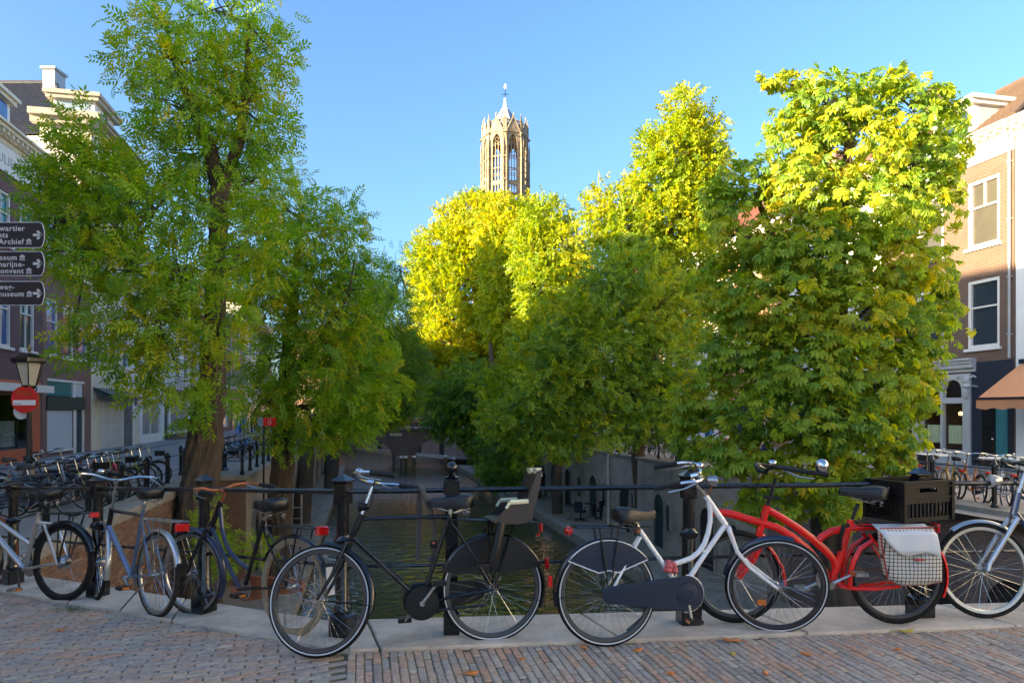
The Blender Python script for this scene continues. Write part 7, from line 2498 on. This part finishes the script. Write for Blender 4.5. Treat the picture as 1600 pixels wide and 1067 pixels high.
LBL = [('bluegrey', 'grey blue bicycle behind the row at the left fence, saddle to the lamp'), ('black', 'black bicycle behind the row at the left fence')]
for k, (c, l) in enumerate(LBL):
    parkC(k, -8.4 - .2 * k, 15.6 + k * 1.6, ca - 82, l, GB_L, c)
p_ = at(106, 768, 15.2)
park(0, p_.x - .1, 15.2, Z_ST + .005, 8, 'dark bicycle standing alone on the street beside the lamp post', GB_L, 'black')
LBL = [('black', 'black bicycle nearest the bridge in the far row of the left quay'), ('skyblue', 'bright blue bicycle in the far row of the left quay'), ('skyblue', 'second bright blue bicycle behind the first on the left quay'),
       ('black', 'black bicycle behind the bright blue ones on the left quay'), ('navy', 'navy bicycle in the far row of the left quay'), ('bluegrey', 'grey bicycle in the far row of the left quay'), ('black', 'last black bicycle in the far row of the left quay')]
for k, (c, l) in enumerate(LBL):
    parkC(k % 3, -6.0, 28 + k * 1.3, ca - 90 + random.uniform(-8, 8), l, GB_F, c)
LBL = [('orangepaint', 'orange bicycle under the chestnut leaves on the right bank'), ('redcloth', 'dark red bicycle with its front to the cafe fence'), ('black', 'black bicycle left of the fence post on the right bank'), ('yellowpaint', 'yellow bicycle right of the fence post on the right bank'),
       ('orangepaint', 'second orange bicycle by the navy door on the right bank'), ('white', 'white bicycle closest to the blue bicycle at the right edge'), ('black', 'black bicycle at the right end of the fence on the right bank')]
for k, (c, l) in enumerate(LBL):
    parkC(k % 3, 13.6, 17.6 - k * .62, ca + 90 - 180 + 62 + random.uniform(-6, 6), l, GB_R, c)
LBL = [('black', 'black bicycle left of the thin trunk above the pale quay wall'), ('navy', 'navy bicycle between two trunks above the pale quay wall'), ('black', 'black bicycle right of the leaning trunk above the pale quay wall'), ('redcloth', 'red bicycle above the pale quay wall')]
for k, (c, l) in enumerate(LBL):
    parkC(k % 3, 13.0, 32.5 - k * 1.6, ca + 4 * k, l, GB_M, c)
for k in range(9):
    p = at(606 + k * 12, 674, FB + .7)
    park(k % 3, p.x, p.y, Z_ST + .29, math.degrees(math.atan2(CN.y, CN.x)) + random.uniform(-5, 5), 'dark bicycle leaning on the far bridge railing', GB_B, 'black')
# ------------------------------------------------------------------ street furniture
# lamp post with traffic signs
lp = at(46, 795, 14.6)
lm = thing('street_lamp', 'black cast iron lantern post carrying the red no entry sign', 'street lamp', (lp.x, lp.y, Z_ST))
def lantern(o, zb):
    m = MB(); m.lathe([(.24, 0), (.24, .10), (.19, .16), (.17, .55), (.20, .58), (.20, .64), (.13, .72), (.09, .95), (.07, 1.0), (.11, 1.03), (.11, 1.08), (.06, 1.14), (.05, zb - .35), (.075, zb - .33), (.075, zb - .29), (.04, zb - .25), (.04, zb - .08), (.10, zb - .05), (.13, zb)], 8)
    m.build('post', M['iron'], o, smooth=False)
    g = MB(); g.lathe([(.135, zb + .02), (.255, zb + .50)], 6); g.build('glass', M['frost'], o, smooth=False)
    r = MB()
    for k in range(6):
        a = PI / 3 * k
        r.tube([(.137 * math.cos(a), .137 * math.sin(a), zb + .02), (.258 * math.cos(a), .258 * math.sin(a), zb + .5)], .011, 5)
    r.lathe([(.15, zb), (.15, zb + .03)], 6); r.lathe([(.34, zb + .50), (.36, zb + .53), (.36, zb + .60), (.30, zb + .60), (.14, zb + .70), (.05, zb + .72)], 6)
    r.build('lantern_frame', M['iron'], o, smooth=False)
    f = MB(); f.lathe([(.03, zb + .71), (.02, zb + .75), (.05, zb + .79), (.03, zb + .85), (.005, zb + .92)], 10); f.build('finial', M['bronze'], o)
    h = MB()
    for sg in (-1, 1):
        h.tube([(0, 0, zb - .22), (sg * .12, 0, zb - .16), (sg * .16, 0, zb - .04), (sg * .12, 0, zb)], .012, 5)
    h.build('scroll', M['iron'], o)
lantern(lm, 2.62)
ne = thing('no_entry_sign', 'round red no entry sign with white bar and scribbled tag on the lamp post', 'sign', (lp.x - .03, lp.y - .10, 0))
Ms = TR(0, 0, 1.55 - (624 - HY) / F * 14.5) @ RX(PI / 2)
m = MB(); m.lathe([(0, -.012), (.285, -.012), (.29, -.006), (.29, .006), (.285, .012), (0, .012)], 40, Ms); s_ = m.build('disc', M['signred'], ne)
m = MB(); m.box(-.24, .24, -.0165, -.0125, 1.55 - (629 - HY) / F * 14.5 - .055, 1.55 - (629 - HY) / F * 14.5 + .055); m.build('white_bar', M['pole_cap'], s_, smooth=False)
m = MB()
zc = 1.55 - (616 - HY) / F * 14.5
for k in range(6):
    x = -.15 + k * .05
    m.tube([(x, -.0145, zc - .04), (x + .02, -.0145, zc + .075), (x + .035, -.0145, zc - .03), (x + .05, -.0145, zc + .06)], .005, 4)
m.tube([(-.17, -.0145, zc + .05), (0, -.0145, zc + .085), (.17, -.0145, zc + .05), (.13, -.0145, zc - .04)], .004, 4)
m.build('scribble', M['orange'], s_)
m = MB()
for k in range(5): m.box(-.22 + k * .035, -.20 + k * .035, -.018, -.0166, 1.55 - (629 - HY) / F * 14.5 - .04, 1.55 - (629 - HY) / F * 14.5 - .01)
m.build('sticker_marks', M['granite'], s_, smooth=False)
wd = thing('round_sign', 'plain pale back of a round sign below and behind the red one', 'sign', (lp.x - .26, lp.y + .12, 0))
Ms = TR(0, 0, 1.55 - (643 - HY) / F * 14.7) @ RX(PI / 2)
m = MB(); m.lathe([(0, -.01), (.165, -.01), (.17, 0), (.165, .01), (0, .01)], 32, Ms); m.build('disc', M['pole_cap'], wd)
m = MB(); m.box(.1, .28, -.03, .0, 1.52, 1.56); m.build('bracket', M['steel'], wd, smooth=False)
# direction boards
YB = 8.4
kb = F / YB
tipx = (71 - HX) / kb
dp = thing('sign_post', 'dark post just outside the left edge carrying the direction boards', 'post', (tipx - 1.25, YB, -.5))
m = MB(); m.tube([(0, .05, 0), (0, .05, 4.8)], .05, 12); m.build('pole', M['signblack'], dp)
def museum_icon(m, x, z, s):
    m.prism([(x, z + s * .62), (x + s, z + s * .62), (x + s * .5, z + s)], -.0205, -.0185)
    m.box(x, x + s, -.0205, -.0185, z, z + s * .10)
    m.box(x + s * .06, x + s * .94, -.0205, -.0185, z + s * .52, z + s * .59)
    for k in range(3): m.box(x + s * (.14 + .29 * k), x + s * (.28 + .29 * k), -.0205, -.0185, z + s * .13, z + s * .50)
rows = [(348, 388, ['Museumkwartier', 'Het Utrechts', 'Archief'], [None, None, 1], [40.0, 14.4, 38.5]), (393.5, 431.5, ['Centraal Museum', 'Museum Catharijne-', 'convent'], [1, None, 1], [28.2, 40.0, 38.5]), (440, 477.5, ['Spoorweg-', 'museum'], [None, 1], [24.2, 39.3])]
labs = ['topmost dark direction board with white arrow, ending in Archief', 'middle dark direction board with white arrow, ending in convent', 'lowest dark direction board with white arrow, ending in museum']
for (y0, y1, lines, icons, ends), lab in zip(rows, labs):
    o = thing('direction_board', lab, 'sign', (tipx, YB, H - ((y0 + y1) / 2 - HY) / kb), group='direction boards on the post')
    h = (y1 - y0) / kb
    def shape(ins):
        p = [(-1.38 + ins, -h / 2 + ins), (-.055, -h / 2 + ins)]
        for k in range(1, 8):
            a = -PI / 2 + PI * k / 8
            p.append((-.055 + (.055 - ins) * math.cos(a), (h / 2 - ins) * math.sin(a)))
        p += [(-.055, h / 2 - ins), (-1.38 + ins, h / 2 - ins)]
        return p
    m = MB(); m.prism(shape(.006), -.016, .012); pn = m.build('panel', M['signblack'], o, smooth=False)
    m = MB(); m.tube([(x, -.014, z) for x, z in shape(.003)], .0055, 5, closed=True); m.build('edge', M['signwhite'], pn)
    m = MB()
    ax0, ax1 = -(71 - 53.2) / kb, -(71 - 68.0) / kb
    m.box(ax0, ax1 - .01, -.0205, -.0185, -.016, .016)
    for sg in (-1, 1):
        m.add([(ax1, -.0205, 0), (ax1 - .05, -.0205, sg * .058), (ax1 - .075, -.0205, sg * .042), (ax1 - .034, -.0205, 0), (ax1, -.0186, 0), (ax1 - .05, -.0186, sg * .058), (ax1 - .075, -.0186, sg * .042), (ax1 - .034, -.0186, 0)],
              [(0, 1, 2, 3), (0, 4, 5, 1), (1, 5, 6, 2), (2, 6, 7, 3)])
    m.build('arrow', M['signwhite'], pn, smooth=False)
    n = len(lines)
    for i, (tx, ic, xe) in enumerate(zip(lines, icons, ends)):
        zl = h / 2 - .105 - i * .082 if n == 3 else h / 2 - .10 - i * .085
        xr_ = -(71 - xe) / kb
        text_mesh('lettering', tx, .092, M['signwhite'], pn, TR(xr_, -.0185, zl) @ RX(PI / 2), ext=.001, align='RIGHT', bold=.0018, spacing=1.12)
        if ic:
            m = MB(); museum_icon(m, xr_ + .028, zl - .004, .074); m.build('museum_symbol', M['signwhite'], pn, smooth=False)
# second lamp at the quay
p = C(-4.95, 23.6)
l2 = thing('street_lamp', 'dark cast iron lamp base on the left quay right of the thick trunk', 'street lamp', (p.x, p.y, Z_ST))
lantern(l2, 3.2)
# quay fences
def fence(label, pts, h=.95, zz=Z_ST, rails=(.85, .45), r=.045, name='quay_fence', ball=True):
    o = thing(name, label, 'fence', (0, 0, 0))
    me = None
    for i, p in enumerate(pts):
        if me is None:
            m = MB(); m.lathe([(r * 1.5, 0), (r * 1.5, .10), (r, .13), (r, h - .12), (r * 1.35, h - .10), (r * 1.35, h - .05), (r * .9, h - .02), (r * .4, h + .04)], 8)
            q = m.build('post', M['iron'], o); me = q.data
        else: q = link('post', me, o)
        q.location = (p.x, p.y, zz)
        if i:
            a = pts[i - 1]
            for rz in rails:
                m = MB(); m.tube([(a.x, a.y, zz + rz), (p.x, p.y, zz + rz)], .014, 6); m.build('rail', M['iron'], o)
    return o
fence('black iron fence on the pier of the left quay beyond the lamp', [C(-5.9, 21.9), C(-5.0, 21.9)] + [C(-3.95, 22.0 + k * 1.5) for k in range(16)], .93, Z_ST + .04, r=.05)
fence('black iron fence beside the bikes left of the thick trunk', [C(-5.3, 9.6 + 1.75 * k) for k in range(7)], .95, Z_ST, r=.06)
fence('black iron fence in front of the cafe on the right bank', [C(13.0, 20.3 - 1.55 * k) for k in range(9)], 1.0, Z_ST + .05, r=.05)
fence('black iron fence along the pale quay wall on the right bank', [C(12.4, 20.8 + 1.6 * k) for k in range(26)], .95, Z_ST + .05, r=.045)
for k, (px, Y) in enumerate(((367, 30.5), (377.5, 34.5))):
    p = at(px, 700, Y)
    o = thing('stone_bollard', ['nearer of the two low granite bollards by the lamp base', 'farther of the two low granite bollards by the lamp base'][k], 'bollard', (p.x, p.y, Z_ST), group='granite bollards')
    m = MB(); m.lathe([(.17, 0), (.16, .4), (.13, .52), (.06, .58), (0, .59)], 12); m.build('shaft', M['granite'], o)
    m = MB(); m.lathe([(.21, 0), (.21, .06)], 12); m.build('foot', M['granite'], o)
# red boat sign
p = C(-2.96, 20, Z_WH)
o = thing('boat_sign', 'red board with a white down arrow on a thin dark pole', 'sign', (p.x, p.y, p.z))
ks = F / 20
zc = 1.55 - (659 - HY) / ks - p.z
m = MB(); m.tube([(0, 0, 0), (0, 0, zc + .2)], .03, 8); m.build('pole', M['iron'], o)
m = MB(); m.box(.0, .38, -.05, -.035, zc - .12, zc + .12); bd = m.build('board', M['signred'], o, smooth=False)
m = MB()
arr = [(.19, zc - .085), (.245, zc - .02), (.215, zc - .02), (.215, zc + .08), (.165, zc + .08), (.165, zc - .02), (.135, zc - .02)]
m.tube([(x, -.054, z) for x, z in arr], .006, 4, closed=True); m.build('arrow', M['signwhite'], bd)
m = MB(); m.box(-.16, -.0, -.05, -.035, zc - .12, zc + .12); m.build('board', M['bluegrey'], o, smooth=False)
# mooring pole with pale pipe by the left wharf
p = C(-2.4, 24, Z_WH)
o = thing('mooring_ladder', 'pale metal ladder rising from the left wharf edge', 'ladder', (p.x, p.y, p.z))
m = MB()
for sg in (-.18, .18): m.tube([(sg, 0, -.8), (sg, 0, 2.6)], .03, 8)
m.build('rail', M['alu'], o)
m = MB()
for k in range(8): m.tube([(-.18, 0, -.5 + .38 * k), (.18, 0, -.5 + .38 * k)], .018, 6)
m.build('rung', M['alu'], o)
# steps beside the wing of the bridge
o = thing('stone_stairs', 'stone stairs going down from the street behind the left railing', 'stairs', (0, 0, 0))
for k in range(11):
    t0 = 12.6 - .36 * k
    z = Z_ST - .02 - .19 * k
    m = MB(); q = [C(-7.6, t0 - .38), C(-4.75, t0 - .38), C(-4.75, t0), C(-7.6, t0)]
    m.flat([(v.x, v.y) for v in q], z - .5, z)
    st_ = m.build('step', M['cap'], o, smooth=False)
    bv = st_.modifiers.new('edge', 'BEVEL'); bv.width = .015
# strap on the railing
p = RP[4].lerp(RP[5], .72)
o = thing('cable_lock', 'grey cloth covered chain slung over the top rail beside the roadster', 'lock', (p.x, p.y - .02, p.z))
m = MB(); m.tube([(-.02, .03, .50), (-.015, .035, .75), (-.01, .03, .97), (.0, 0, 1.012), (.02, -.035, .98), (.07, -.04, .86), (.10, -.03, .72), (.10, .0, .60), (.08, .02, .52), (.05, .03, .50)], .019, 8); m.build('chain_sleeve', M['strap'], o)
m = MB(); m.cbox(.07, .12, -.055, -.025, .60, .65, .008); m.build('padlock', M['plastic'], o)
m = MB(); m.cbox(.085, .105, -.062, -.054, .63, .645, .002); m.build('keyhole_cover', M['pink'], o)

# ------------------------------------------------------------------ wharf and cafe furniture
def cafe_table(label, p, group, h=.72, r=.38):
    o = thing('cafe_table', label, 'table', p, 0, group)
    m = MB(); m.lathe([(r, h - .03), (r, h)], 16); m.build('table_top', M['darkcloth'] if p[2] < -2 else M['pole_cap'], o)
    m = MB(); m.tube([(0, 0, .02), (0, 0, h - .031)], .03, 8); m.build('column', M['steel'], o)
    m = MB()
    for k in range(4): a = PI / 2 * k + .4; m.tube([(0, 0, .06), (.3 * math.cos(a), .3 * math.sin(a), .02)], .02, 5)
    m.build('foot', M['steel'], o)
    return o
def office_chair(label, p, rz, group, mtl='darkcloth'):
    o = thing('swivel_chair', label, 'chair', p, rz, group)
    m = MB(); m.cbox(-.24, .24, -.24, .24, .44, .52, .03); m.build('seat', M[mtl], o)
    m = MB(); m.cbox(-.23, .23, .20, .28, .58, 1.0, .03); m.build('backrest', M[mtl], o)
    m = MB(); m.tube([(0, 0, .08), (0, 0, .44)], .03, 8); m.tube([(0, .15, .46), (0, .25, .6)], .025, 6); m.build('column', M['plastic'], o)
    m = MB()
    for k in range(5): a = 2 * PI * k / 5; m.tube([(0, 0, .12), (.3 * math.cos(a), .3 * math.sin(a), .05)], [.03, .02], 6); m.ball((.3 * math.cos(a), .3 * math.sin(a), .035), .035, 6, 4)
    m.build('star_foot', M['plastic'], o)
    m = MB()
    for sg in (-1, 1): m.tube([(sg * .25, .1, .5), (sg * .29, .1, .7), (sg * .29, -.15, .7)], .02, 6)
    m.build('armrest', M['plastic'], o)
    return o
GC = 'swivel chairs on the right wharf'
def wp(px, py): 
    Y = F * (H - Z_WH) / (py - HY)
    return ((px - HX) / F * Y, Y, Z_WH + .014)
office_chair('black swivel chair left of the wharf tables', wp(907, 814), 2.6, GC)
office_chair('black swivel chair right of the wharf tables', wp(938, 812), 3.6, GC)
office_chair('red seated swivel chair at the right wharf table', wp(951, 806), 1.2, GC, 'redcloth')
cafe_table('small dark wharf table left of the swivel chairs', wp(893, 811), 'tables on the right wharf')
cafe_table('small dark wharf table between the swivel chairs', wp(924, 808), 'tables on the right wharf')
cafe_table('small dark wharf table beside the red chair', wp(958, 811), 'tables on the right wharf')
GT = 'cafe tables in front of the grey shop front'
for k, (s, t, l) in enumerate(((17.6, 21.2, 'white cafe table laid with glasses near the seated woman'), (18.2, 19.6, 'white cafe table in front of the navy door'))):
    p = C(s, t, Z_ST)
    cafe_table(l, tuple(p), GT, .76, .5)
    for j in range(3):
        g = MB(); g.lathe([(.03, 0), (.035, .10), (.03, .10)], 8)
        q = tag(g.build('drinking_glass', M['lens'], None), ['clear glass on the table near the seated woman', 'clear glass on the table by the navy door'][k], 'glass', 'glasses on the cafe tables')
        q.location = (p.x + .3 * math.cos(j * 2.2), p.y + .3 * math.sin(j * 2.2), Z_ST + .762)
# parasol far behind
p = at(632, 640, 92)
o = thing('parasol', 'pale lilac parasol on the terrace beyond the far bridge', 'parasol', (p.x, p.y, Z_ST))
m = MB(); m.lathe([(2.2, 2.3), (2.2, 2.32), (.1, 3.1), (0, 3.12)], 8); m.build('canopy', M['plaster'], o, smooth=False)
m = MB(); m.tube([(0, 0, 0), (0, 0, 3.1)], .04, 6); m.build('pole', M['steel'], o)

# ------------------------------------------------------------------ people
def person(label, loc, rz, top_, legs, hair, sit=False, walk=.12, arm=.1):
    o = thing('person', label, 'person', loc, rz)
    J = {}
    hip = .52 if sit else .92
    pts = [(0, 0, hip), (0, 0, hip + .25), (0, 0, hip + .48), (0, .01, hip + .58), (0, .03, hip + .66), (0, .02, hip + .80)]
    rad = [.14, .125, .14, .055, .075, .07]
    ed = [(0, 1), (1, 2), (2, 3), (3, 4), (4, 5)]
    def chain(start, ps, rs):
        last = start
        for p, r in zip(ps, rs):
            pts.append(p); rad.append(r); ed.append((last, len(pts) - 1)); last = len(pts) - 1
    for sg in (-1, 1):
        if sit:
            chain(0, [(sg * .10, .02, hip), (sg * .12, .42, hip + .02), (sg * .12, .44, hip - .40), (sg * .12, .58, hip - .46)], [.085, .065, .045, .035])
            chain(2, [(sg * .19, 0, hip + .46), (sg * .24, .08, hip + .2), (sg * .14, .32, hip + .2), (sg * .10, .40, hip + .21)], [.055, .042, .033, .03])
        else:
            w_ = sg * walk
            chain(0, [(sg * .09, 0, hip - .04), (sg * .10, w_ * .8 + .03, .50), (sg * .10, w_ * 1.3 - .04, .09), (sg * .11, w_ * 1.3 + .12, .035)], [.09, .058, .04, .035])
            chain(2, [(sg * .19, 0, hip + .46), (sg * .23, -w_ * .5, hip + .18), (sg * .22, -w_ * .9 + arm, hip - .04), (sg * .22, -w_ * .9 + arm + .03, hip - .13)], [.055, .042, .032, .034])
    me = bpy.data.meshes.new('body')
    me.from_pydata(pts, ed, [])
    bo = link('body', me, o)
    md = bo.modifiers.new('skin', 'SKIN')
    for i, v in enumerate(me.skin_vertices[0].data):
        v.radius = (rad[i], rad[i] * .8)
        v.use_root = (i == 0)
    bo.modifiers.new('sub', 'SUBSURF').levels = 1
    bo.modifiers['sub'].render_levels = 1
    me.materials.append(M['skin'])
    def shell(name, chains, mtl):
        m = MB()
        for ps, rs in chains: m.tube(ps, rs, 10)
        return m.build(name, M[mtl], o)
    sh = [([(0, 0, hip - .06), (0, 0, hip + .1), (0, 0, hip + .3), (0, .0, hip + .5), (0, .0, hip + .55)], [.165, .16, .17, .165, .07])]
    tr = []
    idx = 6
    for sg in (-1, 1):
        leg = pts[idx:idx + 4]; armp = pts[idx + 4:idx + 8]
        tr.append(([(sg * .07, 0, hip + .04)] + leg[:3], [.11, .105, .08, .065]))
        sh.append(([(sg * .10, 0, hip + .5)] + armp[:2] + [tuple(Vector(armp[1]).lerp(Vector(armp[2]), .5))], [.07, .07, .058, .05]))
        f = MB(); f.ball((leg[3][0], leg[3][1] - .04, leg[3][2] + .01), (.045, .12, .04), 8, 6); f.build('shoe', M['darkcloth'], o)
        idx += 8
    shell('shirt', sh, top_); shell('trousers', tr, legs)
    hd = MB(); hd.ball((0, .0, hip + .76), (.085, .10, .115), 14, 10); hd.build('hair', M[hair], o)
    fc = MB(); fc.ball((0, .03, hip + .735), (.072, .085, .105), 14, 10)
    fc.ball((0, .118, hip + .73), (.012, .02, .02), 6, 4); fc.build('face', M['skin'], o)
    e = MB()
    for sg in (-1, 1): e.ball((sg * .028, .108, hip + .755), (.009, .008, .007), 6, 4)
    e.build('eye', M['hair'], o)
    return o
def sp(px, Y): 
    return ((px - HX) / F * Y, Y, Z_ST)
person('walker in blue top and jeans going along the left street', sp(379, 56), 2.9, 'bluecloth', 'denim', 'hair')
person('walker in pale blue shirt beside the one in jeans', sp(372, 60), .2, 'whitecloth', 'skyblue', 'hair_red')
person('walker in dark clothes on the left street', sp(396, 62), 3.1, 'darkcloth', 'darkcloth', 'hair')
person('walker in dark coat further along the left street', sp(403, 66), .1, 'darkcloth', 'denim', 'hair_red')
q = wp(838, 776)
person('person in a bright blue shirt standing on the right wharf', (q[0], q[1], Z_WH + .014), .4, 'skyblue', 'darkcloth', 'hair')
q = wp(848, 775)
person('person in dark clothes standing next to the blue shirt on the wharf', (q[0], q[1], Z_WH + .014), 2.2, 'darkcloth', 'darkcloth', 'hair')
p = C(14.6, 29)
person('pedestrian in blue shirt behind the fence between the trunks', (p.x, p.y, Z_ST), 1.6, 'bluecloth', 'redcloth', 'hair_red')
p = C(15.0, 28.4)
person('pedestrian in white shirt and red trousers behind the fence', (p.x, p.y, Z_ST), -1.6, 'whitecloth', 'redcloth', 'hair')
p = C(15.4, 26.2)
person('pedestrian in white shirt right of the leaning trunk', (p.x, p.y, Z_ST), 1.4, 'whitecloth', 'denim', 'hair')
p = C(16.8, 21.0)
person('woman with auburn hair in a white blouse seated at the cafe', (p.x, p.y, Z_ST), -1.5, 'whitecloth', 'darkcloth', 'hair_red', sit=True)
o = thing('cafe_chair', 'dark cafe chair under the seated woman', 'chair', (p.x, p.y, Z_ST), -1.5)
m = MB(); m.cbox(-.22, .22, -.2, .22, .39, .43, .01); m.build('seat', M['timber'], o)
m = MB(); m.cbox(-.2, .2, -.24, -.2, .5, .85, .01); m.build('backrest', M['timber'], o)
for x in (-.19, .19):
    for y in (-.2, .19):
        m = MB(); m.tube([(x, y, 0), (x, y, .39 if y > 0 else .8)], .015, 6); m.build('leg', M['steel'], o)

# ------------------------------------------------------------------ fallen leaves, weeds
def fallen(px, py, mtl, label, size=.05, rz=0, curl=.35):
    p = G(px, py)
    pts = [(-1, 0), (-.55, .32), (-.2, .26), (0, .6), (.3, .35), (.65, .38), (.6, .1), (1, 0), (.6, -.12), (.62, -.4), (.25, -.33), (-.05, -.55), (-.25, -.25), (-.6, -.3)]
    m = MB()
    vs = [(0, 0, .15)] + [(x, y, curl * (x * x * .7 + abs(y) * .8) + .12 * math.sin(3 * x + 5 * y)) for x, y in pts]
    n = len(pts)
    size = size * 1.3
    m.add([(a * size, b_ * size, c * size) for a, b_, c in vs], [(0, 1 + k, 1 + (k + 1) % n) for k in range(n)])
    m.tube([(-size, 0, size * .2), (-size * 1.5, size * .1, size * .1)], size * .035, 4)
    o = m.build('fallen_leaf', M[mtl])
    o.modifiers.new('t', 'SOLIDIFY').thickness = .0015
    o.location = (p.x, p.y, ztop(p.x) + .004)
    o.rotation_euler = (0, 0, rz)
    tag(o, label, 'leaf', 'fallen leaves on the paving')
FA = [(736, 1053, 'deadleaf', 'large orange fallen leaf on the bricks below the black roadster rear wheel', .045, .3), (886, 1001, 'deadleaf', 'orange fallen leaf at the kerb left of the white bicycle rear wheel', .04, 1), (912, 1013, 'deadleaf', 'small orange fallen leaf just left of the white bicycle rear tyre', .032, 2),
      (996, 1017, 'deadleaf', 'orange fallen leaf right of the white bicycle rear tyre', .035, .5), (1141, 1002, 'deadleaf', 'largest orange fallen leaf between the white bicycle wheels', .055, 2.8), (1145, 1023, 'deadyellow', 'yellow fallen leaf just below the largest orange one', .03, 1.2),
      (1259, 1023, 'deadleaf', 'long orange fallen leaf below the white bicycle front wheel', .035, -.8), (1414, 987, 'deadyellow', 'yellow green fallen leaf on the kerb edge below the red bicycle', .06, .2), (1196, 1053, 'deadleaf', 'orange fallen leaf near the bottom edge below the white bicycle', .028, 1.5), (1047, 1053, 'deadleaf', 'small orange fallen leaf near the bottom edge in the middle', .03, .1),
      (815, 1031, 'deadleaf', 'tiny orange fallen leaf between the two middle bicycles', .025, .9), (1100, 977, 'deadleaf', 'orange fallen leaf beside the post foot behind the white bicycle', .035, 2.4), (95, 985, 'deadleaf', 'brown fallen leaf on the left bricks', .035, .3), (290, 966, 'deadleaf', 'orange fallen leaf under the blue bicycle front wheel', .04, 1.1), (1402, 1015, 'deadleaf', 'small pale orange fallen leaf at the right on the bricks', .025, .4)]
for (px, py, mt, l, s_, rz) in FA: fallen(px, py, mt, l, s_, rz)
# moss and grass in the joints at the left
m = MB()
for k in range(420):
    if k < 160: p = G(random.gauss(112, 16), random.gauss(951, 3))
    else: p = G(random.uniform(0, 700), random.uniform(935, 1066))
    if beyond(p) > -.02: continue
    if k >= 160 and random.random() < .55: continue
    for j in range(3):
        a = random.uniform(0, 6.28); h_ = random.uniform(.008, .025 if k < 160 else .012)
        q = Vector((p.x + random.gauss(0, .008), p.y + random.gauss(0, .008), ztop(p.x)))
        dx, dy = math.cos(a), math.sin(a)
        m.add([(q.x - dy * .002, q.y + dx * .002, q.z - .004), (q.x + dy * .002, q.y - dx * .002, q.z - .004), (q.x + dx * h_ * .7, q.y + dy * h_ * .7, q.z + h_)], [(0, 1, 2)])
gm = mat('grass_blade', (0.07, 0.12, 0.02), .7, var=.4, vscale=30)
tag(m.build('grass', gm, smooth=False), kind='stuff')
m = MB()
for k in range(260):
    p = C(random.uniform(-5.25, -4.95), random.uniform(12, 20), Z_ST)
    for j in range(3):
        a = random.uniform(0, 6.28); h_ = random.uniform(.06, .25); dx, dy = math.cos(a), math.sin(a)
        q = Vector((p.x + random.gauss(0, .05), p.y + random.gauss(0, .05), p.z))
        m.add([(q.x - dy * .008, q.y + dx * .008, q.z), (q.x + dy * .008, q.y - dx * .008, q.z), (q.x + dx * h_ * .5, q.y + dy * h_ * .5, q.z + h_)], [(0, 1, 2)])
tag(m.build('verge_grass', gm, smooth=False), kind='stuff')
